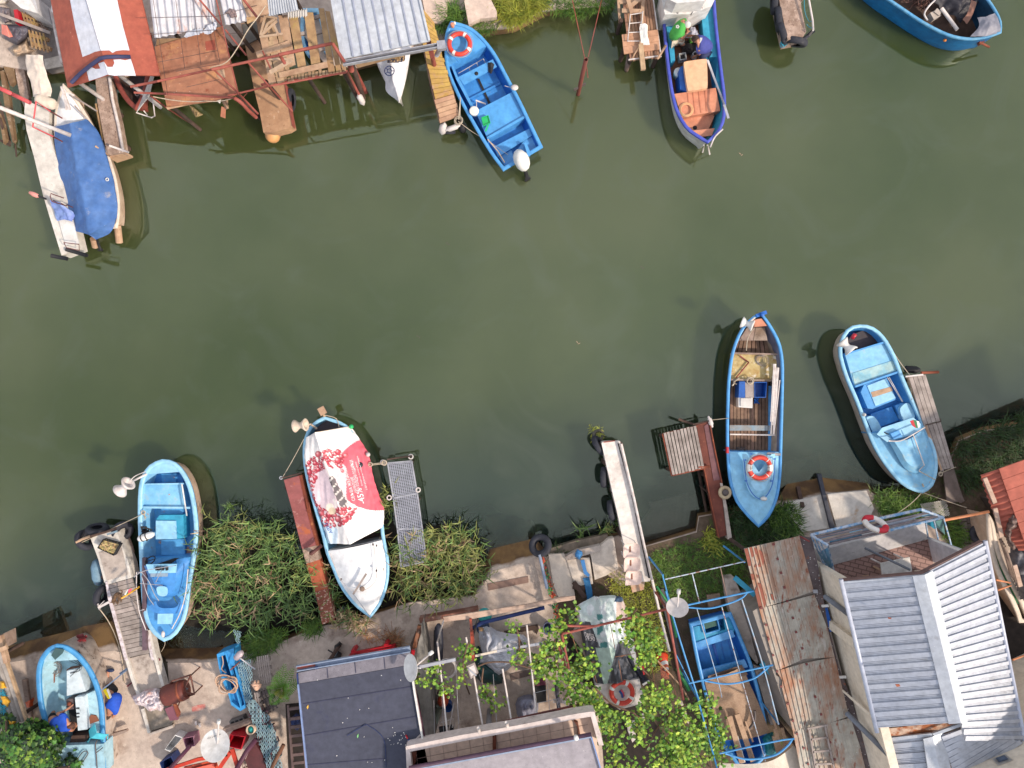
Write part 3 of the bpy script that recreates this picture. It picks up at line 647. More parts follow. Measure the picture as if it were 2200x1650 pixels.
# B7 blue boat with wooden floor
p=ZS
t=TH('fishing_boat','long blue boat with plank floor, oars and a lifebuoy on its pale blue foredeck','boat',p(400,850,0),'fishing boats in the creek')
b=Boat(t,p,Q(412,1562,330,1480,255,1380,213,1240,199,1080,196,900,200,700,206,560,232,370,288,225,360,140,430,103),Q(412,1562,480,1490,535,1370,560,1220,567,1060,572,900,577,700,578,480,566,360,540,275,480,170,430,103),zm=.68,zb=.92,zs=.86,rimw=.055,fl=.85)
b.hull(mat('old_white_hull',(190,175,160),(160,140,120),3),BLUE);b.rim(BLUE);b.liner(mat('grey_violet_inside',(122,126,150),(96,96,116),3),.22,DW)
FPL=mat('floor_planks',(146,118,100),(110,84,70),3,.35,.7,dirt=(75,58,50),ds=10,dlo=.6,dhi=.75,rough=.85,isl=.15)
def planks(mb,A,B,Cc,D,n,gap=.012,th=.03,jit=0.0,wid=0):
 A,B,Cc,D=[Ve(q)for q in(A,B,Cc,D)]
 for k in range(n):
  f0=k/n;f1=(k+1)/n;g=gap/max(.01,(B-A).length)/2
  a=A.lerp(B,f0+g);b_=A.lerp(B,f1-g);c=D.lerp(Cc,f1-g);d=D.lerp(Cc,f0+g)
  j0=rnd()*jit;j1=rnd()*jit;ax=(d-a).normalized()
  a=a+ax*j0;b_=b_+ax*j0;c=c+ax*j1;d=d+ax*j1;dz=Ve((0,0,rnd()*.004))
  mb.slab([a+dz,b_+dz,c+dz,d+dz],th)
 return mb
mb=MB();planks(mb,p(218,560,.27),p(480,560,.27),p(480,1060,.27),p(214,1060,.27),11,.015,.03);mb.b('floor_boards',FPL,t)
mb=MB();planks(mb,p(290,200,.32),p(450,200,.32),p(490,380,.3),p(230,380,.3),8,.015,.03);mb.b('stern_floor_boards',FPL,t)
PR(p,Q(375,150,432,140,470,190,385,198),.82,.7).b('stern_seat',SALM,t)
mb=MB();planks(mb,p(330,205,.62),p(455,200,.62),p(475,290,.62),p(275,290,.62),2,.01,.04);mb.b('stern_thwart',WOOD,t)
hatch=mat('worn_yellow_hatch',(205,185,130),(180,150,95),4,.4,.6,dirt=[((235,228,215),6,.56,.66),((140,85,50),7,.62,.72)],rough=.8)
PR(p,Q(236,375,546,385,548,560,218,560),.48,.25).b('engine_hatch',hatch,t)
BA(p(225,377,.52),p(548,385,.52),.045,.08).bar(p(215,558,.52),p(560,565,.52),.05,.1).b('hatch_coaming',WOOD,t)
PR(p,Q(215,868,488,870,488,905,215,905),.56,.52).b('thwart',mat('blue_grey_board',(120,150,170),(150,140,130),4),t)
TUB(Y(p,.62,217,930,525,935),.02,8).b('cross_bar',WT,t)
PR(p,Q(480,600,500,600,500,1060,478,1060),.3,.22).b('side_shelf',BLUE,t)
b.deck(mat('foredeck_pale_blue',(150,212,246),(136,202,242),2,.35,.7,rough=.4),p,(400,1052),camber=.05);b.bulk(BLUE,p,(400,1052))
CO=mat('coaming_blue',(84,160,225),rough=.4)
mb=MB();pts=rsm([p(300,1062,.86),p(312,1200,.9),p(345,1320,.92),p(400,1368,.94),p(460,1345,.92),p(510,1250,.9),p(525,1062,.86)],26)
inn=rsm([p(330,1066,.93),p(345,1200,.97),p(370,1290,.99),p(415,1325,1.0),p(450,1300,.99),p(492,1220,.97),p(500,1066,.93)],26)
mb.grid([pts,inn],True);cen=[p(415,1070+i*9.5,.96)for i in range(26)]
mb.grid([inn,[q.lerp(p(415,1190,.99),.5)for q in inn],[p(415,1190,1.0)]*26]);mb.b('trunk_cabin',mat('trunk_blue',(158,216,248),rough=.4),t)
TUB(rsm([p(312,1100,.96),p(330,1250,.99),p(375,1340,1.02),p(430,1372,1.02),p(480,1330,1.0),p(512,1240,.99),p(525,1090,.96)],24),.012).b('cabin_rail',BLUED,t)
SL(rsm(Y(p,1.02,362,1243,472,1243,472,1270,455,1305,420,1318,385,1305,364,1275),24,True)[:-1],.02).b('hatch',BP,t)
mb=MB()
for q in((318,1105),(325,1247),(500,1248),(520,1098),(360,1063)):mb.box(p(*q,1.0),.06,.03,.03)
mb.split('hinge',BLUED,t)
lb=lifebuoy(p(420,1158,1.06),.265,.06,'red lifebuoy with name panels on the foredeck of the long plank-floored boat',rot=0,n=4,bw=.04,arcs=.035)
for sgn in(-1,1):
 MB().torus(XF(p(420,1158,1.06)),.265,.066,6,10,(math.pi if sgn<0 else 0)-.3,(math.pi if sgn<0 else 0)+.3).b('name_panel',RINGW,lb)
q=p(420,1158,1.135)
text('BSBC',q+Ve((.25,-.1,0)),q+Ve((.25,.1,0)),'lettering',BLK,lb,dz=.0)
text('BSBC',q+Ve((-.25,.1,0)),q+Ve((-.25,-.1,0)),'lettering',BLK,lb,dz=.0)
TUB(Y(p,.82,470,1062,560,1068),.035,10).b('white_roller',WT,t)
LA(Q(.02,0,.06,.02,.05,.08,.02,.12,0,.12),XF(p(445,1368,1.02))@Matrix.Scale(1.5,4,(1,0,0)),10).b('bow_light',WH,t)
MB().box(p(198,1037,.72),.06,.16,.1).b('red_lamp',REDPL,t)
MB().box(p(430,110,.9),.28,.09,.05,.35).lathe(Q(.05,0,.05,.1,0,.1),XF(p(432,115,.92)),10).b('stern_block',BLUED,t)
spool(t,p(335,178,1.2),(.85,-.35,.3),.9,WH,[p(385,135,.95)])
TUB(rsm([p(380,205,1.0),p(340,270,.8),p(328,360,.6)],8),.012).b('tow_rope',ROPE,t)
mb=MB()
for(a,c,w_)in(((522,450),(495,930),.07),((542,475),(510,930),.07),((556,560),(515,930),0)):
 A=p(*a,.72);D=p(*c,.66);mb.tube([A,D],.018)
 if w_:
  d=(D-A).normalized();mb.bar(A,A+d*1.5,w_,.02)
mb.t('oars',WT,'pair of pale oars laid along the starboard side of the long plank-floored boat','oars')
MB().torus(XF(p(355,565,.6)),.09,.015,20,6).torus(XF(p(352,568,.63)),.07,.012,20,6).t('rope_coil',ROPE,'small beige rope coil on the beam behind the worn yellow hatch','rope coil')
mb=MB()
for k in range(5):mb.torus(XF(p(415+k*8,418+k*3,.5+.01*k),(rnd()*.2,rnd()*.2,1)),.1+.012*k,.006,20,5)
mb.b('cable_coil',mat('grey_cable',(150,140,135)),None,'grey cable coil on the worn yellow hatch','cable')
TUB([p(285,395,.52),p(345,440,.54)],.018).tube(Y(p,.53,345,440,258,545),.018).t('red_tube',REDT,'red forked tube on the worn yellow hatch','tube')
PR(p,Q(280,570,320,570,320,680,276,680),.62,.27).t('seat_box',BLUB,'blue wooden box behind the worn yellow hatch','box')
PR(p,Q(320,572,380,572,382,680,322,680),.58,.27).t('board_box',WDG,'grey-topped wooden box between the two blue boxes','box')
bin_(p,Q(383,573,470,573,462,680,385,680),.27,.6,BLUB,'open blue crate with its lid raised in the long plank-floored boat','crate')
t2=TH('polystyrene_box','square white foam box on the floorboards of the long plank-floored boat','box',p(325,715,.27))
PR(p,Q(275,680,372,680,370,752,275,745),.5,.27).b('body',WH,t2);PR(p,Q(290,684,368,684,366,742,290,738),.53,.5).b('lid',mat('foam_lid',(215,210,205)),t2)
mb=MB()
for k in range(14):mb.tube([p(398+rnd()*18,700+rnd()*22,rnd(.3,.4))for _ in range(4)],.014,5)
mb.t('blue_straps',BLUB,'tangle of blue straps by the open blue crate','straps')
mb=MB()
for k in range(8):mb.tube([p(290+rnd()*35,1020+rnd()*14,rnd(.4,.5)),p(300+rnd()*35,1030+rnd()*12,rnd(.4,.5))],.015,5)
mb.b('metal_tools',mat('dark_tools',(90,80,78)),None,'few dark hand tools by the foredeck bulkhead','tools')
mb=MB()
for q in(Q(280,545,240,575,262,590),[(250,575),(232,600)]):mb.tube([p(*k,.6)for k in q],.02)
mb.b('rope_knot',ROPE,t)
for a,c in(((210,820,.75),(75,835,.62)),):MB().rope(p(*a),p(*c),.01,.04).t('mooring_line',ROPE,'mooring line from the long boat to the rusty pier','rope','mooring lines')
# B8 right blue boat
p=ZT
t=TH('motorboat','round-sterned light blue boat with steering wheel and flag by the grey plank pier','boat',p(750,800,0),'fishing boats in the creek')
b=Boat(t,p,Q(1010,1430,900,1395,790,1300,660,1110,585,940,500,720,430,560,390,440,370,330,400,220,455,155,530,138),Q(1010,1430,1080,1380,1118,1260,1110,1120,1050,960,960,760,870,560,800,380,735,260,670,185,600,145,530,138),zm=.72,zb=.95,zs=.74,rimw=.06,fl=.5)
b.hull(mat('white_hull_worn',(215,205,195),(190,172,155),3,dirt=[((150,110,85),7,.6,.75)]),BLUED);b.rim(BP,w=.07);b.liner(BLUE,.24,BLUEM)
b.deck(BPW,p,(640,1000),camber=.04);b.bulk(BLUE,p,(640,1000))
PR(p,Q(420,350,415,290,470,210,560,178,640,195,712,258),.45,.3).b('stern_well',mat('dark_well',(70,58,66),(40,34,42),4),t)
PR(p,Q(413,362,740,262,842,495,490,620),.64,.25).b('engine_hatch',BPW,t)
BA(p(413,362,.68),p(742,262,.68),.04,.05).bar(p(490,612,.68),p(845,492,.68),.05,.06).b('hatch_coaming',BLUE,t)
PR(p,Q(470,510,800,405,830,480,490,600),.655,.64).b('worn_patch',mat('worn_mint',(165,200,205),(130,185,205),4,.45,.6,dirt=[((190,150,110),9,.66,.72)]),t)
PR(p,Q(535,655,560,600,735,545,805,700,800,715,625,785,590,780),.62,.25).b('engine_box',BLUE,t)
PR(p,Q(585,605,730,550,806,700,650,762),.64,.62).b('engine_box_lid',BP,t)
mb=PR(p,Q(615,655,770,612,782,645,628,695),.648,.64);mb.b('tan_band',WDT,t)
PR(p,Q(610,825,775,765,830,870,665,930),.42,.25).b('seat',BLUEM,t)
for q in(Q(840,780,905,740,955,850,880,880,855,850),Q(580,850,640,845,695,940,640,975,600,900)):
 SL(rsm([p(x,y,.62)for x,y in q],20,True)[:-1],.2).b('seat',BP,t)
PR(p,Q(800,760,860,735,905,870,850,880),.5,.25).b('seat_base',BLUE,t)
mb=MB();M=XF(p(727,955,.85),(.3,.7,.5));mb.torus(M,.11,.014,24,6)
for k in range(3):mb.tube([M@Ve((0,0,0)),M@Ve((.11*math.cos(k*2.1),.11*math.sin(k*2.1),0))],.01)
mb.b('steering_wheel',BK,t)
out=Q(750,1030,800,1120,850,1210,900,1260,960,1280,1020,1250,1050,1190,1050,1080,1020,960)
inn=Q(790,1030,850,1120,880,1180,915,1215,950,1230,990,1215,1010,1160,1010,1080,990,960)
a_=rsm([p(x,y,.90)for x,y in out],26);c_=rsm([p(x,y,1.02)for x,y in inn],26)
MB().grid([a_,c_]).grid([c_,[q.lerp(p(900,1030,1.05),.55)for q in c_],[p(900,1020,1.07)]*26]).b('trunk_cabin',BPW,t)
PR(p,Q(660,980,700,930,940,850,1000,900,1000,960,740,1040),.93,.9).b('dashboard',BP,t)
PR(p,Q(765,975,830,950,858,1000,790,1018),1.03,.92).b('instrument_box',BLUE,t)
TUB(rsm([p(750,1030,1.1),p(840,1030,1.15),p(930,985,1.15),p(1030,925,1.1)],12),.016).tube([p(940,985,1.12),p(1025,1218,1.08)],.014).tube([p(1025,1218,1.08),p(985,1258,1.0)],.012).b('windscreen_rail',WT,t)
fl=TH('flag','small white, green and red flag on the windscreen rail of the round-sterned boat','flag',p(950,930,1.1))
for(m_,q)in((RINGW,Q(965,875,985,880,990,925,975,930)),(mat('flag_green',(30,120,70)),Q(940,868,965,872,977,932,962,930)),(mat('flag_red',(205,35,50)),Q(915,878,940,868,962,932,935,915))):
 PR(p,[(x,y,1.2)for x,y in q],1.2,1.19).b('stripe',m_,fl)
spool(t,p(425,300,1.15),(.5,-.6,.15),1.05,WH,[p(505,310,.8)])
LA(Q(.05,0,.05,.14,0,.14),XF(p(468,240,.7),(.3,.6,.4)),12).t('red_canister',REDPL,'small red canister in the dark stern well of the round-sterned boat','canister')
mb=MB()
for d in(0,14):mb.tube([p(740+d,540,.72),p(855+d*.3,728,.72)],.013)
mb.t('boat_hook',SE,'pair of thin metal poles beside the engine box of the round-sterned boat','poles')
LA(Q(.035,0,.05,.05,.03,.1,0,.11),XF(p(555,828,.72)),10).b('horn',WH,t)
def hullname(b,i0,i1,s_,side,m,parent,h=.13,dz=-.30,out=.03):
 a_,a2=b.off(i0,.03,0);c_,c2=b.off(i1,.03,0);A=(a_ if side else a2);D=(c_ if side else c2);tg=(D-A).normalized();n_=Ve((-tg.y,tg.x,0))
 cen=(a_+a2)/2
 if n_.dot(cen-A)>0:n_=-n_
 zz=b.zf(i0/(b.n-1))+dz;A=A+n_*(out-.02);D=D+n_*(out-.02);A.z=D.z=zz
 return sidetext(s_,A,D,Ve((0,0,1))+n_*.35,'lettering',m,parent,h)
hullname(b,19,13,'"ПОСЕЙДОН 07"',True,BLK,t,.12,-.28,-.02)
MB().rope(p(1005,1425,.95),p(1350,1545,.9),.01,.1).t('mooring_line',ROPE,'pale bow line from the round-sterned boat to the blue frame on the right','rope','mooring lines')
MB().rope(p(1003,1430,.95),p(812,1590,1.0),.01,-.08).t('mooring_line',ROPE,'pale bow line from the round-sterned boat down to the terrace','rope','mooring lines')
MB().rope(p(985,1262,1.02),p(1112,1330,.95),.012,.02).tube(Y(p,.98,1010,1360,1020,1385),.02).b('bow_rope',ROPE,t)
MB().rope(p(745,275,.74),p(915,525,.75),.012,.06).rope(p(925,545,.75),p(930,715,.74),.012,.03).t('mooring_line',ROPE,'white line looped from the round-sterned boat to its plank pier','rope','mooring lines')
# B5 light blue boat left
p=ZH
t=TH('fishing_boat','light blue fishing boat with rusty patches between the boarded jetty and the reed bed','boat',p(740,850,0),'fishing boats in the creek')
b=Boat(t,p,Q(720,1565,650,1510,590,1420,560,1300,545,1150,532,950,522,750,516,500,525,320,560,210,620,140,705,105),Q(720,1565,810,1520,885,1400,915,1270,935,1100,975,850,990,650,968,450,930,300,870,190,795,120,705,105),zm=.74,zb=.98,zs=.76,rimw=.07,fl=.55)
b.hull(mat('cream_hull',(225,200,180),(200,165,140),3,dirt=[((150,100,75),8,.6,.74)]),BLUED);b.rim(BP,w=.09);b.liner(BPW,.24,BLUEW)
b.deck(BP,p,(740,212),bow=False,camber=.02,name='sterndeck')
PR(p,Q(560,300,640,218,860,218,880,300),.3,.2).b('stern_well',BLUEM,t)
PR(p,Q(700,218,820,215,820,285,705,290),.34,.3).b('well_locker',BLUEW,t)
PR(p,Q(545,305,848,300,885,480,540,480),.6,.25).b('engine_hatch',BPW,t)
BA(p(545,302,.64),p(880,296,.64),.04,.05).bar(p(535,486,.64),p(935,490,.64),.05,.07).b('hatch_coaming',BP,t)
PR(p,Q(700,495,870,492,880,580,690,580),.45,.25).b('worn_box',BLUEW,t)
PR(p,Q(655,590,685,550,875,548,885,735,830,742,655,745),.62,.25).b('engine_box',TEAL,t)
PR(p,Q(655,595,815,597,822,742,655,745),.66,.62).b('engine_box_lid',BP,t)
PR(p,Q(698,750,888,742,888,868,698,872),.38,.25).b('floor_hatch',BLUEW,t)
TUB([p(865,300,.78),p(905,555,.76)],.02,8).b('white_pole',WH,t)
b.deck(BLUE,p,(700,905),camber=.04);b.bulk(BLUE,p,(700,905))
TR=mat('trunk_mid_blue',(78,150,222),(66,138,212),2,rough=.4)
out=Q(820,905,918,900,915,960,880,1080,840,1180,770,1212,690,1205,640,1140,600,1060,560,960)
inn=Q(825,945,830,950,822,990,810,1110,790,1170,750,1190,690,1185,650,1120,620,1050,565,955)
a_=rsm([p(x,y,.95)for x,y in out],28);c_=rsm([p(x,y,1.18)for x,y in inn],28)
MB().grid([a_,c_]).grid([c_,[q.lerp(p(700,1050,1.2),.6)for q in c_],[p(700,1050,1.22)]*28]).b('wheelhouse',TR,t)
PR(p,Q(575,948,820,945,815,1015,600,1020),1.25,1.2).b('dashboard',BP,t)
PR(p,Q(650,950,800,900,835,900,770,945),.97,.9).b('open_hatch',BK,t)
mb=MB()
for x in(663,685,712,745):mb.box(p(x,980,1.29),.05,.09,.06)
mb.split('gauge',BK,t)
PR(p,Q(612,1020,748,1018,748,1045,612,1048),1.24,1.2).b('windscreen',mat('screen_glass',(150,170,190),rough=.1),t)
mb=MB();M=XF(p(610,915,.95),(-.2,.6,.5));mb.torus(M,.13,.014,24,6);mb.tube([M@Ve((-.13,0,0)),M@Ve((.13,0,0))],.01);mb.b('steering_wheel',BK,t)
SL(rsm([p(665,1130,1.25),p(740,1130,1.25),p(745,1190,1.22),p(720,1205,1.2),p(685,1200,1.2),p(668,1180,1.22)],20,True)[:-1],.03).b('roof_hatch',BP,t)
a_=rsm(Y(p,1.0,600,1290,640,1335,740,1345,850,1335,895,1280),24);c_=rsm(Y(p,1.06,655,1240,680,1290,750,1300,820,1290,850,1240),24)
MB().grid([a_,c_]).b('deck_step',TR,t)
PR(p,Q(670,1345,795,1343,788,1428,668,1428),1.01,.99).b('bow_hatch',BP,t)
LA(Q(.03,0,.05,.04,.03,.08,0,.08),XF(p(720,1505,1.0))@Matrix.Scale(1.8,4,(0,1,0)),10).b('bow_cleat',WT,t)
mb=MB();mb.tube(rsm([p(500,1010,1.2),p(500,1150,1.2),p(520,1320,1.15),p(575,1475,1.05)],16),.013);mb.tube(rsm([p(915,985,1.2),p(895,1180,1.2),p(850,1340,1.12),p(785,1465,1.05)],16),.013)
for(a,c)in(((500,1010,1.2),(545,1010,.9)),((575,1475,1.05),(590,1475,.95)),((785,1465,1.05),(790,1465,.95)),((520,1320,1.15),(560,1310,.9)),((895,1180,1.2),(905,1180,.9))):mb.tube([p(*a),p(*c)],.01)
mb.b('bow_rail',WT,t)
mb=MB()
for pts in([(535,1005,1.5),(600,1085,1.5),(640,1180,1.3),(680,1240,1.1)],[(540,1040,1.4),(590,1200,1.2),(640,1275,1.05)],[(480,1050,1.5),(560,1000,1.5),(820,955,1.3)],[(700,1000,1.35),(655,1090,1.3)],[(530,1100,1.3),(710,1115,1.3)]):mb.tube(rsm([p(*q)for q in pts],10),.01,5)
mb.b('antennas',SE,t)
spool(t,p(400,325,1.3),(.75,.62,.25),1.15,WT,[p(470,275,1.1),p(580,220,.8)])
TUB(rsm([p(440,280,1.25),p(490,235,1.2),p(570,200,.8)],8),.012).b('winch_stay',WT,t)
t2=TH('diving_cylinder','white diving cylinder with black straps on the port side of the light blue fishing boat','diving cylinder',p(590,720,.75))
LA(Q(.02,-.02,.05,0,.085,.05,.085,.34,.06,.4,.03,.43),XF(p(515,745,.95),Ve(p(640,700,.95)-p(515,745,.95))),16).b('cylinder',RINGW,t2)
mb=MB()
for k in range(14):mb.tube([p(580+rnd()*45,695+rnd()*60,rnd(.75,.9))for _ in range(3)],.025,5)
for f in(.25,.55):
 M=XF(p(515,745,.95).lerp(p(640,700,.95),f),Ve(p(640,700,.95)-p(515,745,.95)));mb.torus(M,.088,.014,16,6)
mb.b('harness',BK,t2)
MB().rope(p(555,540,.8),p(60,770,.75),.009,.05).t('mooring_line',ROPE,'rope stretched from the light blue fishing boat to the post on the jetty end','rope','mooring lines')
MB().rope(p(560,520,.8),p(580,640,.3),.012,.0).rope(p(545,530,.8),p(600,600,.3),.01,0).torus(XF(p(555,530,.8)),.05,.012,14,5).b('rope_bundle',ROPE,t)
MB().rope(p(725,1565,.95),p(700,1650,.4),.008,.1).t('mooring_line',ROPE,'slack bow line hanging from the light blue fishing boat to the slipway','rope','mooring lines')
bg_=TH('flag','small red, green and white flag on an orange staff above the jetty with the cat','flag',p(440,1180,1.2))
TUB([p(380,1220,1.2),p(520,1130,1.3)],.022,8).b('staff',YEL,bg_)
PR(p,Q(400,1190,432,1145,440,1160,415,1195),1.4,1.39).b('stripe',RINGW,bg_);PR(p,Q(415,1195,436,1150,445,1160,430,1185),1.405,1.4).b('stripe',mat('flag_green',(30,120,70)),bg_);PR(p,Q(430,1185,436,1150,462,1140,455,1165),1.41,1.4).b('stripe',mat('flag_pink',(230,90,110)),bg_)
# B4 white boat under a printed cover
p=ZK
t=TH('fishing_boat','white-decked boat under a red and white printed cover beside the rusty beam','boat',p(560,900,0),'fishing boats in the creek')
b=Boat(t,p,Q(712,1540,600,1450,500,1320,440,1180,400,1080,370,950,320,780,262,560,238,400,248,270,300,170,385,118),Q(712,1540,790,1430,835,1280,838,1130,810,980,795,860,760,720,715,520,660,380,600,250,520,165,385,118),zm=.72,zb=1.0,zs=.78,rimw=.07,fl=.7)
b.hull(WH,BPW);b.rim(BP);b.liner(BPW,.24,DW)
FD=mat('white_deck',(246,246,248),(236,238,242),2,.4,.7,dirt=[((200,185,170),12,.76,.8)],rough=.4)
b.deck(FD,p,(560,1040),camber=.16,z=.02);b.bulk(WH,p,(560,1040))
TUB(rsm([p(430,1085,.9),p(490,1250,1.05),p(580,1350,1.1),p(660,1350,1.12),p(745,1290,1.1),p(755,1200,1.05),p(735,1020,.95)],24),.009,5).b('deck_line',WT,t)
MB().rope(p(590,1370,1.1),p(708,1532,1.03),.007,.0).b('forestay',SE,t)
BA(p(683,1230,1.16),p(590,1375,1.12),.05,.02).t('board',WDG,'narrow grey board on the white foredeck of the covered boat','board')
LA(Q(.05,0,.07,.03,.05,.06,0,.06),XF(p(655,1335,1.1)),8).b('fairlead',WOOD,t)
MB().box(p(730,1022,1.0),.04,.05,.04).box(p(755,1208,1.08),.04,.05,.04).box(p(505,1270,1.05),.04,.05,.04).box(p(756,1030,.98),.03,.05,.03).split('cleat',mat('dark_metal',(90,80,80)),t)
PR(p,Q(325,240,525,190,460,150,385,140,300,180),.5,.3).b('stern_well',mat('stern_dark',(90,80,88)),t)
spool(t,p(215,178,1.2),(.9,.12,.2),1.0,mat('cream_drum',(226,208,190),(200,180,160),6),[p(290,170,1.0),p(330,200,.8)])
MB().box(p(370,75,.95),.17,.2,.05,.5).tube([p(370,80,.9),p(388,120,.75)],.03).b('rudder_head',WDT,t)
TUB(rsm([p(390,105,.9),p(470,130,.85),p(490,190,.8)],8),.01).b('tiller_rope',ROPE,t)
Lf=Q(245,270,232,400,245,500,262,600,300,720,335,800,360,880,390,980,405,1020)
Rf=Q(560,185,620,265,685,370,705,440,730,560,770,690,800,770,798,890,785,910)
Rg_=Q(318,228,350,330,380,420,420,520,450,640,480,740,510,850,545,950,568,1022)
n=150;A=rsm([p(x,y,.86)for x,y in Lf],n);Bq=rsm([p(x,y,1.22)for x,y in Rg_],n);Cq=rsm([p(x,y,.86)for x,y in Rf],n)
mb=MB();rows=[]
for pa,pb in((A,Bq),(Bq,Cq)):
 for k in range(50+(1 if pb is Cq else 0)):
  f=k/50;r_=[]
  for i in range(n):
   q=pa[i].lerp(pb[i],f);e=f if pb is Bq else 1-f
   q.z+=-.10*math.sin(math.pi*e)*.6
   q.z+=.030*noise.noise(Ve((q.x*3.2,q.y*1.4,1)))*1.2+.020*noise.noise(Ve((q.x*9,q.y*3,5)))
   if e<.14:q.z-=(.14-e)*1.0;q.z+=.02*math.sin(i*.55)*(1-e/.14)
   r_.append(q)
  rows.append(r_)
mb.grid(rows)
def invpx(q):k=(H-q.z)/H/S;return q.x/k+1100,825-q.y/k
def inR(q):x,y=invpx(q);return(x-580)*3.3,(y-860)*3.3
rnd_=random.Random(3);BB=[]
tries=0
while len(BB)<170 and tries<9000:
 tries+=1;a=rnd_.uniform(0,6.28);rr=rnd_.uniform(.60,1.05)
 cx,cy=430,625;x=cx+205*rr*math.cos(a)-0;y=cy+262*rr*math.sin(a)
 if x>520 and 400<y<760:continue
 if x>640:continue
 rad=rnd_.uniform(8,26)
 if all((x-u)**2+(y-v)**2>((rad+w)*.78)**2 for u,v,w in BB):BB.append((x,y,rad))
cW=(.84,.80,.78);cR=c8(220,96,112,.9)[:3];cL=c8(232,208,214,.9)[:3]
cols=[]
for q in mb.v:
 x,y=inR(q);c=cW
 if((x-760)/300)**2+((y-520)/262)**2<1 and x>470:c=cR
 e=((x-430)/205)**2+((y-625)/262)**2
 if e<.62 and x<540:c=cL
 if x<480 and y>835 and(x-330)*.9<(y-800)*1.2:c=c8(205,222,236,.95)[:3]
 for u,v,w in BB:
  d2=(x-u)**2+(y-v)**2
  if d2<w*w:
   d=math.sqrt(d2)/w;g=((x-u+w*.3)**2+(y-v+w*.3)**2)**.5/w
   base=(.42,.035,.06)if(int(u*7+v)%3)else(.55,.10,.12)
   c=tuple(base[k]*(1.5-.9*d)+(.35 if g<.28 else(.1 if g<.45 else 0))for k in range(3));break
 def seg(ax,ay,bx,by,r):
  dx,dy=bx-ax,by-ay;tt_=max(0,min(1,((x-ax)*dx+(y-ay)*dy)/(dx*dx+dy*dy)));return(x-ax-dx*tt_)**2+(y-ay-dy*tt_)**2<r*r
 if seg(385,440,430,545,11)or seg(440,445,468,480,11)or seg(468,480,445,545,12):c=(.80,.72,.68)
 if seg(440,560,480,650,22)or seg(480,650,520,730,30):c=(.11,.09,.10)if(int(x/14)+int(y/14))%5 else(.6,.55,.52)
 if seg(455,705,470,755,9):c=(.80,.72,.68)
 if(x-425)**2+(y-760)**2<30**2:c=(.85,.74,.62)
 if(x-440)**2+(y-785)**2<26**2:c=(.75,.60,.42)
 cols.append(c)
mb.col=cols
bv=bvh_of(mb)
cv=mb.b('printed_cover',mat('printed_tarp',(1,1,1,1),attr=True,bump=.12,bs=26),t)
PW=mat('white_print',c8(245,235,235,.95),bump=0)
def dt(s_,a_,b_,h=None):text(s_,p(*a_,1.1),p(*b_,1.1),'lettering',PW,cv,bv,.008,h)
dt('СБЪВА ЖЕЛАНИЯ',(600,712),(535,470));dt('НАМАЛЕНИЕ',(612,655),(582,545),.07);dt('НА КОЛЕДНИ ПОДАРЪЦИ',(632,640),(576,425),.09);dt('-45%',(668,735),(640,625))
dt('с 45% отстъпка на избрани артикули',(680,640),(612,400),.05);dt('валидно до края на месеца',(648,610),(600,440),.035)
text('Лимитирана серия',p(548,700,1.1),p(500,560,1.1),'lettering',PW,cv,bv,.008,.07)
text('.ҺШҮ',p(372,880,1.1),p(410,960,1.1),'lettering',BLUB,cv,bv,.01)
LA(Q(.07,0,.07,.004,0,.005),XF((lambda q:Ve((q.x,q.y,bv.ray_cast(Ve((q.x,q.y,9)),Ve((0,0,-1)))[0].z+.004)))(p(632,462,1.05))),16).b('round_logo',BLK,cv)
MB().rope(p(318,228,1.2),p(560,188,.9),.008,.0).rope(p(240,275,.9),p(90,545,.6),.009,.05).t('mooring_line',ROPE,'line from the covered boat down to the end of the rusty beam','rope','mooring lines')
MB().rope(p(700,455,.8),p(820,440,.7),.01,.03).rope(p(715,460,.8),p(820,450,.7),.01,.05).torus(XF(p(810,443,.7)),.06,.016,14,6).torus(XF(p(712,455,.8)),.05,.012,14,6).t('mooring_line',ROPE,'doubled line tying the covered boat to the mesh gangway','rope','mooring lines')
for q,l in(((698,383),'small dull float ball on the starboard side of the covered boat'),((580,186),'small green float at the stern corner of the covered boat')):
 LA(Q(0,0,.05,.02,.06,.06,.05,.1,0,.12),XF(p(*q,.75)),12).b('float',GREENP if'green'in l else WT,None,l,'float')
 # B6 boat ashore with the mechanic
p=ZI
t=TH('fishing_boat','pale blue boat ashore beside the slipway with a man reaching into its engine','boat',p(680,1100,.45),'boats laid up ashore')
b=Boat(t,p,Q(540,468,470,500,400,590,365,700,358,850,375,1050,430,1250,500,1450,560,1700),Q(540,468,640,480,740,540,830,640,900,760,950,900,980,1060,995,1300,1000,1500,1005,1700),zm=1.15,zb=1.35,zs=1.2,transom=True,rimw=.09,fl=.5)
b.hull(mat('grimy_white_hull',(214,200,188),(180,160,145),3,dirt=[((90,70,60),6,.55,.7)]),None)
b.rim(mat('rim_mid_blue',(80,160,215),(66,145,205),3,rough=.45),w=.1);b.liner(LBLUE,.72,LBLUE,inset=.16)
b.deck(LBLUE,p,(560,618),camber=.03);b.bulk(LBLUE,p,(560,618),.7)
PR(p,Q(530,500,615,515,600,550,528,615,490,570),1.385,1.37).b('deck_cloth',mat('dark_green_cloth',(60,90,92)),t)
WHB=mat('offwhite_blue',(214,226,232),(195,210,220),3,.4,.7,dirt=(150,160,160),ds=6,dlo=.6,dhi=.75)
PR(p,Q(640,720,755,700,825,915,640,960),1.2,.75).b('engine_cover',WHB,t)
PR(p,Q(635,720,745,715,745,690,640,705),1.1,.9).b('batten',BROWNF,t)
PR(p,Q(640,990,740,975,835,1330,700,1360),.9,.75).b('engine_well',BK,t)
PR(p,Q(718,975,805,962,838,1280,748,1292),1.3,.85).b('open_lid',WHB,t)
mb=MB()
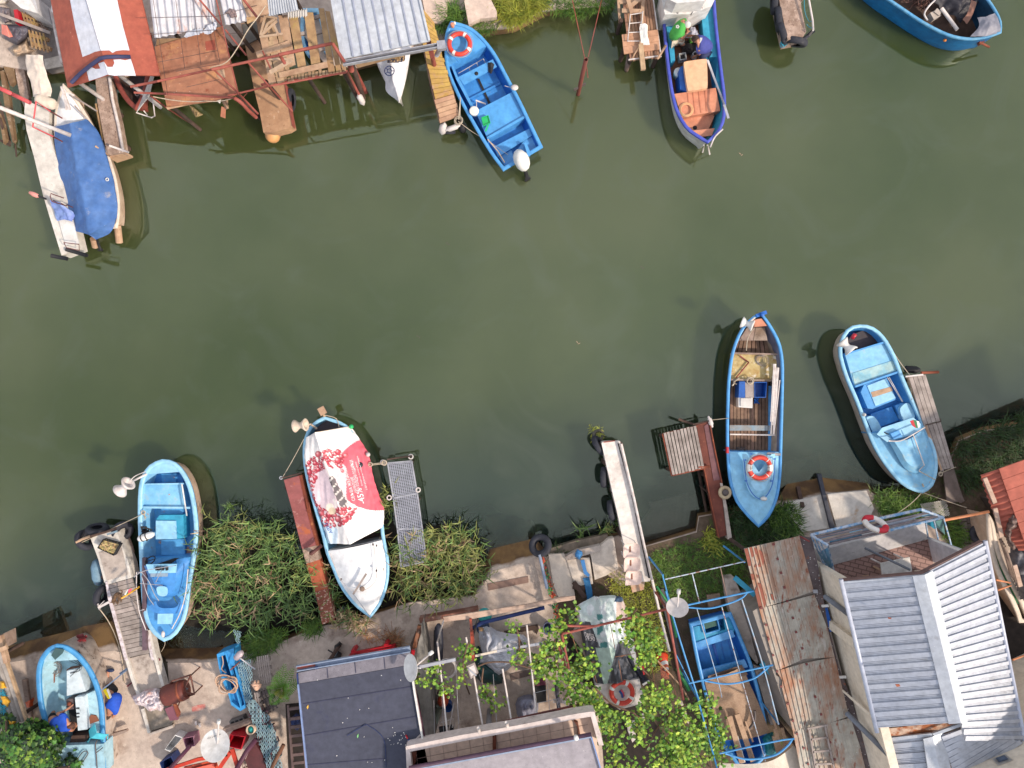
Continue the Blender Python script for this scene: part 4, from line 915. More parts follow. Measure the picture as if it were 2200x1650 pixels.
for y in(1080,1130,1163):mb.bar(p(732,y,1.31),p(760,y-3,1.31),.025,.02)
mb.split('hinge',BK,t)
PR(p,Q(815,950,915,905,945,1060,970,1210,940,1370,850,1250),1.15,.75).b('side_bench',LBLUE,t)
PR(p,Q(832,1215,870,1140,920,1150,945,1200,860,1230),1.18,1.15).t('brown_box',BROWNF,'worn brown box lid on the starboard bench of the boat ashore','box')
TUB(Y(p,.78,518,740,512,900,505,990),.03,6).b('shaft',BROWNF,t)
PR(p,Q(688,1340,835,1335,850,1350,780,1450,645,1470),1.1,.8).b('engine_step',DW,t)
t2=TH('outboard_engine','greasy small engine block in the well of the boat ashore','engine',p(672,1040,.9))
PR(p,Q(635,995,705,985,712,1085,640,1095),1.15,.85).b('block',mat('engine_grey',(110,95,95),(70,55,55),8),t2);LA(Q(.05,0,.05,.05,0,.06),XF(p(670,1030,1.15)),10).b('cap',RUST,t2)
PR(p,Q(480,1440,990,1420,1000,1700,520,1700),1.25,.8).b('sterndeck',LBLUE,t)
mb=MB()
for k in range(9):mb.torus(XF(p(520+rnd()*30,690+rnd()*22,.78+.006*k),(rnd()*.15,rnd()*.15,1)),.14+rnd()*.04,.007,20,4)
mb.b('cable_coil',mat('grey_cable',(150,140,135)),None,'loose coil of wires on the floor of the boat ashore','cable')
mb=MB()
for k in range(4):mb.tube(rsm([p(700+rnd()*60,620+rnd()*20,1.1),p(770+rnd()*15,670+rnd()*20,1.2),p(740+rnd()*30,720,1.22),p(690+rnd()*20,760+rnd()*20,1.22)],12),.006,4)
mb.b('wires',BK,t)
TUB(rsm(Y(p,1.3,930,1385,915,1430,925,1560,930,1650),10),.015).tube(rsm(Y(p,1.3,720,1600,790,1500,835,1490,840,1520,780,1610),14),.012).tube(Y(p,1.3,915,1510,985,1455),.012).b('cleats_and_cable',mat('dark_tools',(90,80,78)),t)
t2=TH('plastic_chair','cyan plastic chair tipped against the starboard rail of the boat ashore','chair',p(920,1330,1.1))
CYN=mat('cyan_plastic',(84,200,220),rough=.4)
SL([p(850,1290,1.35),p(905,1225,1.6),p(925,1320,1.6),p(862,1370,1.35)],.02).b('backrest',CYN,t2);SL([p(862,1365,1.35),p(925,1315,1.42),p(1035,1330,1.4),p(990,1378,1.36)],.02).b('seat',CYN,t2)
for a,c in(((862,1370,1.35),(820,1430,1.0)),((990,1378,1.36),(985,1400,1.1)),((1035,1330,1.4),(1030,1370,1.1))):TUB([p(*a),p(*c)],.016).b('leg',CYN,t2)
for q,l in((Q(1030,1335,1210,1285,1215,1305,1040,1370),0),):
 PR(p,q,.7,.6).t('prop_beam',WOOD,'short timber prop under the starboard side of the boat ashore','beam')
BA(p(240,800,.5),p(300,1220,.5),.12,.08).t('beam',WOOD,'weathered timber beam on the slab left of the boat ashore','beam')
mb=LO([Y(p,.6,245,1020,250,1070),[p(285,1000,.75),p(285,1075,.7)],Y(p,.6,322,975,325,1080)],10,5,.06,8);mb.b('orange_cloth',mat('orange_cloth',(225,95,45)),None,'crumpled orange cloth hanging on the weathered beam','cloth')
BA(p(968,910,1.5),p(1240,690,.55),.03,.03).bar(p(1150,750,.82),p(1240,688,.55),.07,.02).b('oar',mat('grey_blue_oar',(130,150,180)),None,'grey-blue oar leaning from the boat ashore onto the jetty','oar')
BA(p(1220,868,.5),p(1460,665,.62),.035,.035).bar(p(1460,665,.62),p(1530,605,.65),.08,.02).b('oar',mat('red_oar',(120,45,60)),None,'dark red oar across the jetty slab','oar')
mb=LO([[p(730,375,.6),p(715,450,.5),p(760,480,.5)],[p(790,365,.7),p(790,430,.7),p(790,480,.6)],[p(825,385,.6),p(825,430,.6),p(815,470,.5)]],12,6,.06,8);mb.tube([p(715,455,.7),p(825,390,.8)],.04);mb.b('folded_parasol',mat('dark_red_cloth',(120,32,40)),None,'folded dark red cloth on the waterside ledge behind the boat ashore','cloth')
hullname(b,7,3,'НХ 39',False,BLK,t,.16,-.5,-.02)
# boat under blue tarp (left)
p=ZD
t=TH('sailing_boat','white boat under a blue tarpaulin moored along the white concrete walkway','boat',p(750,700,0),'fishing boats in the creek')
b=Boat(t,p,Q(560,-80,520,60,492,200,488,400,520,600,570,850,640,1050,670,1180,700,1215),Q(560,-80,680,60,790,240,880,400,960,560,1010,720,1045,900,1050,1080,1030,1190),zm=.65,zb=.9,zs=.65,transom=True,rimw=.07,fl=.6)
b.hull(mat('cream_hull',(225,200,180)));b.rim(mat('cream_rim',(230,215,200)));b.liner(WH,.24,WH);b.deck(FD,p,(660,330),camber=.12,z=.02)
mb=LO([[p(*q,.74)for q in Q(482,302,488,460,505,580,540,760,590,960,650,1130,665,1225)],[p(*q,1.12)for q in Q(622,268,640,440,672,640,720,860,748,1000,765,1160,800,1250)],[p(*q,.84)for q in Q(765,228,860,330,920,480,960,620,1005,780,1040,1000,1040,1110)],[p(*q,.6)for q in Q(800,250,875,360,940,500,975,640,1012,790,1045,1010,1015,1185)]],80,16,.05,2.2,0,4)
mb.loft([[p(660,1225,.74),p(720,1236,.75),p(790,1255,.75)],[p(790,1230,1.0),p(830,1260,.7),p(850,1300,.6)],[p(1030,1110,.8),p(980,1235,.7),p(850,1300,.62)]],16,5,.02,4)
mb.b('tarpaulin',TARPB,t)
mb=MB()
for a,c in(((1040,1170,.3),(1058,1325,.1)),((830,1290,.3),(845,1360,.1))):mb.tube([p(*a),p(*c)],.09,12)
mb.split('wood_pole',WDT,t,n=24)
TUB([p(860,1300,.3),p(890,1385,.1)],.035,6).box(p(890,1390,.08),.12,.06,.06).b('rudder',BK,t)
MB().torus(XF(p(950,765,.93)),.035,.014,14,6).b('grommet_ring',WH,t)
TUB([p(0,128,2.2),p(628,375,1.5)],.05,10).t('white_boom',WT,'long white pole reaching from the left edge over the tarpaulin boat','pole')
BA(p(545,-60,1.5),p(620,150,1.1),.05).bar(p(570,-10,1.4),p(590,150,1.1),.04).bar(p(555,-20,1.4),p(660,20,1.3),.03).b('bow_frame',WT,t)
mb=MB()
for a,c in(((650,30),(860,160)),((660,110),(770,230))):mb.tube([p(*a,1.1),p(*c,.9)],.02)
mb.split('spar',WDG,t,n=12)
TUB([p(845,470,.9),p(975,560,.75)],.025,8).t('handle',WDT,'wooden shaft on the edge of the blue tarpaulin','shaft')
def pier(name,label,loc,group=None):return TH(name,label,'jetty',loc,group)
def post(mb,q,r=.05,z0=-.6):mb.tube([Ve((q.x,q.y,z0)),q],r,8)
# white concrete walkway, top left
p=ZD
t=pier('walkway','long narrow white concrete walkway beside the tarpaulin boat',p(400,700,0))
PR(p,Q(215,170,225,60,275,85,440,150,425,330,520,640,600,960,700,1380,545,1440,480,1230,380,900,300,560,235,330),.75,.35).b('slab',CONCW,t)
mb=MB()
for q in((250,260),(300,420),(400,800),(540,1350),(660,1340),(430,500)):post(mb,p(*q,.4),.07)
mb.split('support',DW,t,n=16)
PR(p,Q(515,1110,640,1110,700,1330,580,1345),.80,.76).t('white_board',WH,'bright white sheet near the end of the concrete walkway','board')
mb=LO([[p(450,950,1.0),p(470,1040,.9),p(510,1135,.8)],[p(530,970,1.15),p(560,1050,1.0),p(570,1120,.9)],[p(610,1030,1.0),p(650,1060,.95),p(645,1140,.85)]],20,8,.08,7);mb.b('blue_cloth',mat('pale_blue_cloth',(140,165,220),(100,120,190),6),None,'pale blue cloth hung over the brown chair frame on the walkway','cloth')
BRT=mat('brown_tube',(110,66,66))
t2=TH('chair','brown tubular chair frame on the white walkway under a pale blue cloth','chair',p(530,960,.76))
TUB([p(565,930,1.1),p(450,890,1.3),p(445,915,1.3),p(460,960,1.2),p(590,1000,1.1)],.014).b('backrest',BRT,t2)
for a in((470,950,1.2),(590,990,1.1)):TUB([p(*a),Ve((p(*a).x,p(*a).y,.76))],.014).b('leg',BRT,t2)
TUB([p(565,1325,1.0),p(700,1340,1.0),p(705,1395,.95),p(590,1370,1.0),p(565,1325,1.0)],.012).t('tube_frame',BRT,'low brown tube frame at the end of the white walkway','frame')
for a,c,l in(((585,1385),(775,1440),'black tyre-rubber roller at the end of the white walkway'),((455,1440),(600,1470),'black roller overhanging the water at the walkway tip'),):
 TUB([p(*a,.8),p(*c,.75)],.05,10).t('roller',BK,l,'roller')
t2=TH('paddle','pink-bladed paddle with a black shaft sticking out left of the white walkway','paddle',p(340,910,.8));TUB([p(410,940,.8),p(335,910,.85)],.025,8).b('shaft',BK,t2)
LA(Q(.02,0,.055,.05,.06,.15,.04,.26,0,.28),XF(p(345,918,.84),p(262,880,.84)-p(345,918,.84)),12).b('blade',mat('pink_plastic',(240,160,150)),t2)
t2=TH('pipe_barrier','pink painted pipe frame over the white walkway','frame',p(350,250,.75))
TUB([p(445,160,1.3),p(320,75,1.7),p(290,300,1.7),p(470,385,1.3)],.022,8).b('rail',mat('pink_paint',(215,90,95)),t2)
for a in((445,160,1.3),(470,385,1.3)):q=p(*a);TUB([q,Ve((q.x,q.y,0))],.02).b('leg',REDT,t2)
TUB([p(90,0,1.9),p(265,85,1.3)],.05,10).tube([p(-40,-60,2.3),p(90,0,1.9)],.05,10).b('pink_pole',mat('pink_paint',(215,90,95)),None,'thick pink pole slanting down from the left edge to the white walkway','pole')
t2=TH('gas_cylinder','cream cylinder with a dark end at the top of the white walkway','cylinder',p(380,50,.8))
LA(Q(.05,0,.13,.02,.14,.08,.14,.42,.1,.48,0,.48),XF(p(330,50,1.0),p(440,90,1.0)-p(330,50,1.0)),18).b('body',CREAM,t2);LA(Q(.09,0,.09,.02,.03,.03,0,.03),XF(p(345,58,1.03),(-.6,.2,.7)),14).b('cap',BK,t2)
p=ZA
mb=LO([[p(300,645,1.1),p(295,760,1.0),p(350,930,1.0),p(400,1150,.95)],[p(400,645,1.2),p(420,800,1.15),p(470,950,1.1),p(480,1150,1.1)],[p(515,660,1.15),p(545,830,1.1),p(590,1000,1.0),p(600,1140,1.0)]],36,10,.08,3);mb.b('canvas_sheet',mat('cream_canvas',(236,222,208),(222,205,192),4),None,'cream canvas sheet draped over goods at the head of the white walkway','sheet')
# rough pier with white pipe
t=pier('pier','rough speckled concrete pier with a white pipe along its edge below the red gabled roof',ZA(1250,1250,0))
RCON=mat('rough_concrete',(196,170,155),(150,125,110),5,.35,.65,dirt=[((110,85,75),18,.58,.68),((225,205,190),9,.62,.72)],rough=.95,bump=1.0,bs=30)
PR(p,Q(1125,900,1290,900,1320,1150,1385,1400,1440,1700,1450,1800,1275,1830,1230,1650,1150,1200),.7,.4).b('deck',RCON,t)
TUB(Y(p,.74,1295,920,1330,1180,1400,1480,1455,1790),.04,8).b('white_pipe',WT,t)
TUB(Y(p,.6,1140,1230,1220,1660),.04,8).b('side_pole',WDY,t)
PR(p,Q(1275,1835,1480,1790,1480,1810,1290,1870),.6,.2).b('end_beam',WDT,t)
mb=MB()
for q in((1300,1700),(1420,1700),(1200,1300),(1330,1300)):post(mb,p(*q,.42),.08)
mb.split('support',DW,t,n=16)
TUB([ZD(970,465,.85),ZD(1140,525,.75)],.03,8).t('bar',WT,'pale bar across the end of the rough pier','bar')
# brown concrete dock with buoy
p=ZB
t=pier('pier','brown concrete pier with a worn pale patch and a round buoy at its tip',p(1450,1000,0))
BC=mat('brown_concrete',(190,150,116),(168,128,98),2.4,.35,.7,dirt=[((226,200,178),2.6,.62,.72),((140,100,75),12,.6,.72)],rough=.9)
PR(p,Q(1120,260,1290,230,1340,480,1340,680,1610,940,1650,1180,1695,1390,1640,1425,1560,1445,1470,1470,1370,1465,1330,1240,1270,1000,1180,560),.7,.35).b('deck',BC,t)
PR(p,Q(1608,940,1622,935,1662,1150,1700,1385,1690,1395),.73,.5).b('edge_beam',REDT,t)
mb=MB()
for q in((1400,1400),(1640,1350),(1300,900),(1550,900)):post(mb,p(*q,.36),.09)
mb.split('support',DW,t,n=16)
PR(p,Q(1130,270,1290,235,1320,420,1170,500),.76,.72).b('grey_slab',mat('old_grey_slab',(120,115,108),(90,86,80),4),t)
LA(Q(0,-.2,.1,-.17,.17,-.1,.2,0,.17,.1,.1,.17,0,.2),XF(p(1475,1500,.35),(.2,.3,1)),20).b('buoy',mat('orange_buoy',(230,165,100),(190,150,110),5,dirt=(90,150,150),ds=4,dlo=.6,dhi=.7),None,'round faded orange buoy at the tip of the brown concrete pier','buoy')
tyre(p(1670,1110,.4),(1,-.1,.0),.22,.08,'dark tyre hung on the right flank of the brown concrete pier')
# yellow plank pier
p=ZE
t=pier('plank_pier','narrow yellow-lichened plank pier beside the bright blue boat with the lifebuoy',p(180,600,0))
YP=mat('yellow_planks',(214,176,96),(190,150,84),2.5,.35,.7,dirt=[((200,160,130),5,.52,.7),((120,85,55),14,.62,.74)],rough=.9,isl=.12)
GPK=mat('tan_planks',(205,165,135),(180,140,112),3,.35,.7,dirt=[((120,90,70),14,.6,.74)],rough=.9,isl=.12)
def strip(mb,Lq,Rq,z,n,gap=.012,th=.04,jit=.02):
 A=rsm([p(x,y,z)for x,y in Lq],n+1);Bq=rsm([p(x,y,z)for x,y in Rq],n+1)
 for i in range(n):
  d=(A[i+1]-A[i]);g=gap/max(.01,d.length)/2;e=(Bq[i]-A[i]).normalized();j=rnd()*jit;k=rnd()*jit;zz=Ve((0,0,rnd()*.006))
  mb.slab([A[i].lerp(A[i+1],g)-e*j+zz,Bq[i].lerp(Bq[i+1],g)+e*k+zz,Bq[i].lerp(Bq[i+1],1-g)+e*k+zz,A[i].lerp(A[i+1],1-g)-e*j+zz],th)
 return mb
strip(MB(),Q(20,60,40,400,100,700,140,880),Q(130,190,175,370,270,700,312,830),.72,18).b('deck_boards',YP,t)
strip(MB(),[(140,882),(190,1090)],[(313,832),(358,1030)],.72,5).b('deck_boards',GPK,t)
BA(p(95,690,.66),p(188,1085,.66),.06,.1).bar(p(40,400,.66),p(95,690,.66),.06,.1).b('side_beam',DW,t)
BA(p(265,690,.64),p(355,1030,.64),.06,.1).b('side_beam',DW,t)
mb=MB()
for q in((200,1060),(345,1010),(110,750),(290,740),(60,450)):post(mb,p(*q,.6),.06)
mb.split('support',DW,t,n=16)
fender(p(225,1100,.55),p(205,1180,.3),.11,'fat white fender at the left corner of the yellow plank pier tip',WT)
fender(p(250,1150,.5),p(350,1115,.55),.07,'slim white fender across the tip of the yellow plank pier',WT)
tyre(p(262,1170,.25),(0,.8,.3),.14,.05,'small dark tyre below the tip of the yellow plank pier')
LA(Q(.05,0,.1,.04,.11,.2,.06,.3,0,.3),XF(p(390,1150,.2),(0,0,1)),12).t('fender',BK,'black rubber fender beside the post of the yellow plank pier','fender','fenders hung on the jetties')
mb=MB()
for k in range(4):mb.torus(XF(p(350,1070,.75+.01*k),(rnd()*.4,rnd()*.4,1)),.07+.015*k,.01,16,5)
mb.rope(p(350,1060,.76),p(368,870,.8),.013,0);mb.rope(p(362,1060,.76),p(366,860,.8),.01,.02);mb.t('rope_bundle',ROPE,'knotted pale rope on the corner of the yellow plank pier','rope')
# stakes and mud walkways at far left
p=ZA
WB=mat('algae_timber',(150,125,90),(110,85,60),2.5,.35,.7,dirt=[((190,170,145),5,.56,.7)],rough=.9,isl=.2)
tt_=TH('plank_walkway','broken walkway of rough grey planks in the shade at the left edge','walkway',p(120,1200,.2))
for q in(Q(0,840,40,830,110,1180,170,1650,150,1680,60,1300),Q(0,500,60,480,150,700,180,960,120,1010,30,760),Q(150,620,250,680,290,850,340,1150,300,1310,240,1150,190,900),Q(-20,1350,10,1340,70,1640,40,1700)):
 PR(p,q,.42,.3).b('plank',WB if q[0][0]!=150 else RCON,tt_)
TUB([p(0,1390,.5),p(70,1640,.3)],.04).tube([p(-10,1200,.5),p(120,1700,.1)],.04).split('stake',DW,tt_,n=12)
BA(p(-10,1650,.3),p(120,1720,.3),.06).b('beam',DW,tt_)
TUB([p(180,1690,.2),p(195,1850,.0),],.02).split('stake',DW,tt_,n=12)
# top middle wood dock
p=ZF
t=pier('wooden_dock','rickety wooden dock of rough boards piled with a ladder and white towels',p(350,300,0))
mb=MB();planks(mb,p(160,-60,.74),p(455,-120,.74),p(545,560,.74),p(245,600,.74),10,.014,.04,.03);mb.b('deck_boards',mat('dock_boards',(178,138,112),(150,112,88),3,.35,.7,dirt=(95,70,58),ds=12,dlo=.58,dhi=.74,rough=.9,isl=.2),t)
for q in(Q(165,340,520,290,525,345,172,400),Q(172,402,525,347,530,405,178,460),Q(178,462,530,407,538,485,188,530)):PR(p,q,.79,.75).b('cross_board',mat('cross_boards',(206,158,126),(185,138,108),3,.35,.7,dirt=(130,95,75),ds=12,dlo=.6,dhi=.74),t)
BA(p(375,-100,.86),p(355,440,.86),.09,.08).bar(p(350,440,.84),p(375,690,.8),.12,.1).b('long_beam',WDT,t)
BA(p(230,590,.74),p(555,550,.74),.03,.05).bar(p(460,-100,.74),p(550,560,.74),.03,.05).b('edge_rail',WT,t)
mb=MB()
for q in((250,580),(520,540),(160,200),(190,480)):post(mb,p(*q,.7),.06)
mb.split('support',DW,t,n=16)
t2=TH('ladder','pale metal ladder leaning along the rickety wooden dock','ladder',p(290,270,.85))
TUB([p(250,130,.95),p(222,410,.86)],.014).b('rail',WT,t2);TUB([p(372,110,.95),p(345,410,.86)],.014).b('rail',WT,t2)
for f in(.05,.36,.68,.98):TUB([p(250,130,.95).lerp(p(222,410,.86),f),p(372,110,.95).lerp(p(345,410,.86),f)],.013).b('rung',WT,t2)
mb=LO([[p(345,235,1.0),p(340,300,.95),p(355,440,.9)],[p(400,235,1.02),p(405,340,.98),p(400,440,.92)],[p(420,245,.98),p(420,345,.95),p(440,445,.9)]],20,8,.04,9);mb.t('towel',RINGW,'crumpled bright white towels hung on the beam of the rickety dock','towel')
BA(p(125,-60,1.0),p(145,225,.6),.06).split('plank',WDT,None,n=8,label='tall stake at the left side of the rickety dock',cat='stake')
for i,(a,c,l)in enumerate((((140,20),(360,0),'crooked board across the head of the rickety dock'),((165,105),(370,110),'level crossboard above the ladder on the rickety dock'),((240,70),(350,-20),'slanting offcut on the rickety dock'),((215,-40),(265,130),'steep offcut crossing the boards of the rickety dock'))):
 BA(p(*a,.9+i*.03),p(*c,.9+i*.03),.1,.03).t('board',WDT,l,'board')
t2=TH('handrail','low weathered handrail at the lower right corner of the rickety dock','handrail',p(560,520,.7));TUB([p(515,580,.8),p(600,445,1.0)],.03,8).b('rail',WDT,t2);TUB([p(270,570,.75),p(330,460,.9)],.02,6).b('strut',WDT,t2)
tyre(p(228,600,.3),(1,-.2,.1),.2,.06,'worn tyre at the lower left corner of the rickety wooden dock',m=mat('grey_tyre',(120,100,92)))
# tyre-clad jetty
p=ZG
t=pier('jetty','short concrete jetty clad with black tyres at the top of the photo',p(380,150,0))
PR(p,Q(255,-80,430,-80,450,80,485,250,460,290,340,315,310,180),.75,.2).b('deck',RCON,t)
TUB([p(495,-60,1.0),p(535,160,.95),p(540,240,.9)],.025,8).b('rail',WT,t)
for q in((498,-60),(540,240)):TUB([p(*q,.95),Ve((p(*q,.95).x,p(*q,.95).y,-.4))],.02).b('rail_post',WT,t)
for q,l,ax in(((232,10),'uppermost tyre on the left flank of the concrete jetty',(1,0,.25)),((265,150),'middle tyre on the left flank of the concrete jetty',(1,.1,.3)),((295,260),'lower tyre at the left corner of the concrete jetty',(.9,.3,.35)),((395,330),'half-sunk tyre across the tip of the concrete jetty',(.2,1,.3))):tyre(p(*q,.5),ax,.24,.09,l)
TUB([p(450,320,.6),p(545,240,.7)],.05,8).t('dark_roller',TYRE,'dark ribbed roller at the right corner of the concrete jetty','roller')
mb=MB();mb.rope(p(470,-20,.9),p(500,160,.6),.008,.1);mb.rope(p(500,160,.6),p(535,165,.9),.008,.05);mb.rope(p(490,190,.7),p(535,220,.9),.008,.05)
for k in range(6):mb.torus(XF(p(310+rnd()*20,350+rnd()*12,.5),(rnd(),rnd(),1)),.06,.01,12,4)
mb.t('blue_white_line',ROPEB,'pale blue line looped around the tip of the concrete jetty','rope')
# leaning post with stays
p=ZE
t=TH('mooring_post','rusty steel tube post in the water with two thin stays to the shore','post',p(1410,840,0))
LA(Q(.055,-.8,.055,2.15,.04,2.15,.04,1.9),XF(p(1410,835,0),(0,0,1)),14,cap=False).b('tube',mat('dark_rust_tube',(126,66,54),(100,50,42),7),t)
TUB([p(1468,512,2.15),p(1355,-20,3.0)],.01,6).b('stay',REDT,t);TUB([p(1500,505,2.15),p(1622,-20,3.0)],.01,6).b('stay',REDT,t)
TUB([p(1480,560,1.8),p(1498,688,1.2)],.012,5).b('hanging_rod',REDT,t)
MB().box(p(1425,770,.5),.34,.03,.12,.5).b('clamp_plate',mat('dark_tools',(90,80,78)),t)
# lower docks
p=ZH
t=pier('boarded_jetty','jetty with a pale concrete head, grey boards and a cat walking on it',p(330,1200,0))
PR(p,Q(128,735,335,665,380,790,440,950,460,1055,265,1110,240,1090,190,900),.72,.3).b('concrete_head',CONCW,t)
PR(p,Q(195,850,375,800,430,1030,260,1075),.735,.725).b('inset_panel',CONC,t)
strip(MB(),Q(262,1112,300,1250,345,1420,395,1600,430,1700),Q(462,1058,505,1190,550,1370,600,1570,625,1660),.72,17,.012,.04,.0).b('boards',WDG,t)
LACE=mat('peeling_edge',(226,216,222),(190,175,175),12,.4,.6)
PR(p,Q(248,1090,262,1085,300,1230,345,1410,395,1580,430,1720,405,1720,365,1580,320,1410,270,1230),.75,.68).b('edge_strip',LACE,t)
PR(p,Q(545,1330,562,1400,610,1560,640,1720,620,1720,585,1560,540,1400),.75,.68).b('edge_strip',LACE,t)
PR(p,Q(545,895,575,895,580,1640,545,1640),.85,.76).b('dark_beam',mat('purple_beam',(110,88,100),(80,60,66),4),t)
TUB([p(130,720,.8),p(240,690,.85),p(335,655,.8)],.03,8).b('head_rail',DW,t)
mb=MB()
for q in((150,760),(350,720),(230,1050),(440,1020),(320,1400),(560,1500)):post(mb,p(*q,.5),.06)
mb.split('support',DW,t,n=16)
TUB([p(15,770,.75),p(60,745,.75),p(130,720,.78)],.035,8).t('post',WDT,'pale driftwood spar jutting left from the jetty head','spar')
BA(p(265,705,.82),p(345,680,.82),.05).b('blue_grey_spar',mat('blue_grey_board',(120,150,170)),None,'small blue-grey spar on the jetty head','spar')
for q,ax,l in(((90,750),(.8,.5,.35),'tyre at the upper left corner of the jetty head'),((185,665),(.1,1,.25),'half-hidden tyre behind the jetty head'),((385,680),(.7,-.3,.55),'large black tyre between the jetty head and the blue boat'),((225,1200),(1,-.1,.25),'tyre hanging on the left side of the boarded jetty by the cat')):tyre(p(*q,.5),ax,.2,.085,l)
LA(Q(.03,0,.1,.05,.15,.2,.15,.5,.1,.65,.03,.7),XF(p(175,905,.35),Ve(p(195,1090,.35)-p(175,905,.35))),14).b('fender',mat('blue_grey_fender',(120,155,178),(90,120,145),5,dirt=(150,130,120),ds=6,dlo=.6,dhi=.75),None,'long faded blue fender on the left side of the boarded jetty','fender','fenders hung on the jetties')
tr=TH('shell_tray','black tray heaped with mussel shells on the jetty head','tray',p(270,810,.74))
bq=Y(p,.9,225,745,365,785,315,878,182,815)
mb=MB();cc=sum(bq,Ve())/4
for i in range(4):mb.slab([bq[i],bq[(i+1)%4],bq[(i+1)%4].lerp(cc,.08),bq[i].lerp(cc,.08)],drop=.74)
mb.b('tray_walls',BK,tr)
mb=MB();mb.slab([q.lerp(cc,.06)-Ve((0,0,.08))for q in bq],.06)
for k in range(300):
 f,g=random.random(),random.random();q=(bq[0].lerp(bq[1],f)).lerp(bq[3].lerp(bq[2],f),g).lerp(cc,.12);q.z=.85+rnd()*.02;mb.box(q,.05,.03,.02,rnd(0,3),Matrix.Rotation(rnd()*.5,4,'X'))
mb.b('shells',mat('shells_mixed',(190,170,120),(150,130,80),8,isl=.6),tr)
TUB(rsm([p(330,860,.76),p(345,815,.95),p(380,790,.9)],6),.01).b('handle',BK,tr)
TUB(rsm(Y(p,.3,435,730,470,840,460,930,500,960),12),.04,8).tube(rsm(Y(p,.2,440,790,420,870),6),.02).t('driftwood',WOOD,'curved driftwood branch between the jetty and the light blue boat','branch')
BA(p(195,1295,.7),p(280,1250,.75),.06,.06).tube([p(190,1270,.8),p(205,1310,.6)],.025).tube([p(195,1285,.75),p(240,1240,.8)],.01).b('cleat_arm',WT,t)
TUB(rsm([p(205,1310,.7),p(270,1400,.5),p(330,1520,.5),p(370,1650,.5),p(395,1800,.5),p(402,1900,.5)],24),.014,6).t('rope',ROPE,'long beige rope trailing from the boarded jetty onto the slab','rope')
mb=MB()
for a,c in(((450,1220),(560,1400)),((440,1210),(540,1330))):mb.tube([p(*a,.78),p(*c,.77)],.012)
mb.t('thin_rods',WDG,'thin bent rods on the boards next to the cat','rods')
p=ZI
t=pier('jetty_ramp','concrete ramp with white painted kerbs leading from the bank onto the boarded jetty',p(1400,800,.4))
PR(p,Q(1230,600,1465,545,1560,880,1330,930,1290,800),.66,.44).b('slab',CONC,t)
PR(p,Q(1340,940,1560,880,1660,1200,1640,1240,1440,1290),.56,.44).b('slab',mat('wet_slab',(170,155,140),(120,110,98),2,.45,.55),t)
PR(p,Q(1110,250,1130,245,1215,560,1280,790,1345,950,1310,950,1250,790,1190,580),.74,.5).b('kerb',CONCW,t)
PR(p,Q(1420,330,1440,325,1490,560,1580,880,1555,900,1460,560),.74,.5).b('kerb',CONCW,t)
PR(p,Q(1350,1090,1380,1080,1440,1310,1415,1320),.6,.44).b('kerb',CONCW,t)
PR(p,Q(1425,1320,1650,1240,1660,1265,1435,1340),.58,.44).b('kerb',CONC,t)
PR(p,Q(1580,640,1600,640,1620,900,1580,900,1480,560),.47,.3).b('dark_gutter',mat('mossy_dark',(66,58,44),(48,44,34),8),t)
# D4 rusty beam
p=ZK
t=pier('steel_beam','long rusty red steel box beam sloping from the bank beside the printed-cover boat',p(270,1050,0))
BEAM=mat('dull_red_beam',(160,92,92),(140,76,72),1.5,.35,.7,dirt=[((190,140,135),6,.6,.72),((180,96,60),2,.6,.66)],rough=.75)
BEAM2=mat('orange_rust_beam',(186,98,66),(165,78,52),2,.35,.7,dirt=[((235,190,150),9,.64,.7)],rough=.8)
BEAM3=mat('flaking_rust_beam',(150,84,66),(130,68,52),2,dirt=[((215,185,165),14,.55,.62)],rough=.85)
PR(p,Q(98,565,205,535,250,760,325,1030,228,1055,160,790),.72,.45).b('span',BEAM,t)
PR(p,Q(228,1055,325,1030,350,1130,258,1160),.725,.45).b('concrete_patch',RCON,t)
PR(p,Q(258,1160,350,1130,410,1335,318,1360),.72,.45).b('span',BEAM2,t)
PR(p,Q(318,1360,410,1335,425,1380,460,1560,370,1590,340,1450),.74,.45).b('span',BEAM3,t)
PR(p,Q(205,535,225,530,270,745,345,1030,325,1032,250,765),.66,.45).b('lower_flange',RUST,t)
TUB(Y(p,.8,255,725,275,725,288,795,270,800),.012).b('grab_handle',RUST,t)
TUB(Y(p,.75,85,550,225,515),.02).b('end_bar',DW,t);MB().torus(XF(p(78,550,.75)),.035,.014,12,6).b('ring',SE,t)
mb=MB();post(mb,p(290,1085,.9),.05,.4);mb.tube(Y(p,.95,290,1090,365,1030),.045,8);mb.b('bollard',mat('dark_rust',(96,50,46)),t)
mb=MB()
for q in((120,620),(210,900),(300,1250)):post(mb,p(*q,.5),.07)
mb.split('support',DW,t,n=16)
t=pier('mesh_gangway','narrow metal mesh gangway over the reeds right of the printed-cover boat',p(970,800,0))
fr=Q(835,445,1005,430,1045,660,1080,910,1110,1140,930,1180,905,910,875,690)
mb=MB()
for i in range(len(fr)):mb.bar(p(*fr[i],.62),p(*fr[(i+1)%len(fr)],.62),.035,.05)
for a,c in(((875,692),(1045,662)),((905,912),(1080,910))):mb.bar(p(*a,.62),p(*c,.62),.035,.05)
mb.b('frame',SE,t)
lq=rsm([p(x,y,.63)for x,y in((835,445),(875,690),(905,910),(930,1180))],70);rq=rsm([p(x,y,.63)for x,y in((1005,430),(1045,660),(1080,910),(1110,1140))],70)
mb=MB()
for i in range(70):mb.bar(lq[i],rq[i],.016,.012)
for k in range(1,12):
 pts=[lq[i].lerp(rq[i],k/12)for i in range(0,70,6)]
 for a,c in zip(pts[:-1],pts[1:]):mb.bar(a,c,.016,.010)
mb.b('mesh',mat('mesh_metal',(170,172,186),metal=.3,bump=0),t)
mb=MB()
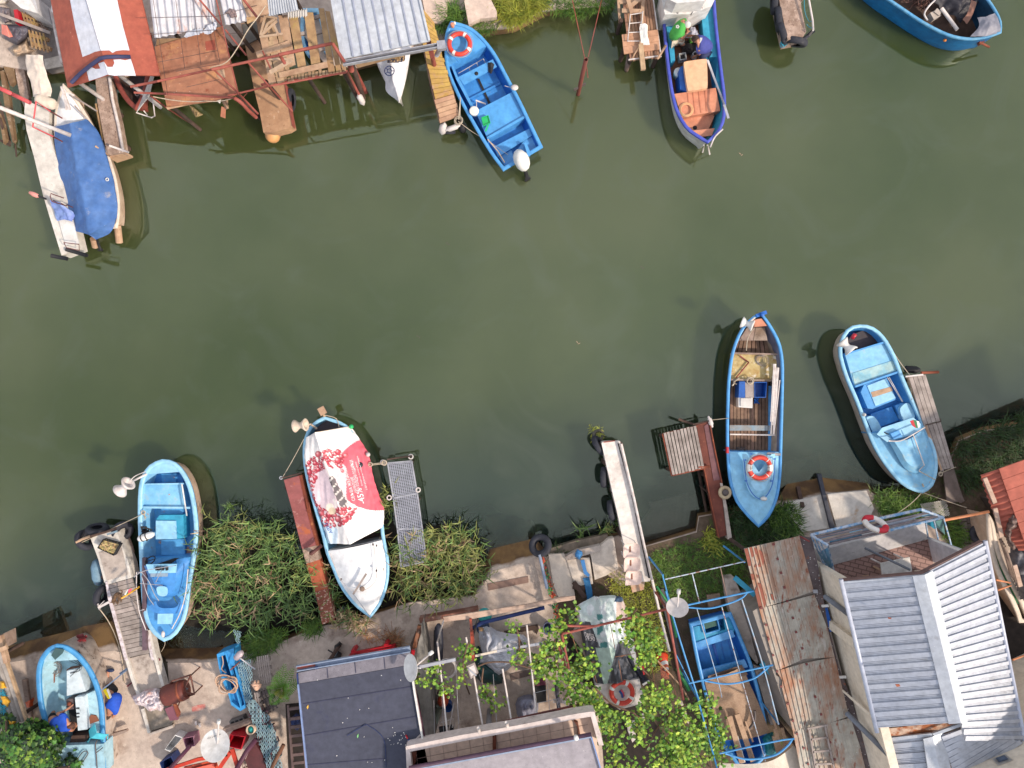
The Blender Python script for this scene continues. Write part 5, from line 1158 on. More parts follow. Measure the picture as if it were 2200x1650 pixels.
for q in((850,470),(990,450),(885,740),(1040,720)):post(mb,p(*q,.6),.035)
mb.split('support',DW,t,n=16)
TUB(Y(p,.7,830,420,920,405,1010,395),.02).b('end_pole',DW,t)
for q in((998,400),(1050,635),(845,690),(800,440)):MB().torus(XF(p(*q,.66),(.3,.2,1)),.055,.018,14,6).b('ring',WT,t)
p=ZP
t=pier('white_jetty','long white concrete jetty with an edge pipe and three chairs near its foot',p(500,800,0))
PR(p,Q(285,285,300,270,440,265,470,380,540,680,590,950,660,1250,700,1430,690,1450,600,1455,490,1300,470,1130,430,930,350,580),.75,.45).b('slab',mat('jetty_white',(238,230,224),(215,205,198),1.6,.4,.7,dirt=[((185,172,165),3,.58,.75),((150,135,125),22,.66,.74)],rough=.9),t)
TUB(Y(p,.85,450,290,560,760,640,1130,708,1430),.035,8).b('edge_pipe',WT,t)
TUB(Y(p,.8,440,285,540,720),.02,8).b('edge_pipe',WT,t)
TUB(Y(p,.76,425,285,520,640,575,870),.016).tube(Y(p,.76,575,870,690,1420),.03).b('dark_cable',BK,t)
TUB(Y(p,.8,300,275,400,262),.015).b('end_cord',REDT,t)
mb=MB()
for q in((300,300),(440,300),(400,700),(560,800),(460,1050),(330,450)):post(mb,p(*q,.6),.09)
mb.split('support',DW,t,n=16)
for q,ax,l in(((260,300),(.8,.5,.3),'tyre on the outer left corner of the white jetty'),((305,570),(1,0,.25),'tyre hanging midway down the left side of the white jetty'),((370,850),(1,.2,.3),'tyre by the reeds on the left side of the white jetty'),):
 tyre(p(*q,.45),ax,.2,.08,l)
tyre(p(255,215,.0),(.2,.1,1),.12,.05,'tyre overgrown with weed just under water off the white jetty',m=mat('weed_tyre',(100,95,80),(60,60,50),9))
SH=mat('chair_shell',(242,222,214),(228,206,198),4,rough=.4)
for i,(x,y,l)in enumerate(((525,1180,'pink-white plastic chair nearest the water on the white jetty'),(530,1295,'middle pink-white plastic chair on the white jetty'),(540,1410,'pink-white plastic chair nearest the grass on the white jetty'))):
 c=TH('shell_chair',l,'chair',p(x,y,.75),'pink-white chairs on the jetty')
 s0=.44;base=p(x,y,1.15)
 mb=MB();rows=[]
 for k in range(9):
  r=k/8;row=[]
  for a in range(25):
   th=2*math.pi*a/24;sx=.235*r;sy=.185*r;ex=abs(math.cos(th))**.55*math.copysign(1,math.cos(th));ey=abs(math.sin(th))**.55*math.copysign(1,math.sin(th))
   row.append(base+Ve((sx*ex,sy*ey,.10*r**3+.30*max(0,r*-ex)**3)))
  rows.append(row)
 mb.grid(rows);mb.b('seat_shell',SH,c)
 SL([base+Ve(q)for q in((-.02,-.07,.012),(.02,-.06,.012),(.015,.09,.012),(-.015,.08,.012))],.01).b('slot',BROWNF,c)
 for dx in(-.15,.15):
  for dy in(-.13,.13):TUB([base+Ve((dx,dy,0)),base+Ve((dx*1.1,dy*1.1,-.40))],.012).b('leg',WT,c)
PR(p,Q(525,1465,650,1450,640,1520,545,1545),.6,.45).b('kerb_stone',mat('rusty_stone',(215,190,165),(190,120,80),7),None,'rust-stained stone block at the foot of the white jetty','stone')
t=pier('rusty_pier','rust-brown steel pier with a square grey board platform bolted to its left side',p(1200,500,0))
mb=MB();planks(mb,p(805,200,.82),p(1085,135,.82),p(1155,490,.82),p(880,555,.82),10,.022,.03,.01);mb.b('platform_boards',WDG,t)
mb=MB()
for a,c in(((800,205),(1090,140)),((878,555),(1160,492)),((800,205),(878,558))):mb.bar(p(*a,.77),p(*c,.77),.04,.06)
mb.b('platform_frame',RUST,t)
RP=mat('rust_brown_plate',(124,66,52),(100,48,38),3,.35,.7,dirt=[((160,100,70),9,.6,.74)],rough=.8)
PR(p,Q(1085,130,1195,100,1250,370,1300,620,1310,830,1340,1060,1270,1080,1220,830,1150,500),.72,.5).b('deck_plate',RP,t)
PR(p,Q(1150,140,1185,115,1285,590,1230,600),.735,.725).b('channel',mat('violet_rust',(120,74,80),(95,56,60),4),t)
TUB(Y(p,.76,1195,100,1245,360,1300,620),.018).tube(Y(p,.76,1150,500,1220,830,1275,1080),.018).tube(Y(p,.8,1100,485,1195,480),.03).b('edge_rail',RUST,t)
PR(p,Q(1285,620,1305,620,1345,830,1385,1080,1350,1095,1320,840),.76,.5).b('pale_beam',CONC,t)
mb=MB()
for q in((1110,160),(1185,140),(1290,600),(820,230),(880,520),(1230,700),(1170,560)):post(mb,p(*q,.6),.05)
mb.split('support',DW,t,n=16)
TUB(Y(p,.85,1055,125,1190,95),.02).tube([p(935,80,.6),p(1060,125,.7)],.035,8).b('end_rod',DW,t)
fender(p(1190,70,.75),p(1215,135,.75),.06,'white fender on the tip of the rust-brown pier',WT)
t2=tyre(p(1325,700,.8),(.1,.1,1),.13,.045,'cream wheel tyre on the edge of the rust-brown pier',group=None,m=mat('cream_tyre',(205,185,150),(150,130,105),7))
LA(Q(.03,0,.09,.01,.09,.05,.03,.06),XF(p(1325,700,.78)),14).b('hub',mat('dark_tools',(90,80,78)),t2)
TUB([p(1112,640,.3),p(1180,700,.6)],.02).tube(Y(p,.2,1100,500,1170,860),.04).b('ladder_frame',DW,t)
p=ZT
t=pier('grey_plank_pier','grey plank pier running beside the round-sterned light blue boat',p(1080,900,0))
mb=MB();planks(mb,p(905,540,.78),p(1035,515,.78),p(1150,880,.78),p(1020,910,.78),4,.012,.04,.02);mb.b('boards',WDG,t)
mb=MB();planks(mb,p(1022,914,.77),p(1152,884,.77),p(1255,1235,.77),p(1150,1260,.77),4,.012,.04,.02);mb.b('boards',WDG,t)
mb=MB();planks(mb,p(1170,1275,.7),p(1255,1245,.7),p(1330,1495,.7),p(1200,1510,.7),1,.01,.04);mb.b('ramp',mat('dim_boards',(130,115,108),(105,92,84),4,isl=.1),t)
BA(p(900,540,.72),p(1150,1255,.72),.05,.1).b('side_beam',WDT,t)
TUB(Y(p,.8,1035,908,1155,880),.012).b('wire',DW,t)
mb=MB()
for q in((915,560),(1025,540),(1040,900),(1140,870),(1170,1200)):post(mb,p(*q,.7),.05)
mb.split('support',DW,t,n=16)
BA(p(880,535,.84),p(1015,520,.84),.04).b('end_board',WT,t)
TUB(Y(p,.8,1000,505,1135,500),.035,8).t('stick',RUST,'orange-brown pole stub sticking right from the grey plank pier','pole')
LA(Q(.03,0,.09,.04,.1,.3,.06,.4,0,.4),XF(p(870,475,.5),Ve(p(980,485,.5)-p(870,475,.5))),12).t('fender',BK,'black bag fender at the outer end of the grey plank pier','fender','fenders hung on the jetties')
mb=MB()
for k in range(3):mb.rope(p(1130+k*4,1285,.8),p(1270,1232,.8),.008,.01)
mb.torus(XF(p(1150,1285,.8)),.05,.016,12,5);mb.t('rope_lashing',ROPE,'white lashing across the foot of the grey plank pier','rope')
# more helpers
def corr(mb,A,B,Cc,D,n,amp=.02,kind='sine',sub=6,m=4,thick=0):
 A,B,Cc,D=[Ve(q)for q in(A,B,Cc,D)];nrm=(B-A).cross(D-A).normalized()
 if nrm.z<0:nrm=-nrm
 rows=[]
 for j in range(m+1):
  g=j/m;r=[]
  for i in range(n*sub+1):
   f=i/(n*sub);q=A.lerp(B,f).lerp(D.lerp(Cc,f),g);ph=(i%sub)/sub
   if kind=='sine':h=amp*math.sin(2*math.pi*i/sub)
   elif kind=='rib':h=amp*(1 if ph<.17 else 0)
   else:h=amp*(1 if ph<.5 else 0)
   r.append(q+nrm*h)
  rows.append(r)
 mb.grid(rows,kind=='sine');return mb
def edged(x,y,pl):
 d=1e9;n=len(pl)
 for i in range(n):
  ax,ay=pl[i][:2];bx,by=pl[(i+1)%n][:2];dx,dy=bx-ax,by-ay;t=max(0,min(1,((x-ax)*dx+(y-ay)*dy)/(dx*dx+dy*dy+1e-9)))
  d=min(d,math.hypot(x-ax-dx*t,y-ay-dy*t))
 return d
def blob(p,pl,z0,h,wr=.05,ws=6,res=5,fall=25,seed=0,drop=True):
 mb=MB();xs=[q[0]for q in pl];ys=[q[1]for q in pl];x0,x1,y0,y1=min(xs),max(xs),min(ys),max(ys)
 nx=int((x1-x0)/res)+2;ny=int((y1-y0)/res)+2;idx={};vs=[];fs=[]
 def vert(i,j):
  if(i,j)in idx:return idx[(i,j)]
  x=x0+i*res;y=y0+j*res;ins=inpo(x,y,pl);e=edged(x,y,pl)if ins else 0
  f=min(1,e/fall);f=math.sin(f*math.pi/2)
  q=p(x,y,z0+h*f);nn=abs(noise.noise(Ve((q.x*ws+seed,q.y*ws,seed))));n2=noise.noise(Ve((q.x*ws*.4,q.y*ws*.4+seed,2)))
  z=z0+h*f*(1+.35*n2)+wr*(nn*1.6-.3)*(.3+.7*f);idx[(i,j)]=len(vs);vs.append(p(x,y,z));return idx[(i,j)]
 for i in range(nx):
  for j in range(ny):
   if inpo(x0+(i+.5)*res,y0+(j+.5)*res,pl):fs.append([vert(i,j),vert(i+1,j),vert(i+1,j+1),vert(i,j+1)])
 mb.add(vs,fs,True);return mb
def dish(loc,axis,R,arm_end,mount,label,m=WH,words=None,rustm=None):
 t=TH('satellite_dish',label,'satellite dish',mount);M=XF(loc,axis)
 LA([(0,0)]+[(R*k/8,R*.16*(k/8)**2)for k in range(1,9)]+[(R*1.015,R*.165),(R*1.0,R*.13),(R*.5,R*.01),(0,-.02)],M,36,cap=False).b('reflector',m,t)
 mb=MB();low=M@Ve((0,-R*.95,R*.15))
 mb.tube([loc-Ve(axis).normalized()*.05,arm_end],.02,6);mb.b('arm',WT,t)
 d=(Ve(loc)-Ve(arm_end)).normalized();LA(Q(.02,-.05,.045,-.05,.045,.05,.03,.06,0,.06),XF(arm_end,d),12).b('receiver',WH,t)
 TUB([loc-Ve(axis).normalized()*.03,mount],.025,8).b('bracket',SE,t)
 if words:
  a,b_=words[1],words[2];sidetext(words[0],M@Ve(a),M@Ve(b_),(M.to_3x3()@Ve((0,1,0))),'lettering',BLK,t,words[3])
 return t
def frame_rect(mb,pts,r=.02,n=6,closed=False):
 for a,c in zip(pts[:-1],pts[1:]):mb.tube([a,c],r,n)
 if closed:mb.tube([pts[-1],pts[0]],r,n)
 return mb
def legs(t,pts,r,m,name='post',z0=0.0):
 for q in pts:TUB([Ve(q),Ve((q[0],q[1],z0))],r,8).b(name,m,t)
 # red gabled boathouse
p=ZA
t=TH('boathouse','boathouse with a red gabled roof painted white along the middle','boathouse',p(1300,400,0))
zl,zr_,zg=2.0,2.15,2.6
BL=(145*5.5,187*5.5);BR=(343*5.5,162*5.5);BG=(232*5.5,160*5.5)
lb=p(*BL,zl);lt=p(500,-500,zl);gb=p(*BG,zg);gt=p(905,-500,zg);rb=p(*BR,zr_);rt=p(1555,-500,zr_)
SL([lb,gb,gt,lt],.05).b('roof_slope',REDP,t);SL([gb,rb,rt,gt],.05).b('roof_slope',REDP,t)
WR=mat('roof_white_paint',(226,228,238),(208,214,230),1.5,.4,.7,dirt=(205,190,185),ds=8,dlo=.66,dhi=.78)
def onpl(x,y,a,b_,c,dz=.006):
 n=(b_-a).cross(c-a).normalized()
 if n.z<0:n=-n
 o=Ve((0,0,H));d=p(x,y,0)-o;s=(a+n*dz-o).dot(n)/d.dot(n);return o+d*s
def patch(nm,pts,a,b_,c,m,par,dz=.006):return SL([onpl(x,y,a,b_,c,dz)for x,y in pts],.004).b(nm,m,par)
ragL=Q(975,672,1060,640,1120,612,1186,598);ragR=Q(1186,598,1290,592,1330,625,1370,600,1450,592,1530,595)
patch('white_panel',Q(770,-300,930,-300,1186,598,1120,612,1060,640,975,672,890,330),lb,gb,gt,WR,t)
patch('white_panel',Q(932,-300,1325,-300,1385,0,1450,300,1530,595,1450,592,1370,602,1330,625,1290,594,1190,598),gb,rb,rt,WR,t)
patch('white_panel',Q(1022,830,1085,795,1130,815,1185,810,1160,750,1225,728,1272,880,1180,915,1052,955),lb,gb,gt,WR,t)
patch('white_panel',Q(1228,728,1270,790,1330,790,1352,745,1340,705,1420,700,1480,712,1545,695,1575,790,1605,895,1430,890,1350,895,1275,880),gb,rb,rt,WR,t)
TUB([onpl(x,y,lb,gb,gt,.05)for x,y in((845,975),(950,870),(1060,780),(1185,690))]+[onpl(x,y,gb,rb,rt,.05)for x,y in((1260,675),(1400,670),(1545,672))],.045,8).b('hose',mat('blue_black_shadow',(52,56,96),rough=.7),None,'dark bent strip shaped as a pole shadow across the red and white gabled roof','hose')  # added dark tube: cast shadow of a pole put into geometry, no real hose
legs(t,[lb+Ve((.15,.2,-.05)),rb+Ve((-.15,.2,-.05)),gb+Ve((0,.2,-.1))],.05,WT,'post',-.5)
SL([lb+Ve((.1,.1,-.06)),gb+Ve((0,.1,-.06)),gb+Ve((0,.15,-.06)),lb+Ve((.1,.15,-.06))],.08).b('front_beam',REDT,t);SL([rb+Ve((-.1,.1,-.06)),gb+Ve((0,.1,-.06)),gb+Ve((0,.15,-.06)),rb+Ve((-.1,.15,-.06))],.08).b('front_beam',REDT,t)
SL(Y(p,2.0,610,0,655,0,625,150,605,130),.03).b('window_frame',SE,t)
t=TH('boat','red-brown open boat with a white bow board poking out under the red gabled roof','boat',p(1600,1200,0),'fishing boats in the creek')
b=Boat(t,p,Q(1605,1300,1500,1200,1420,1080,1350,930,1300,700,1300,400),Q(1605,1300,1690,1190,1730,1080,1760,900,1780,700,1780,400),zm=.6,zb=.75,transom=True,rimw=.1,n=20)
b.hull(REDT);b.rim(mat('red_brown_rim',(160,78,66),(135,62,52),5));b.liner(DW,.25,mat('grey_inside',(110,100,104),(80,72,74),5))
SL([p(1610,1325,.95),p(1760,1130,1.25),p(1815,900,1.3),p(1775,900,1.2),p(1700,1100,1.0)],.03).b('bow_board',WH,t)
mb=MB()
for a,c in(((1610,1330,.95),(1790,1390,.9)),((1790,1390,.9),(1830,1370,1.0)),((1800,1140,1.2),(1830,1370,1.0)),((1700,1310,.9),(1740,1360,.9))):mb.tube([p(*a),p(*c)],.016)
mb.b('bow_irons',WT,t)
MB().torus(XF(p(1620,1110,.5)),.05,.008,14,5).tube(Y(p,.5,1640,1110,1670,1120),.008).b('wire',WT,t)
text('НХ 1571',p(1720,1230,1.2),p(1765,1130,1.28),'lettering',BLK,t,None,.02,.06)
p=ZA
QY=TH('quay','small grey concrete landing between the crates and the red gabled roof','landing',p(600,500,.4))
PR(p,Q(420,-80,590,-80,680,400,735,780,530,820,480,640,560,620,520,250),.6,.3).b('slab',mat('grey_concrete_floor',(160,152,150),(135,128,126),4,dirt=(190,180,172),ds=8,dlo=.6,dhi=.75,rough=.9),QY)
PR(p,Q(520,700,725,650,735,780,535,820),.63,.6).b('pale_edge',CONCW,QY)
BA(p(600,100,.9),p(735,750,.9),.05,.08).b('kerb_rail',WT,QY)
t=TH('refrigerator','old white refrigerator on its back at the top left corner','refrigerator',p(250,20,.6))
PR(p,Q(100,-30,330,-60,450,160,245,95),1.5,.6).b('body',WH,t);PR(p,Q(330,-60,400,-60,460,165,450,165),1.46,.6).b('door',mat('fridge_grey',(196,196,200)),t)
t=TH('bucket','bright blue bucket by the old refrigerator','bucket',p(520,120,.62));LA(Q(.1,0,.13,.3,.135,.31,.12,.3,.1,.05,0,.04),XF(p(525,140,.62)),18,cap=False).b('body',BLUB,t);TUB([p(395,25,1.1),p(500,95,.95)],.03,8).t('brush',DW,'dark wooden handle resting in the bright blue bucket','handle')
def pallet(label,p,q,z,n=6,m=WOOD,name='pallet',gap=.05,group=None,cross=3):
 t=TH(name,label,'pallet',p(q[0][0],q[0][1],z-.15),group);A,B,Cc,D=[p(x,y,z)for x,y in q]
 for k in range(n):
  m_=MB();f0=k/n;f1=(k+1)/n-gap/(B-A).length;m_.slab([A.lerp(B,f0),A.lerp(B,f1),D.lerp(Cc,f1),D.lerp(Cc,f0)],.02);m_.b('slat',m,t)
 for k in range(cross):
  f=(k+.5)/cross if cross>1 else .5;a=A.lerp(D,f*.96+.02);c=B.lerp(Cc,f*.96+.02);BA(a-Ve((0,0,.065)),c-Ve((0,0,.065)),.09,.09).b('bearer',m,t)
 return t
pallet('yellowed wooden crate lid nearest the canvas sheet',p,Q(330,350,540,400,600,630,370,560),.95,5,WDY,cross=2)
pallet('yellowed slatted crate behind the crate lid at top left',p,Q(250,130,400,170,460,330,290,280),.9,4,WDY,cross=2)
pallet('grey slatted crate beside the old refrigerator',p,Q(380,170,470,180,560,400,440,350),.85,3,WOOD,cross=2)
BA(p(-20,160,1.3),p(595,390,1.1),.07,.05).t('long_batten',WDG,'long grey batten over the crates at top left','batten')
blob(p,Q(0,80,120,100,140,250,60,280,0,200),.6,.35,.12,9,8,30).b('grey_sacks',mat('grey_sacks',(150,140,145),(110,100,108),6),None,'heap of grey sacks under the long batten at top left','sacks')
PR(p,Q(160,115,205,110,235,260,180,270),1.0,.6).t('red_board',REDPL,'bright red board wedged among the crates','board')
blob(p,Q(20,290,330,290,380,360,330,440,210,540,60,460,20,380),.6,.4,.1,7,8,50).b('grey_sheet',mat('dark_grey_sheet',(110,106,118),(84,80,92),4),None,'dark grey plastic sheet bunched beside the pink cushion','sheet')
LO([[p(15,285,1.05),p(20,400,1.0)],[p(80,300,1.15),p(110,440,1.1)],[p(110,350,1.05),p(155,435,1.0)]],12,5,.02,8).b('cushion',mat('pink_cushion',(238,140,124)),None,'pink oval cushion on the dark grey sheet','cushion')
blob(p,Q(120,590,320,450,350,560,420,600,320,650,190,670),.6,.25,.06,9,7,40).b('beige_blanket',mat('beige_blanket',(200,175,150),(170,145,125),5),None,'beige striped blanket spread below the dark grey sheet','blanket')
mb=blob(p,Q(-40,-60,100,-60,110,20,60,60,-20,60),.6,.3,.05,9,8,30);mb.t('pale_bundle',CREAM,'pale bundle in the very top left corner','bundle')
def shed(label,roofs,loc,posts=(),front=None):
 t=TH('shed',label,'shed',loc)
 for nm,mb,m in roofs:mb.b(nm,m,t)
 legs(t,posts,.05,DW,'post',-.5)
 return t
p=ZB
PS=mat('pale_rusty_sheet',(214,214,222),(190,188,196),1.4,.35,.7,dirt=[((190,120,85),2.2,.57,.7),((120,100,80),4,.66,.74),((230,225,222),3,.55,.7)],stretch=(1.4,.6,1,.15))
z=2.25
A=p(75,-300,z+.15);B_=p(820,-300,z+.15);Cq=p(850,290,z);D=p(165,425,z)
shed('shed with a pale streaked corrugated roof right of the red gabled boathouse',[('roof_sheet',corr(MB(),A,B_,Cq,D,9,.03,'sine',8,6),PS)],p(400,100,0),[D+Ve((.3,.3,-.05)),Cq+Ve((-.3,.3,-.05))])
mb=LO([[p(490,405,z),p(540,350,z+.05),p(700,310,z+.1)],[p(520,420,z-.05),p(600,395,z),p(700,370,z)]],24,6,.05,9);mb.loft([[p(700,350,z+.05),p(760,280,z+.12),p(855,240,z+.05)],Y(p,z,720,375,800,370,860,300)],24,6,.05,9);mb.b('plastic_sheet',mat('clear_sheet',(190,195,210),rough=.3),None,'crumpled clear plastic along the edge of the pale corrugated roof','sheet')
t=TH('rust_plate_roof','flat brown rusted sheet roof with a pole grid, in front of the pale corrugated roof','roof',p(600,800,0))
z=1.9
SL(Y(p,z,165,515,910,290,1000,650,1095,1040,800,1120,300,1180,210,760),.05).b('roof_sheet',RSHEET,t)
SL(Y(p,z-.05,190,430,480,420,690,390,700,420,300,520,180,500),.04).b('broken_edge',CONCB,t)
SL(Y(p,z+.006,725,460,830,440,840,550,735,560),.004).b('red_patch',REDP,t)
SL(Y(p,z+.006,850,790,935,765,950,850,900,885,855,850),.004).b('tan_patch',WDT,t)
legs(t,Y(p,z-.06,320,1150,1060,1020,240,560),.05,DW,'post',-.5)
TUB(Y(p,z-.12,305,1195,560,1140,800,1105),.045,8).b('front_pole',WDT,t)
t=TH('pipe_pergola','rusty red pipe framework over the rusted roof and the pallet deck','framework',p(1000,900,0))
def tb(a,c,r=.035,m=REDT,par=None,nm='pipe'):return TUB([p(*a),p(*c)],r*.75,8).b(nm,m,par or t)
tb((-100,960,2.5),(200,900,2.5),.04);tb((200,900,2.5),(800,770,2.55),.035);tb((800,770,2.55),(1856,545,2.6),.042)
tb((-60,1025,2.2),(300,1040,2.2),.035);tb((300,1040,2.2),(1050,1085,2.2),.035)
TUB(rsm([p(1050,1085,2.2),p(1130,1140,2.1),p(1200,1220,1.8),p(1290,1300,1.3)],10),.045,8).b('pipe',REDT,t)
tb((820,770,2.5),(1100,1040,2.1),.03);tb((1100,1040,2.1),(1310,1260,1.4),.035);tb((1200,690,2.5),(1440,960,2.1),.03);tb((1440,960,2.1),(1690,1230,1.2),.03)
tb((980,1060,2.05),(1450,950,2.1),.03);tb((1450,950,2.1),(1856,880,2.1),.03)
tb((650,-20,2.6),(915,290,2.6),.03);tb((1140,-20,2.6),(1300,190,2.6),.04);tb((950,330,2.3),(1180,610,2.2),.03)
tb((120,1060,1.9),(330,1215,1.4),.03);tb((330,1215,1.4),(590,1380,.3),.03)
tb((845,-20,2.5),(915,290,2.45),.02);tb((915,290,2.45),(1010,700,2.4),.02);tb((1010,700,2.4),(1095,1050,2.2),.02)
tb((1360,560,2.5),(1450,760,2.3),.025)
tb((1190,1030,1.9),(1120,1110,1.8),.012)
mb=MB()
for a,c in(((0,200),(860,180)),((100,385),(880,330)),((200,690),(860,560)),((400,790),(860,710)),((150,0),(310,1050)),((400,0),(500,760)),((590,0),(680,720)),((760,0),(890,700)),((520,965),(880,880)),((860,180),(1300,60)),((900,380),(1150,360))):
 mb.tube([p(*a,2.42),p(*c,2.42)],.006,4)
mb.b('wire_grid',mat('dark_wire',(90,70,66)),t)
TUB(rsm([p(780,750,2.5),p(960,690,2.55),p(1090,520,2.7),p(1200,330,2.8),p(1300,200,2.85),p(1400,60,2.9)],24),.012,6).t('vine_stem',ROPE,'bare pale vine stem crossing above the rusted roof','branch')
MB().rope(p(150,1070,2.1),p(730,1120,2.0),.012,.15).rope(p(730,1120,2.0),p(1050,1080,2.2),.01,.1).t('cord',ROPE,'loose pale cord hanging along the front of the rusted roof','cord')
t=TH('hanging_board','battered float and peach board hanging at the front of the rusted roof','board',p(930,1200,.8))
SL([p(905,1180,1.0),p(950,1190,1.0),p(945,1308,.7),p(895,1290,.7)],.03).b('board',SALM,t);blob(p,Q(900,1110,975,1100,990,1200,960,1215,930,1170),1.0,.15,.05,12,8,20).b('float',WDT,t);SL([p(825,1100,1.7),p(905,1090,1.7),p(890,1145,1.6)],.01).b('white_flap',WH,t)
blob(p,Q(540,1160,600,1190,660,1240,705,1270,660,1290,620,1300,570,1220),.6,.12,.1,16,6,14).b('net_scrap',mat('net_tan',(190,165,120),(120,100,70),20),None,'ragged scrap of tan netting dangling under the rusted roof','net')
# mixed roof
z=2.3
A=p(850,-200,z+.1);B_=p(1140,-200,z+.1);Cq=p(1190,230,z);D=p(950,280,z)
shed('small shed roofed with short streaked corrugated sheets beside the pallet deck',[('roof_sheet',corr(MB(),A,B_,Cq,D,4,.03,'sine',8,4),PS),('roof_board',SL([p(1100,-100,z+.1),p(1400,-100,z+.1),p(1430,150,z+.05),p(1190,190,z+.05)],.04),WDT),('dark_board',SL(Y(p,z+.02,1180,190,1290,180,1290,210,1190,260),.03),WDY)],p(1100,100,0),[D+Ve((.1,.1,-.05)),Cq+Ve((-.1,.1,-.05))])
blob(p,Q(940,150,1000,90,1060,110,1080,190,1010,200,980,150),z+.06,.08,.06,18,6,16).b('shoe_pair',mat('old_shoes',(160,140,140),(110,90,88),8),None,'pair of old grey shoes on the streaked corrugated shed roof','shoes')
A=p(1400,-200,z+.12);B_=p(1690,-200,z+.12);Cq=p(1760,110,z);D=p(1430,180,z)
shed('shed with a bluish grey finely corrugated roof at the head of the pallet deck',[('roof_sheet',corr(MB(),A,B_,Cq,D,12,.022,'sine',8,3),GALV)],p(1600,0,0),[D+Ve((.1,.3,-.05)),Cq+Ve((-.1,.3,-.05))])
A=p(1640,130,z-.1);B_=p(1856,100,z-.1);mb=MB();corr(mb,A,B_,p(1860,180,z-.25),p(1640,200,z-.25),8,.03,'sine',8,2);mb.t('roof_offcut',WH,'scalloped white edge of corrugated sheet above the pallet deck','sheet')
# pallet deck
p=ZC
t=TH('board_deck','ramshackle deck of brown lichened boards with gaps over a hidden blue boat','deck',p(300,500,0))
z=1.9
def P2(x,y,zz=z):return p(x,y,zz)
brd=[((-20,150),(90,140),(180,700),(80,740)),((90,140),(200,150),(305,760),(205,770)),((270,150),(380,150),(460,700),(350,720)),((430,100),(500,100),(620,780),(540,790)),((500,100),(560,110),(690,770),(625,780)),((560,240),(590,230),(720,760),(695,765)),((-270,170),(-90,150),(0,500),(-190,560)),((-200,480),(-60,450),(60,880),(-120,930)),((-80,420),(40,400),(120,800),(30,860)),((-110,880),(740,720),(740,800),(-100,930))]
for i,q in enumerate(brd):
 n=2 if i in(6,7,8)else 1
 mb=MB();A,B_,Cq,D=[p(x,y,z+(.0 if i<9 else-.08)+i*.004)for x,y in q]
 planks(mb,A,B_,Cq,D,n if i!=9 else 22,.02,.03,.05);mb.b('boards',WDY if i in(1,2,3,4,5)else WDT,t)
for q,zz in((Q(-230,700,540,690,545,745,-20,860),z+.05),):
 BA(p(0,835,z+.06),p(535,715,z+.06),.13,.04).bar(p(-250,610,z+.05),p(120,480,z+.05),.14,.04).split('top_board',WDT,t)
BA(p(-200,1000-60,z-.1),p(740,800,z-.1),.05,.05).b('front_edge',REDT,t)
legs(t,Y(p,z-.12,-150,900,300,830,700,780),.05,DW,'post',-.6)
mb=MB()
for a,c in(((380,200),(450,180)),((400,370),(480,350)),((230,380),(290,370)),((420,560),(500,540))):mb.bar(p(*a,z-.1),p(*c,z-.1),.08,.06)
mb.split('under_batten',WDG,t)
BD=TH('boat','small blue boat half hidden beneath the brown board deck','boat',p(400,400,0),'fishing boats in the creek')
b=Boat(BD,p,Q(330,640,260,500,240,300,250,100),Q(520,610,520,450,480,250,430,100),zm=.5,zb=.6,transom=True,rimw=.07,n=14);b.hull(BLUED);b.rim(BP);b.liner(BLUEW,.2,BLUEW)
p=ZC
tp_=[o for o in bpy.data.objects if o.name=='pipe_pergola'][0]
for a,c,zz,z2 in(((0,605),(590,480),2.6,2.6),((590,480),(725,690),2.6,2.4),((0,935),(745,800),2.1,2.1),((0,600),(60,700),2.6,2.3)):TUB([p(*a,zz),p(*c,z2)],.04 if zz>2.2 else .025,8).b('pipe',REDT,tp_)
p=ZB
for a,c,l in(((1340,390),(1400,140),'short leaning lath at the upper left of the pallet deck'),((1345,395),(1520,230),'longer leaning lath crossing the short one on the pallet deck'),((1375,360),(1420,260),'stubby lath between the two leaning laths'),((1400,180),(1520,205),'level lath joining the leaning laths'),((1420,260),(1500,215),'tilted lath at the top of the lath bundle'),((1490,280),(1540,390),'steep lath right of the lath bundle'),((1330,410),(1590,375),'long level lath below the lath bundle'),((1420,655),(1690,660),'level lath beneath the red pipe on the deck'),((1445,805),(1690,665),'broad slanting lath beneath the red pipe on the deck')):
 BA(p(*a,2.1),p(*c,2.12),.05 if'broad'not in l else .1,.03).b('lath',mat('pale_lath',(206,178,150),(170,140,115),5),None,l,'lath')
 # grey metal shed roof
p=ZC
t=TH('metal_shed','shed with a light grey standing-seam roof, gutter and downpipe over a covered white boat','shed',p(1100,300,0))
z=2.26
A=p(550,-250,z+.35);B_=p(1500,-250,z+.35);Cq=p(1665,455,z);D=p(705,655,z)
SL([A,B_,Cq,D],.04).b('roof_sheet',GALV,t)
mb=MB()
for k in range(1,9):
 f=k/9+.01;mb.bar(A.lerp(B_,f)+Ve((0,0,.02)),D.lerp(Cq,f)+Ve((0,0,.02)),.035,.05)
mb.b('standing_seams',mat('seam_metal',(160,166,186),rough=.45,metal=.2),t)
BA(A+Ve((0,0,.03)),D+Ve((0,0,.03)),.08,.07).b('verge_flashing',GALV,t)
BA(B_+Ve((0,0,.02)),Cq+Ve((0,0,.02)),.05,.06).b('verge_flashing',GALV,t)
mb=MB()
for dy,w_,zz in((-.05,.02,-.02),(-.14,.02,-.02),(-.095,.09,-.09)):mb.bar(D+Ve((0,dy,zz)),Cq+Ve((.25,dy,zz)),w_,.1 if w_<.05 else .015)
mb.b('gutter',SE,t)
mb=MB();e=Cq+Ve((.28,-.1,-.02));mb.box(e,.2,.2,.12,.1);mb.tube([e,p(1745,610,1.3)],.06,10);mb.b('downpipe',SE,t)
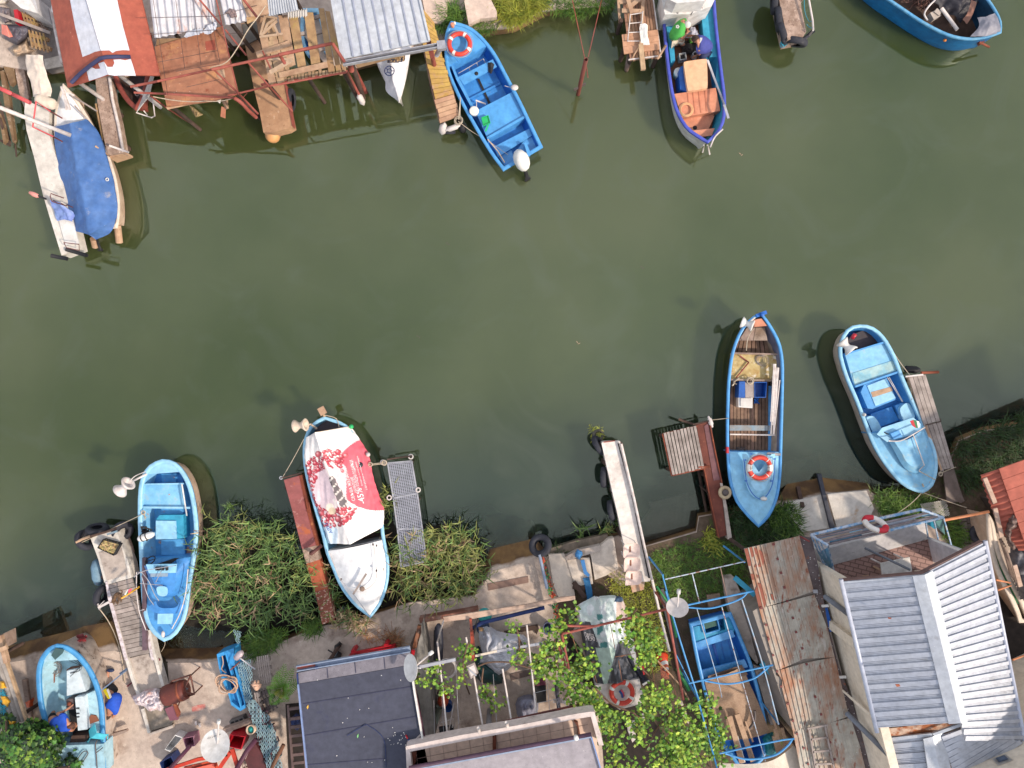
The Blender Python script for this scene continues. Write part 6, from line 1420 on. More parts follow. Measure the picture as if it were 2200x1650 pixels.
BA(p(1665,500,2.0),p(1700,630,1.5),.09).b('bracket',REDT,t)
legs(t,[D+Ve((.1,.1,-.1)),Cq+Ve((-.05,.1,-.1))],.06,REDT,'post',-.5)
SL([p(830,700,1.9),p(1060,645,1.9),p(1580,520,1.9),p(1580,545,1.7),p(1070,690,1.7),p(860,745,1.7)],.05).b('inner_beam',CONCB,t)
for a,c,r,l in(((780,700,2.0),(800,780,1.7),.07,0),):TUB([p(*a),p(*c)],r,8).b('bracket',REDT,t)
tt2=TH('leaning_post','gnarled brown driftwood post leaning from the metal shed to the water','post',p(900,1100,0))
TUB(rsm([p(800,700,1.9),p(850,850,1.3),p(900,1000,.6),p(930,1080,.1)],10),.07,8).b('trunk',DW,tt2);TUB([p(750,790,2.0),p(880,1040,.7)],.035,8).b('red_pipe',REDT,tt2)
fender(p(880,1050,.6),p(930,1150,.3),.08,'white fender lashed to the foot of the driftwood post',WT)
t=TH('boat','white canvas-covered boat whose bow sticks out below the metal shed roof','boat',p(1300,800,0),'fishing boats in the creek')
b=Boat(t,p,Q(1325,1130,1270,1040,1180,900,1080,680,1000,400,1000,100),Q(1325,1130,1370,980,1410,800,1440,600,1480,350,1480,100),zm=.7,zb=.9,transom=True,n=20,fl=1.0);b.hull(WH);b.rim(WH)
LO([[p(*q,.82)for q in((1325,1130),(1185,1010),(1170,880),(1060,620),(1000,400))],[p(*q,1.15)for q in((1325,1125),(1290,980),(1250,840),(1230,600),(1230,400))],[p(*q,.82)for q in((1325,1130),(1365,980),(1400,820),(1440,580),(1470,400))]],40,12,.05,6).b('canvas_cover',mat('white_canvas',(240,240,246),(225,226,236),4),t)
mb=MB();mb.torus(XF(p(1220,785,1.22)),.12,.012,24,5);mb.torus(XF(p(1220,785,1.22)),.05,.01,16,5)
for k in range(5):a=k*1.256;mb.tube([p(1220,785,1.22)+Ve((.05*math.cos(a),.05*math.sin(a),0)),p(1220,785,1.22)+Ve((.12*math.cos(a),.12*math.sin(a),0))],.009)
mb.b('printed_wheel',DKB,t)
blob(p,Q(1180,600,1300,560,1400,600,1390,680,1280,700,1200,700),1.1,.15,.1,14,8,20).b('engine_parts',mat('oily_parts',(170,140,100),(60,60,80),10,.45,.55),None,'heap of oily engine parts on the canvas-covered boat','parts')
p=ZE
PR(p,Q(20,-60,250,-60,250,150,190,210,120,200,60,140),.62,.4).b('concrete_slab',mat('pink_slab',(228,205,190),(200,176,162),3,dirt=(150,125,112),ds=9,dlo=.6,dhi=.75,rough=.9),None,'broken pale slab left of the grass clump at the top shore','slab')
PR(p,Q(385,-80,600,-80,640,0,690,100,690,150,540,165,440,215),.66,.4).t('concrete_slab',MC['pink_slab'],'broken pale slab between grass clumps above the lifebuoy boat','slab')
for x,y,l in((960,522,'tiny dark leaf floating below the lifebuoy boat'),(1378,573,'tiny dark twig floating right of mid creek'),(897,722,'tiny dark leaf floating left of mid creek'),(1240,735,'thin pale reed stalk floating at mid creek'),(1590,330,'thin pale stalk floating right of the violet-edged boat')):
 mb=MB()
 for k in range(2):a=rnd(0,3.1);q=G(x+k*4,y+k*3,.006);d=Ve((math.cos(a),math.sin(a),0))*.045;e=Ve((-d.y,d.x,0))*.25;mb.add([q-d,q-e,q+d,q+e],[[0,1,2,3]])
 mb.b('floating_leaf',DW if'dark'in l else WDT,None,l,'leaf')
 # far left corner deck, skiff, nets
p=ZI
CG=mat('dirty_corrugated',(168,162,158),(140,132,126),2,.35,.7,dirt=(110,95,82),ds=5,dlo=.58,dhi=.75,rough=.7)
t=TH('corrugated_roof','grey corrugated roof with yellow plastic things on it at the left edge','roof',p(60,800,.4))
mb=MB();corr(mb,p(-260,540,1.3),p(0,520,1.3),p(250,1200,1.3),p(-100,1290,1.3),7,.025,'sine',8,4);mb.b('roof_sheet',CG,t)
BA(p(5,380,1.2),p(70,640,1.25),.1,.12).bar(p(70,640,1.25),p(260,1200,1.3),.06,.08).b('edge_beam',WDT,t)
BA(p(-60,540,1.35),p(70,490,1.35),.1,.06).b('end_beam',WDT,t)
SL(Y(p,1.15,-300,520,0,380,10,520,-250,620),.6).b('side_wall',WOOD,t)
legs(t,Y(p,1.2,20,560,200,1150),.05,DW,'post',.4)
for pl,l in((Q(0,820,40,820,65,880,30,900,0,890),'upper yellow plastic float on the corrugated roof'),(Q(0,960,50,950,105,1010,70,1070,20,1040),'larger yellow plastic float on the corrugated roof'),(Q(75,1180,130,1190,160,1200,130,1240,75,1240),'yellow plastic glove beside the fig tree on the corrugated roof')):
 blob(p,pl,1.32,.14,.04,10,6,18).t('yellow_float',YEL,l,'float')
mb=MB()
for k in range(60):x,y=spo(Q(0,900,60,930,60,1120,0,1140));mb.tube([p(x,y,1.36),p(x+rnd()*30,y+rnd()*30,1.4),p(x+rnd()*30,y+rnd()*40,1.36)],.008,4)
mb.t('net',ROPEB,'teal net bunched around the yellow floats on the corrugated roof','net')
p=ZJ
t=TH('blue_skiff','small narrow blue skiff laid on the slab and filled with hose and tackle','skiff',p(930,640,.5),'boats laid up ashore')
SK=mat('skiff_blue',(60,160,225),(46,142,210),3,.35,.7,dirt=(120,160,180),ds=9,dlo=.64,dhi=.75)
out=Q(775,350,970,280,985,480,1050,640,1085,830,1110,960,1045,1000,940,930,905,800,840,660,800,500)
mb=MB();q=[p(x,y,.95)for x,y in out];n=len(q);cc=sum(q,Ve())/n
for i in range(n):
 a,b_=q[i],q[(i+1)%n];ai=a+(cc-a).normalized()*.09;bi=b_+(cc-b_).normalized()*.09;mb.slab([a,b_,bi,ai],drop=.47)
mb.b('hull',SK,t)
PR(p,Q(800,370,960,310,975,480,1030,640,1075,830,1090,940,1050,970,950,910,915,790,850,650,815,500),.55,.47).b('floor',mat('teal_inside',(30,120,130),(20,90,110),4),t)
PR(p,Q(865,330,885,325,1060,960,1045,965),.97,.55).b('divider',SK,t)
PR(p,Q(885,320,965,290,980,480,910,480),.93,.55).b('thwart',SK,t);PR(p,Q(925,770,1060,740,1080,900,1000,930,950,900),.8,.55).b('bow_locker',SK,t)
mb=MB()
for k in range(5):mb.torus(XF(p(885+k*6,680+k*8,1.0+.02*k),(rnd()*.3,rnd()*.3,1),1,k)@Matrix.Scale(1.5,4,(0,1,0)),.2-.012*k,.014,26,5)
mb.tube(rsm([p(835,360,.9),p(850,450,.9),p(830,520,.95),p(880,560,1.0)],10),.014);mb.b('hose_coil',mat('tan_hose',(200,165,140)),None,'coils of tan hose spilling out of the blue skiff','hose')
LA(Q(.02,0,.08,.03,.085,.2,.06,.28,.03,.3),XF(p(990,400,1.1),p(1085,300,1.2)-p(990,400,1.1)),14).b('bottle',mat('clear_pink',(196,180,188),rough=.3),None,'big clear bottle with pinkish cap at the head of the blue skiff','bottle')
TUB([p(930,530,1.1),p(1040,435,1.2)],.015).t('red_rod',RUST,'thin red rod across the middle of the blue skiff','rod');TUB(Y(p,1.2,1045,395,1215,520),.02).t('pipe',SE,'pale pipe crossing the top of the cyan net beside the skiff','pipe')
def netmesh(pl,z,label,col,step=16,seed=0):
 mb=MB()
 xs=[q[0]for q in pl];ys=[q[1]for q in pl]
 for sgn in(1,-1):
  k0=min(xs)-(max(ys)-min(ys));k1=max(xs)+(max(ys)-min(ys));k=k0
  while k<k1:
   seg=[];y=min(ys)
   while y<max(ys):
    x=k+(y-min(ys))*.45*sgn+5*math.sin(y*.07+k)
    if inpo(x,y,pl):
     q=p(x,y,z);seg.append(p(x,y,z+.12*noise.noise(Ve((q.x*4,q.y*4,seed)))+.03*sgn*0))
    else:
     if len(seg)>1:mb.tube(seg,.0085,4)
     seg=[]
    y+=9
   if len(seg)>1:mb.tube(seg,.0085,4)
   k+=step
 return mb.t('fishing_net',col,label,'net')
NW=mat('net_pale_cyan',(160,192,200),(110,140,160),8,bump=0)
netmesh(Q(1000,470,1060,430,1160,400,1190,620,1150,720,1190,830,1150,900,1090,890,1050,640),1.05,'pale cyan diamond-mesh net draped beside the blue skiff',NW,24)
netmesh(Q(1100,880,1210,860,1300,1000,1380,1050,1480,1350,1530,1650,1380,1750,1280,1450,1210,1200),1.15,'long teal and white net trailing down beside the dark roof building',NW,22,3)
netmesh(Q(960,60,1060,90,1040,230,1000,240),.9,'scrap of pale blue net at the edge of the reeds',NW,20,5)
mb=MB()
for k in range(160):
 x,y=spo(Q(1120,900,1200,880,1300,1010,1380,1060,1490,1400,1500,1650,1340,1650,1240,1300));q=p(x,y,1.0+rnd(0,.12));mb.tube([q,q+Ve((rnd()*.1,rnd()*.15,.02)),q+Ve((rnd()*.12,rnd()*.2,0))],.02,4)
mb.b('net_filling',mat('net_fill',(60,54,66),(110,66,76),9,.45,.55,dirt=[((40,120,130),6,.55,.6)],isl=.4),None,'dark tangled ropes stuffed inside the long teal net','net heap')
blob(p,Q(1130,890,1200,880,1290,1010,1350,1060,1470,1380,1500,1680,1330,1680,1230,1300),.45,.5,.1,8,14,60).b('net_heap',mat('dark_net_heap',(60,52,66),(40,34,48),6),None,'dark lump of folded netting under the long teal net','net heap')
tp=TH('paint_pot','small beige pot with turquoise paint on the net heap','pot',p(1195,1200,1.1));LA(Q(.1,0,.12,.14,.1,.14,.08,.06,0,.06),XF(p(1190,1200,1.15),(-.2,.2,1)),20,cap=False).b('body',mat('beige_pot',(220,190,165)),tp);LA([(.085,.1),(0,.11)],XF(p(1190,1200,1.15),(-.2,.2,1)),16).b('paint',mat('turquoise',(40,180,175)),tp)
pallet('grey pallet leaning at the head of the nets by the fern',p,Q(1230,380,1370,355,1410,660,1270,700),1.0,6,WDG,gap=.02)
pallet('dark weathered pallet in the middle of the stack left of the fern',p,Q(1190,790,1350,730,1500,950,1300,1070),1.0,5,mat('dark_grey_wood',(96,84,84),(70,60,62),4,isl=.15),gap=.05)
mb=MB();pallet('narrow grey pallet end in front of the dark pallet',p,Q(1200,790,1255,785,1310,1070,1255,1080),1.12,2,WDG,gap=.03,cross=5)
g_=TH('work_glove','peach work glove on the pallets beside the nets','glove',p(1230,700,1.1))
blob(p,Q(1170,700,1200,660,1215,645,1230,680,1245,645,1265,650,1262,680,1290,690,1280,730,1240,770,1210,760),1.1,.06,.03,14,5,18).b('palm',mat('peach_glove',(238,190,160)),g_)
PR(p,Q(840,1210,1190,1090,1210,1125,850,1260),.95,.75).t('timber',WOOD,'thick worn timber beam above the satellite dish','beam')
PR(p,Q(1135,960,1165,950,1190,1080,1150,1090),1.0,.8).t('rust_post',RUST,'rusty post end below the tip of the blue skiff','post')
bl=TH('cinder_block','grey hollow block on the slab above the thick beam','block',p(1010,1120,.46))
mb=MB();M_=Y(p,.66,915,1120,1075,1060,1100,1110,935,1170)
mb.slab(M_,.2);mb.b('block',mat('grey_block',(130,124,122),(100,94,94),6),bl)
for f in(.2,.5,.8):a=M_[0].lerp(M_[1],f).lerp(M_[3].lerp(M_[2],f),.5);MB().box(a+Ve((0,0,.004)),.08,.06,.01,.35).b('cavity',BK,bl)
SL([p(x,y,.456)for x,y in((490,950),(560,930),(640,915),(650,960),(600,985),(560,1000),(495,1005))],.004).b('paint_spill',mat('pink_stain',(214,120,110),(205,160,148),8,.4,.6),None,'pinkish red paint spill on the concrete slab','paint spill')
t=TH('concrete_mixer','rusty brown drum in a square pipe stand','drum',p(300,800,.45))
DR=mat('drum_brown',(112,50,40),(90,38,32),3,.35,.7,dirt=(160,90,60),ds=6,dlo=.6,dhi=.75)
a=p(175,830,.95);c=p(370,765,.95)
LA(Q(.2,0,.25,.02,.26,.1,.26,.5,.25,.58,.22,.6),XF(a,c-a),24,cap=True).b('drum',DR,t)
LA(Q(.265,-.03,.265,.03,.1,.05,.1,-.05),XF(c,c-a),22).b('end_plate',RUST,t)
LA(Q(.03,0,.05,.02,.03,.1,0,.11),XF(c+(c-a)*.1,c-a),10).tube([c,p(445,740,1.0)],.012).b('axle',SE,t)
mb=MB();frame_rect(mb,[p(215,730,.9),p(265,655,1.0),p(475,585,1.05),p(520,805,1.0),p(330,865,.9)],.022);mb.tube([p(475,590,1.05),p(400,760,1.0)],.022);mb.tube(Y(p,1.0,400,775,520,805),.022);mb.tube([p(265,655,1.0),p(268,730,.9)],.02);mb.b('pipe_stand',mat('brown_pipe',(112,66,54),(90,50,42),6),t)
TUB([p(365,865,.9),p(325,960,.5)],.018).b('leg',MC['brown_pipe'],t)
legs(t,[p(480,590,1.0),p(518,800,.95)],.018,MC['brown_pipe'],'leg',.45)
PR(p,Q(180,975,290,930,340,1050,330,1100,240,1110),.8,.75).b('purple_panel',mat('mauve_panel',(140,85,100),(120,70,84),4),None,'mauve board leaning below the rusty drum','board')
PR(p,Q(270,910,295,905,350,1020,345,1060,320,1070),.85,.78).t('rusty_strip',RUST,'rust-brown strip beside the mauve board','board')
p2=ZI
blob(p2,Q(1255,960,1330,930,1400,890,1500,875,1550,900,1560,1000,1580,1060,1545,1110,1500,1090,1430,1110,1380,1060,1300,1040),.6,.3,.16,9,7,45).b('white_sheet',mat('stained_white_sheet',(226,214,220),(190,150,145),5,.5,.65,dirt=(150,110,105),ds=9,dlo=.62,dhi=.72),None,'stained white plastic sheet crumpled in front of the rusty drum','sheet')
def crate(label,p,q,z0,z1,m,group=None,name='crate',w=.015,cat='crate',inner=None):return bin_(p,q,z0,z1,m,label,cat,name,inner,w,None,group)
crate('white plastic crate on the slab near the dish',p,Q(178,1440,300,1270,385,1300,240,1465),.46,.75,WH)
crate('translucent mauve crate above the dark pole',p,Q(385,1310,510,1285,525,1400,420,1420),.46,.8,mat('mauve_crate',(160,110,130),(140,95,115),4))
crate('dark blue crate at the bottom edge near the dark pole',p,Q(120,1590,255,1515,300,1600,160,1700),.46,.85,DKB)
crate('bright crimson crate beside the large white satellite dish',p,Q(925,1265,1100,1290,1055,1440,900,1405),.6,1.1,REDPL,inner=None)
for x,y,l in((540,1133,'small pale stone on the slab left of the dish'),(583,1158,'smaller pale chip on the slab left of the dish')):
 MB().box(p(x,y,.49),.05,.1,.05,.2).t('stone',WT,l,'stone')
c=p(770,1390,2.2)
dish(c,(-.12,.35,.93),.36,p(798,1120,2.5),p(850,1530,1.7),'large white satellite dish with dark lettering mounted above the red table frame',words=('PROSAT HD',(-.17,-.22,.05),(.17,-.22,.05),.03))
t=TH('steel_table_frame','orange-red steel frame structure at the bottom edge below the satellite dish','frame',p(800,1600,.5))
RF=mat('orange_red_paint',(205,60,30),(180,45,25),4)
BA(p(200,1670,1.5),p(560,1550,1.5),.08,.06).bar(p(560,1550,1.5),p(900,1490,1.5),.08,.06).b('top_rail',RF,t)
BA(p(780,1690,1.5),p(930,1470,1.5),.1,.06).bar(p(950,1430,1.5),p(1020,1660,1.5),.09,.06).b('side_rail',RF,t)
PR(p,Q(400,1640,760,1560,800,1700,350,1720),1.35,1.3).b('panel',mat('orange_panel',(225,90,50),(140,50,30),5,.45,.55),t);PR(p,Q(500,1660,740,1600,760,1700,500,1710),1.4,1.36).b('cushion',mat('coral_fabric',(240,110,90)),t)
TUB([p(230,1670,1.6),p(470,1400,1.4)],.05,10).b('dark_pole',mat('plum_pole',(84,36,60)),None,'thick plum-coloured pole slanting over the mauve crate','pole')
TUB([p(980,1700,1.6),p(1110,1470,1.5),p(1225,1320,1.4)],.06,10).b('dark_pole',mat('plum_pole',(84,36,60)),None,'thick plum-coloured pole right of the crimson crate','pole')
SL(Y(p,1.2,1200,1340,1290,1500,1340,1680,1150,1700,1100,1560),.5).b('brown_box',mat('maroon_wood',(96,44,46),(76,34,36),4),None,'maroon wooden cabinet top beside the long net','cabinet')
pallet('brown slatted panel under the right plum pole',p,Q(1050,1560,1170,1520,1210,1680,1080,1720),1.0,4,WOOD,cross=2)
TUB([p(1380,1700,1.4),p(1540,1380,1.3)],.05,8).b('brown_pole',mat('brown_pole',(110,70,45)),None,'thick brown pole over the long teal net','pole')
t=TH('ladder','dark wooden ladder along the left wall of the dark roof building','ladder',p(1680,1300,.5))
DL=mat('ladder_wood',(110,88,84),(86,66,64),4)
BA(p(1590,930,1.3),p(1650,1690,1.3),.05,.05).b('rail',DL,t);BA(p(1740,930,1.3),p(1800,1690,1.3),.05,.05).b('rail',DL,t)
for y in(970,1085,1180,1280,1385,1495,1590):BA(p(1592+(y-930)*.08,y+5,1.3),p(1745+(y-930)*.08,y-12,1.3),.07,.04).b('rung',DL,t)
blob(p,Q(1600,1120,1680,1020,1750,1060,1755,1160,1700,1220,1610,1180),.7,.3,.1,8,10,40).t('blue_sack',DKB,'dark blue sack beneath the dark wooden ladder','sack')
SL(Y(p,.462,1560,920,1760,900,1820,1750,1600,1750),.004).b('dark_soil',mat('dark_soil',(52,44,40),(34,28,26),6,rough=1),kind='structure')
# dark felt roof building
p=ZM
t=TH('flat_roofed_shed','single-storey building with a flat dark blue-grey felt roof and front gutter','building',p(650,1100,.45))
z=2.6
FELT=mat('felt_blue_grey',(76,79,96),(68,71,87),1.2,.35,.7,dirt=[((60,64,90),2,.6,.75),((100,102,122),60,.62,.7)],rough=.95,bump=.4,bs=80,sp=((232,234,238),.035,3.2))
SL(Y(p,z,100,845,700,745,1170,665,1205,900,1290,1400,1380,1800,190,1850),.08).b('roof',FELT,t)
SL(Y(p,z-.01,85,740,620,635,1160,545,1172,662,700,742,100,842),.08).b('front_strip',mat('felt_grey',(136,132,142),(120,116,126),3,.35,.7,dirt=[((80,76,88),40,.6,.66)],rough=.95,bump=.4,bs=70),t)
mb=MB()
for a,c in(((140,1035),(1210,865)),((150,1340),(1260,1150)),((180,1620),(920,1560))):mb.bar(p(*a,z+.004),p(*c,z+.004),.02,.008)
for a,c in(((370,695),(378,790)),((635,640),(645,740)),((915,590),(925,700))):mb.bar(p(*a,z),p(*c,z),.015,.008)
mb.b('felt_seams',mat('felt_seam',(60,62,86),rough=.95,bump=0),t)
mb=MB();a=p(80,722,z);c=p(1165,535,z)
for off,w_,h_,dz in((.11,.02,.1,-.02),(.0,.02,.08,-.02),(.055,.1,.015,-.07)):
 d=Ve((-.17,.98,0))*off;mb.bar(a+d+Ve((0,0,dz)),c+d+Ve((0,0,dz)),w_,h_)
mb.b('gutter',mat('blue_grey_gutter',(150,165,190),(130,145,172),4),t)
BA(a+Ve((-.01,.055,-.055)),a.lerp(c,.16)+Ve((-.01,.055,-.055)),.07,.01).b('gutter_dirt',REDT,t)
MB().box(p(265,688,z),.07,.06,.02,.17).b('gutter_outlet',DKB,t)
BA(p(92,845,z+.02),p(180,1700,z+.02),.03,.07).b('left_verge',mat('verge_blue',(130,150,195)),t);BA(p(85,740,z),p(92,845,z),.03,.07).b('left_verge',DKB,t)
BA(p(1172,665,z+.03),p(1205,900,z+.03),.04,.09).bar(p(1205,900,z+.03),p(1290,1400,z+.03),.04,.09).b('right_verge',WH,t)
BA(p(1205,880,z-.05),p(1305,1380,z-.05),.05,.05).b('right_edge',mat('plum_pole',(84,36,60)),t)
SL(Y(p,z-.09,330,1130,1150,1000,1230,1400,400,1900),drop=.44).b('wall',CREAM,t)
legs(t,Y(p,z-.1,300,760,1120,640),.05,DW,'post',.45)
MB().rope(p(560,1340,z+.02),p(740,1230,z+.02),.008,0).tube(rsm(Y(p,z+.01,740,1230,850,1300,920,1400,935,1640),12),.008,5).b('roof_cable',DKB,t)
mb=MB()
for k in range(34):
 x,y=(rnd(950,1130),rnd(1310,1430))if k<18 else(rnd(180,1200),rnd(760,1600));mb.box(p(x,y,z+.008),rnd(.012,.026),rnd(.01,.02),.008,rnd(0,3))
mb.t('white_debris',WH,'scattered white chips on the dark felt roof','debris',kind='stuff')
for x,y,m_,l in((185,1068,YEL,'yellow leaf on the left side of the dark felt roof'),(665,1345,mat('leaf_green_pale',(120,190,120)),'pale green leaf at the middle of the dark felt roof')):
 q=p(x,y,z+.01);MB().add([q+Ve((-.01,-.05,0)),q+Ve((.02,0,.01)),q+Ve((.01,.06,0)),q+Ve((-.025,.01,.01))],[[0,1,2,3]]).t('fallen_leaf',m_,l,'leaf')
pl=TH('pliers','red and blue handled tool at the right edge of the dark felt roof','pliers',p(1145,1370,z));TUB(Y(p,z+.02,1125,1335,1140,1370),.02).b('handle',REDPL,pl);TUB(Y(p,z+.02,1145,1375,1168,1410),.016).b('handle',BLUB,pl)
MB().rope(p(1260,1330,z),p(1175,1420,z+.02),.008,0).rope(p(1265,1335,z),p(1200,1420,z),.008,0).rope(p(1180,1430,z),p(1100,1660,z-.1),.008,.02).rope(p(1140,1500,z),p(1090,1660,z-.2),.008,.02).t('cables',WT,'pale cables running down beside the balcony corner','cables')
t=TH('bench','bright red wooden bench against the front of the dark roof building','bench',p(800,540,.46))
PR(p,Q(570,585,1010,490,1020,530,575,612),.8,.46).b('seat',REDPL,t);PR(p,Q(600,548,985,472,988,480,602,556),.95,.9).b('rail',REDPL,t)
for x,y in((615,535),(930,475)):PR(p,[(x-20,y-5),(x+10,y-20),(x+28,y),(x+15,y+15),(x-10,y+12)],.85,.46).b('end_panel',REDPL,t)
t=TH('diving_suit','black wetsuit hung over the slab edge left of the red bench','wetsuit',p(450,560,.46))
blob(p,Q(360,650,420,560,440,500,440,480,490,435,515,460,490,490,470,520,510,550,505,590,460,640),.5,.3,.06,7,6,35).b('suit',BK,t);PR(p,Q(430,570,450,530,470,545,440,590),.92,.86).b('grey_panel',mat('wetsuit_grey',(96,110,118)),t);TUB([p(380,520,.6),p(430,550,.7)],.02).b('strap',BK,t)
mb=MB()
for k in range(170):
 x,y=spo(Q(690,340,740,335,900,400,1010,350,1080,420,1060,510,1000,500,860,390,720,380));a=rnd(0,6.3);q=p(x,y,.48+rnd(0,.05));e=q+Ve((math.cos(a),math.sin(a),.05))*rnd(.1,.35);mb.tube([q,e],.005,4)
mb.b('dry_stalks',mat('dry_straw',(196,150,105),(160,112,76),9,isl=.3,bump=0),None,'scattered dry brown plant stalks on the slab beyond the red bench','dead plants',kind='stuff')
dish(p(1185,688,3.0),(-.80,.12,.60),.30,p(1365,548,3.3),p(1265,690,2.7),'white oval satellite dish at the right corner of the dark felt roof',words=('SAT TV',(-.02,.16,.04),(-.02,-.1,.04),.025))
BA(p(1200,690,2.7),p(1600,608,2.7),.07,.06).t('grey_bar',SE,'grey steel bar running from the satellite dish across the patio','bar')
# patio
p=ZO
WG=mat('grey_plank_wall',(150,146,140),(128,124,120),2,.35,.7,dirt=(110,105,100),ds=12,dlo=.58,dhi=.7,rough=.9,stretch=(6,.8,1,.25))
SL(Y(p,1.5,205,215,240,430,300,780,345,1365,255,1375,190,960,150,800,170,480),1.05).t('garden_wall',WG,'grey textured wall between the dark roof building and the patio','wall')
t=TH('timber_post','charred rust-brown timber leaning at the patio corner','post',p(160,330,1.6));SL([p(175,210,1.9),p(205,215,1.9),p(205,300,1.9),p(165,435,1.8),p(118,450,1.8),p(150,320,1.9)],.12).b('timber',mat('char_rust',(120,70,40),(60,36,26),5,.45,.6),t);SL(Y(p,1.85,115,455,150,460,140,510,105,505),.05).b('red_end',REDPL,t)
SL(Y(p,.75,190,140,690,55,780,35,790,80,690,95,200,185),drop=.44).b('brown_curb',mat('brown_curb',(134,84,68),(170,140,125),4,.5,.7,dirt=(80,50,40),ds=9,dlo=.6,dhi=.7),None,'peeling brown curb along the patio front','curb')
SL(Y(ZN,1.6,-40,960,480,880,900,815,1250,740,1420,725,1425,765,1260,790,900,860,300,975,-30,1010),.06).b('long_plank',mat('pink_plank',(206,178,160),(180,150,132),3,.35,.7,dirt=(120,98,88),ds=9,dlo=.6,dhi=.75,rough=.9,stretch=(.6,3,1,.2)),None,'very long pale plank spanning the front of the patio','plank')
TUB(Y(p,1.5,710,250,820,180,1460,25),.05,10).b('blue_pole',mat('navy_pole',(24,50,110)),None,'long dark blue pole under the pale plank','pole')
t=TH('bin','teal-lidded dark bin under the pale plank','bin',p(855,120,.46));LA(Q(.13,0,.17,.5,.17,.52,0,.53),XF(p(845,170,.46)),20).b('body',mat('navy_bin',(30,50,84)),t);LA(Q(.17,0,.185,.05,.1,.08,0,.09),XF(p(855,95,.98)),22).b('lid',mat('teal_lid',(30,150,150)),t)
SL(Y(p,.52,1050,270,1390,200,1405,245,1380,300,1350,255,1090,290),.08).t('step',DW,'low dark step set in the patio floor','step')
SL(Y(p,.47,1110,700,1330,650,1335,710,1120,765),.02).b('floor_grate',mat('grate_brown',(130,110,104),(100,84,80),8,dirt=(150,90,76),ds=7,dlo=.6,dhi=.7),None,'brown grating set in the patio floor','grating')
SL(Y(ZN,.47,450,590,900,505,905,575,460,665),.02).b('gutter_strip',mat('strip_brown',(140,112,100),(120,92,82),5,dirt=(90,66,56),ds=9,dlo=.6,dhi=.7),None,'brown weedy strip across the slab beside the reeds','strip')
TG=TH('covered_engine','dark green machine under a crumpled grey-white tarpaulin in the patio','machine',p(950,600,.46))
blob(p,Q(745,430,800,415,830,500,860,560,1000,640,1040,740,1030,790,960,810,830,790,760,720,750,560),.5,.5,.05,4,9,60).b('body',mat('dark_green',(16,74,74),(12,56,60),4),TG)
blob(p,Q(785,225,810,210,880,205,925,225,980,260,1080,285,1250,300,1315,375,1225,400,1180,440,1185,560,1100,650,1000,710,950,705,890,640,850,590,785,600,830,480,800,350),.85,.5,.22,4,5,80,3).b('tarpaulin',TARPG,TG)
blob(p,Q(790,225,830,225,850,240,830,270,800,262),1.3,.05,.03,9,5,12).b('exposed_frame',WDY,TG)
t=TH('painted_post','red-brown post with a weathered white lamp at its foot in the patio','post',p(720,480,.46));SL(Y(p,1.7,700,145,720,145,752,400,752,560,702,570,712,350),.1).b('post',mat('charred_red',(186,78,52),(90,44,34),3,.42,.6),t)
SL(Y(p,1.6,775,140,790,140,745,330,725,330),.1).b('charred_strip',BK,t)
t=TH('floodlight','square weathered white floodlight mounted on the pergola tube','floodlight',p(740,660,2.1))
SL(Y(p,2.4,668,620,750,585,790,690,715,750),.08).b('housing',WDG,t);SL(Y(p,2.41,685,635,745,608,772,685,718,725),.02).b('lens',WT,t);BA(p(690,645,2.43),p(770,715,2.43),.03,.02).b('bracket',SE,t)
t=TH('pergola','pergola of thin whitish tubes and a red-brown pipe over the patio','pergola',p(900,800,.46))
z=2.3
for a,c in(((375,370),(480,1335)),((665,325),(682,415)),((735,660),(835,1225)),((1035,645),(1125,1170)),((1280,200),(1385,1165)),((90,420),(98,460))):TUB([p(*a,z),p(*c,z)],.022,8).b('tube',WT,t)
TUB(Y(p,z+.05,190,1362,800,1240,1300,1120,1850,1000),.028,8).b('front_pipe',mat('maroon_pipe',(110,52,48),(90,42,40),6),t)
BA(p(760,515,z-.05),p(980,465,z-.05),.05,.03).b('batten',CREAM,t);BA(p(980,465,z-.05),p(1440,385,z-.05),.06,.04).b('batten',SE,t)
mb=MB()
for a,c in(((770,510),(1420,400)),((1360,890),(1560,840)),((1380,995),(1640,940)),((1480,730),(1520,1140)),((1550,840),(1620,1100)),((560,560),(600,1400)),((340,960),(345,1300)),((420,900),(440,1300)),((800,700),(830,800)),((940,700),(980,1250))):mb.tube([p(*a,z-.05),p(*c,z-.05)],.006,4)
mb.b('wires',SE,t)
legs(t,Y(p,z,1385,1160,480,1330,375,375),.02,WT,'post',.45)
TUB(Y(p,1.0,358,255,352,560),.045,8).t('black_pipe',BK,'black pipe against the grey patio wall','pipe')
t=TH('folded_umbrella','folded black parasol by the grey patio wall','parasol',p(395,500,.6));LA(Q(.03,0,.09,.2,.12,.7,.1,1.1,.04,1.2),XF(p(395,640,.9),p(390,350,1.0)-p(395,640,.9)),14).b('canopy',mat('black_cloth',(40,42,58)),t)
mb=MB()
for k in range(3):mb.torus(XF(p(470,645,1.5+.02*k),(.1,0,1)),.25-.02*k,.008,30,5)
mb.rope(p(425,700,1.5),p(490,765,1.3),.008,.02);mb.rope(p(530,650,1.5),p(480,770,1.3),.008,.02);mb.t('cable_loop',WT,'loop of pale cable hanging beside the pergola tube','cable')
t=TH('gas_bottle','orange-red gas bottle in the shade near the blue bucket','gas bottle',p(450,925,.46));LA(Q(.12,0,.14,.05,.14,.4,.08,.5,.04,.55,0,.55),XF(p(445,915,.46)),18).b('body',mat('gas_orange',(196,80,50)),t)
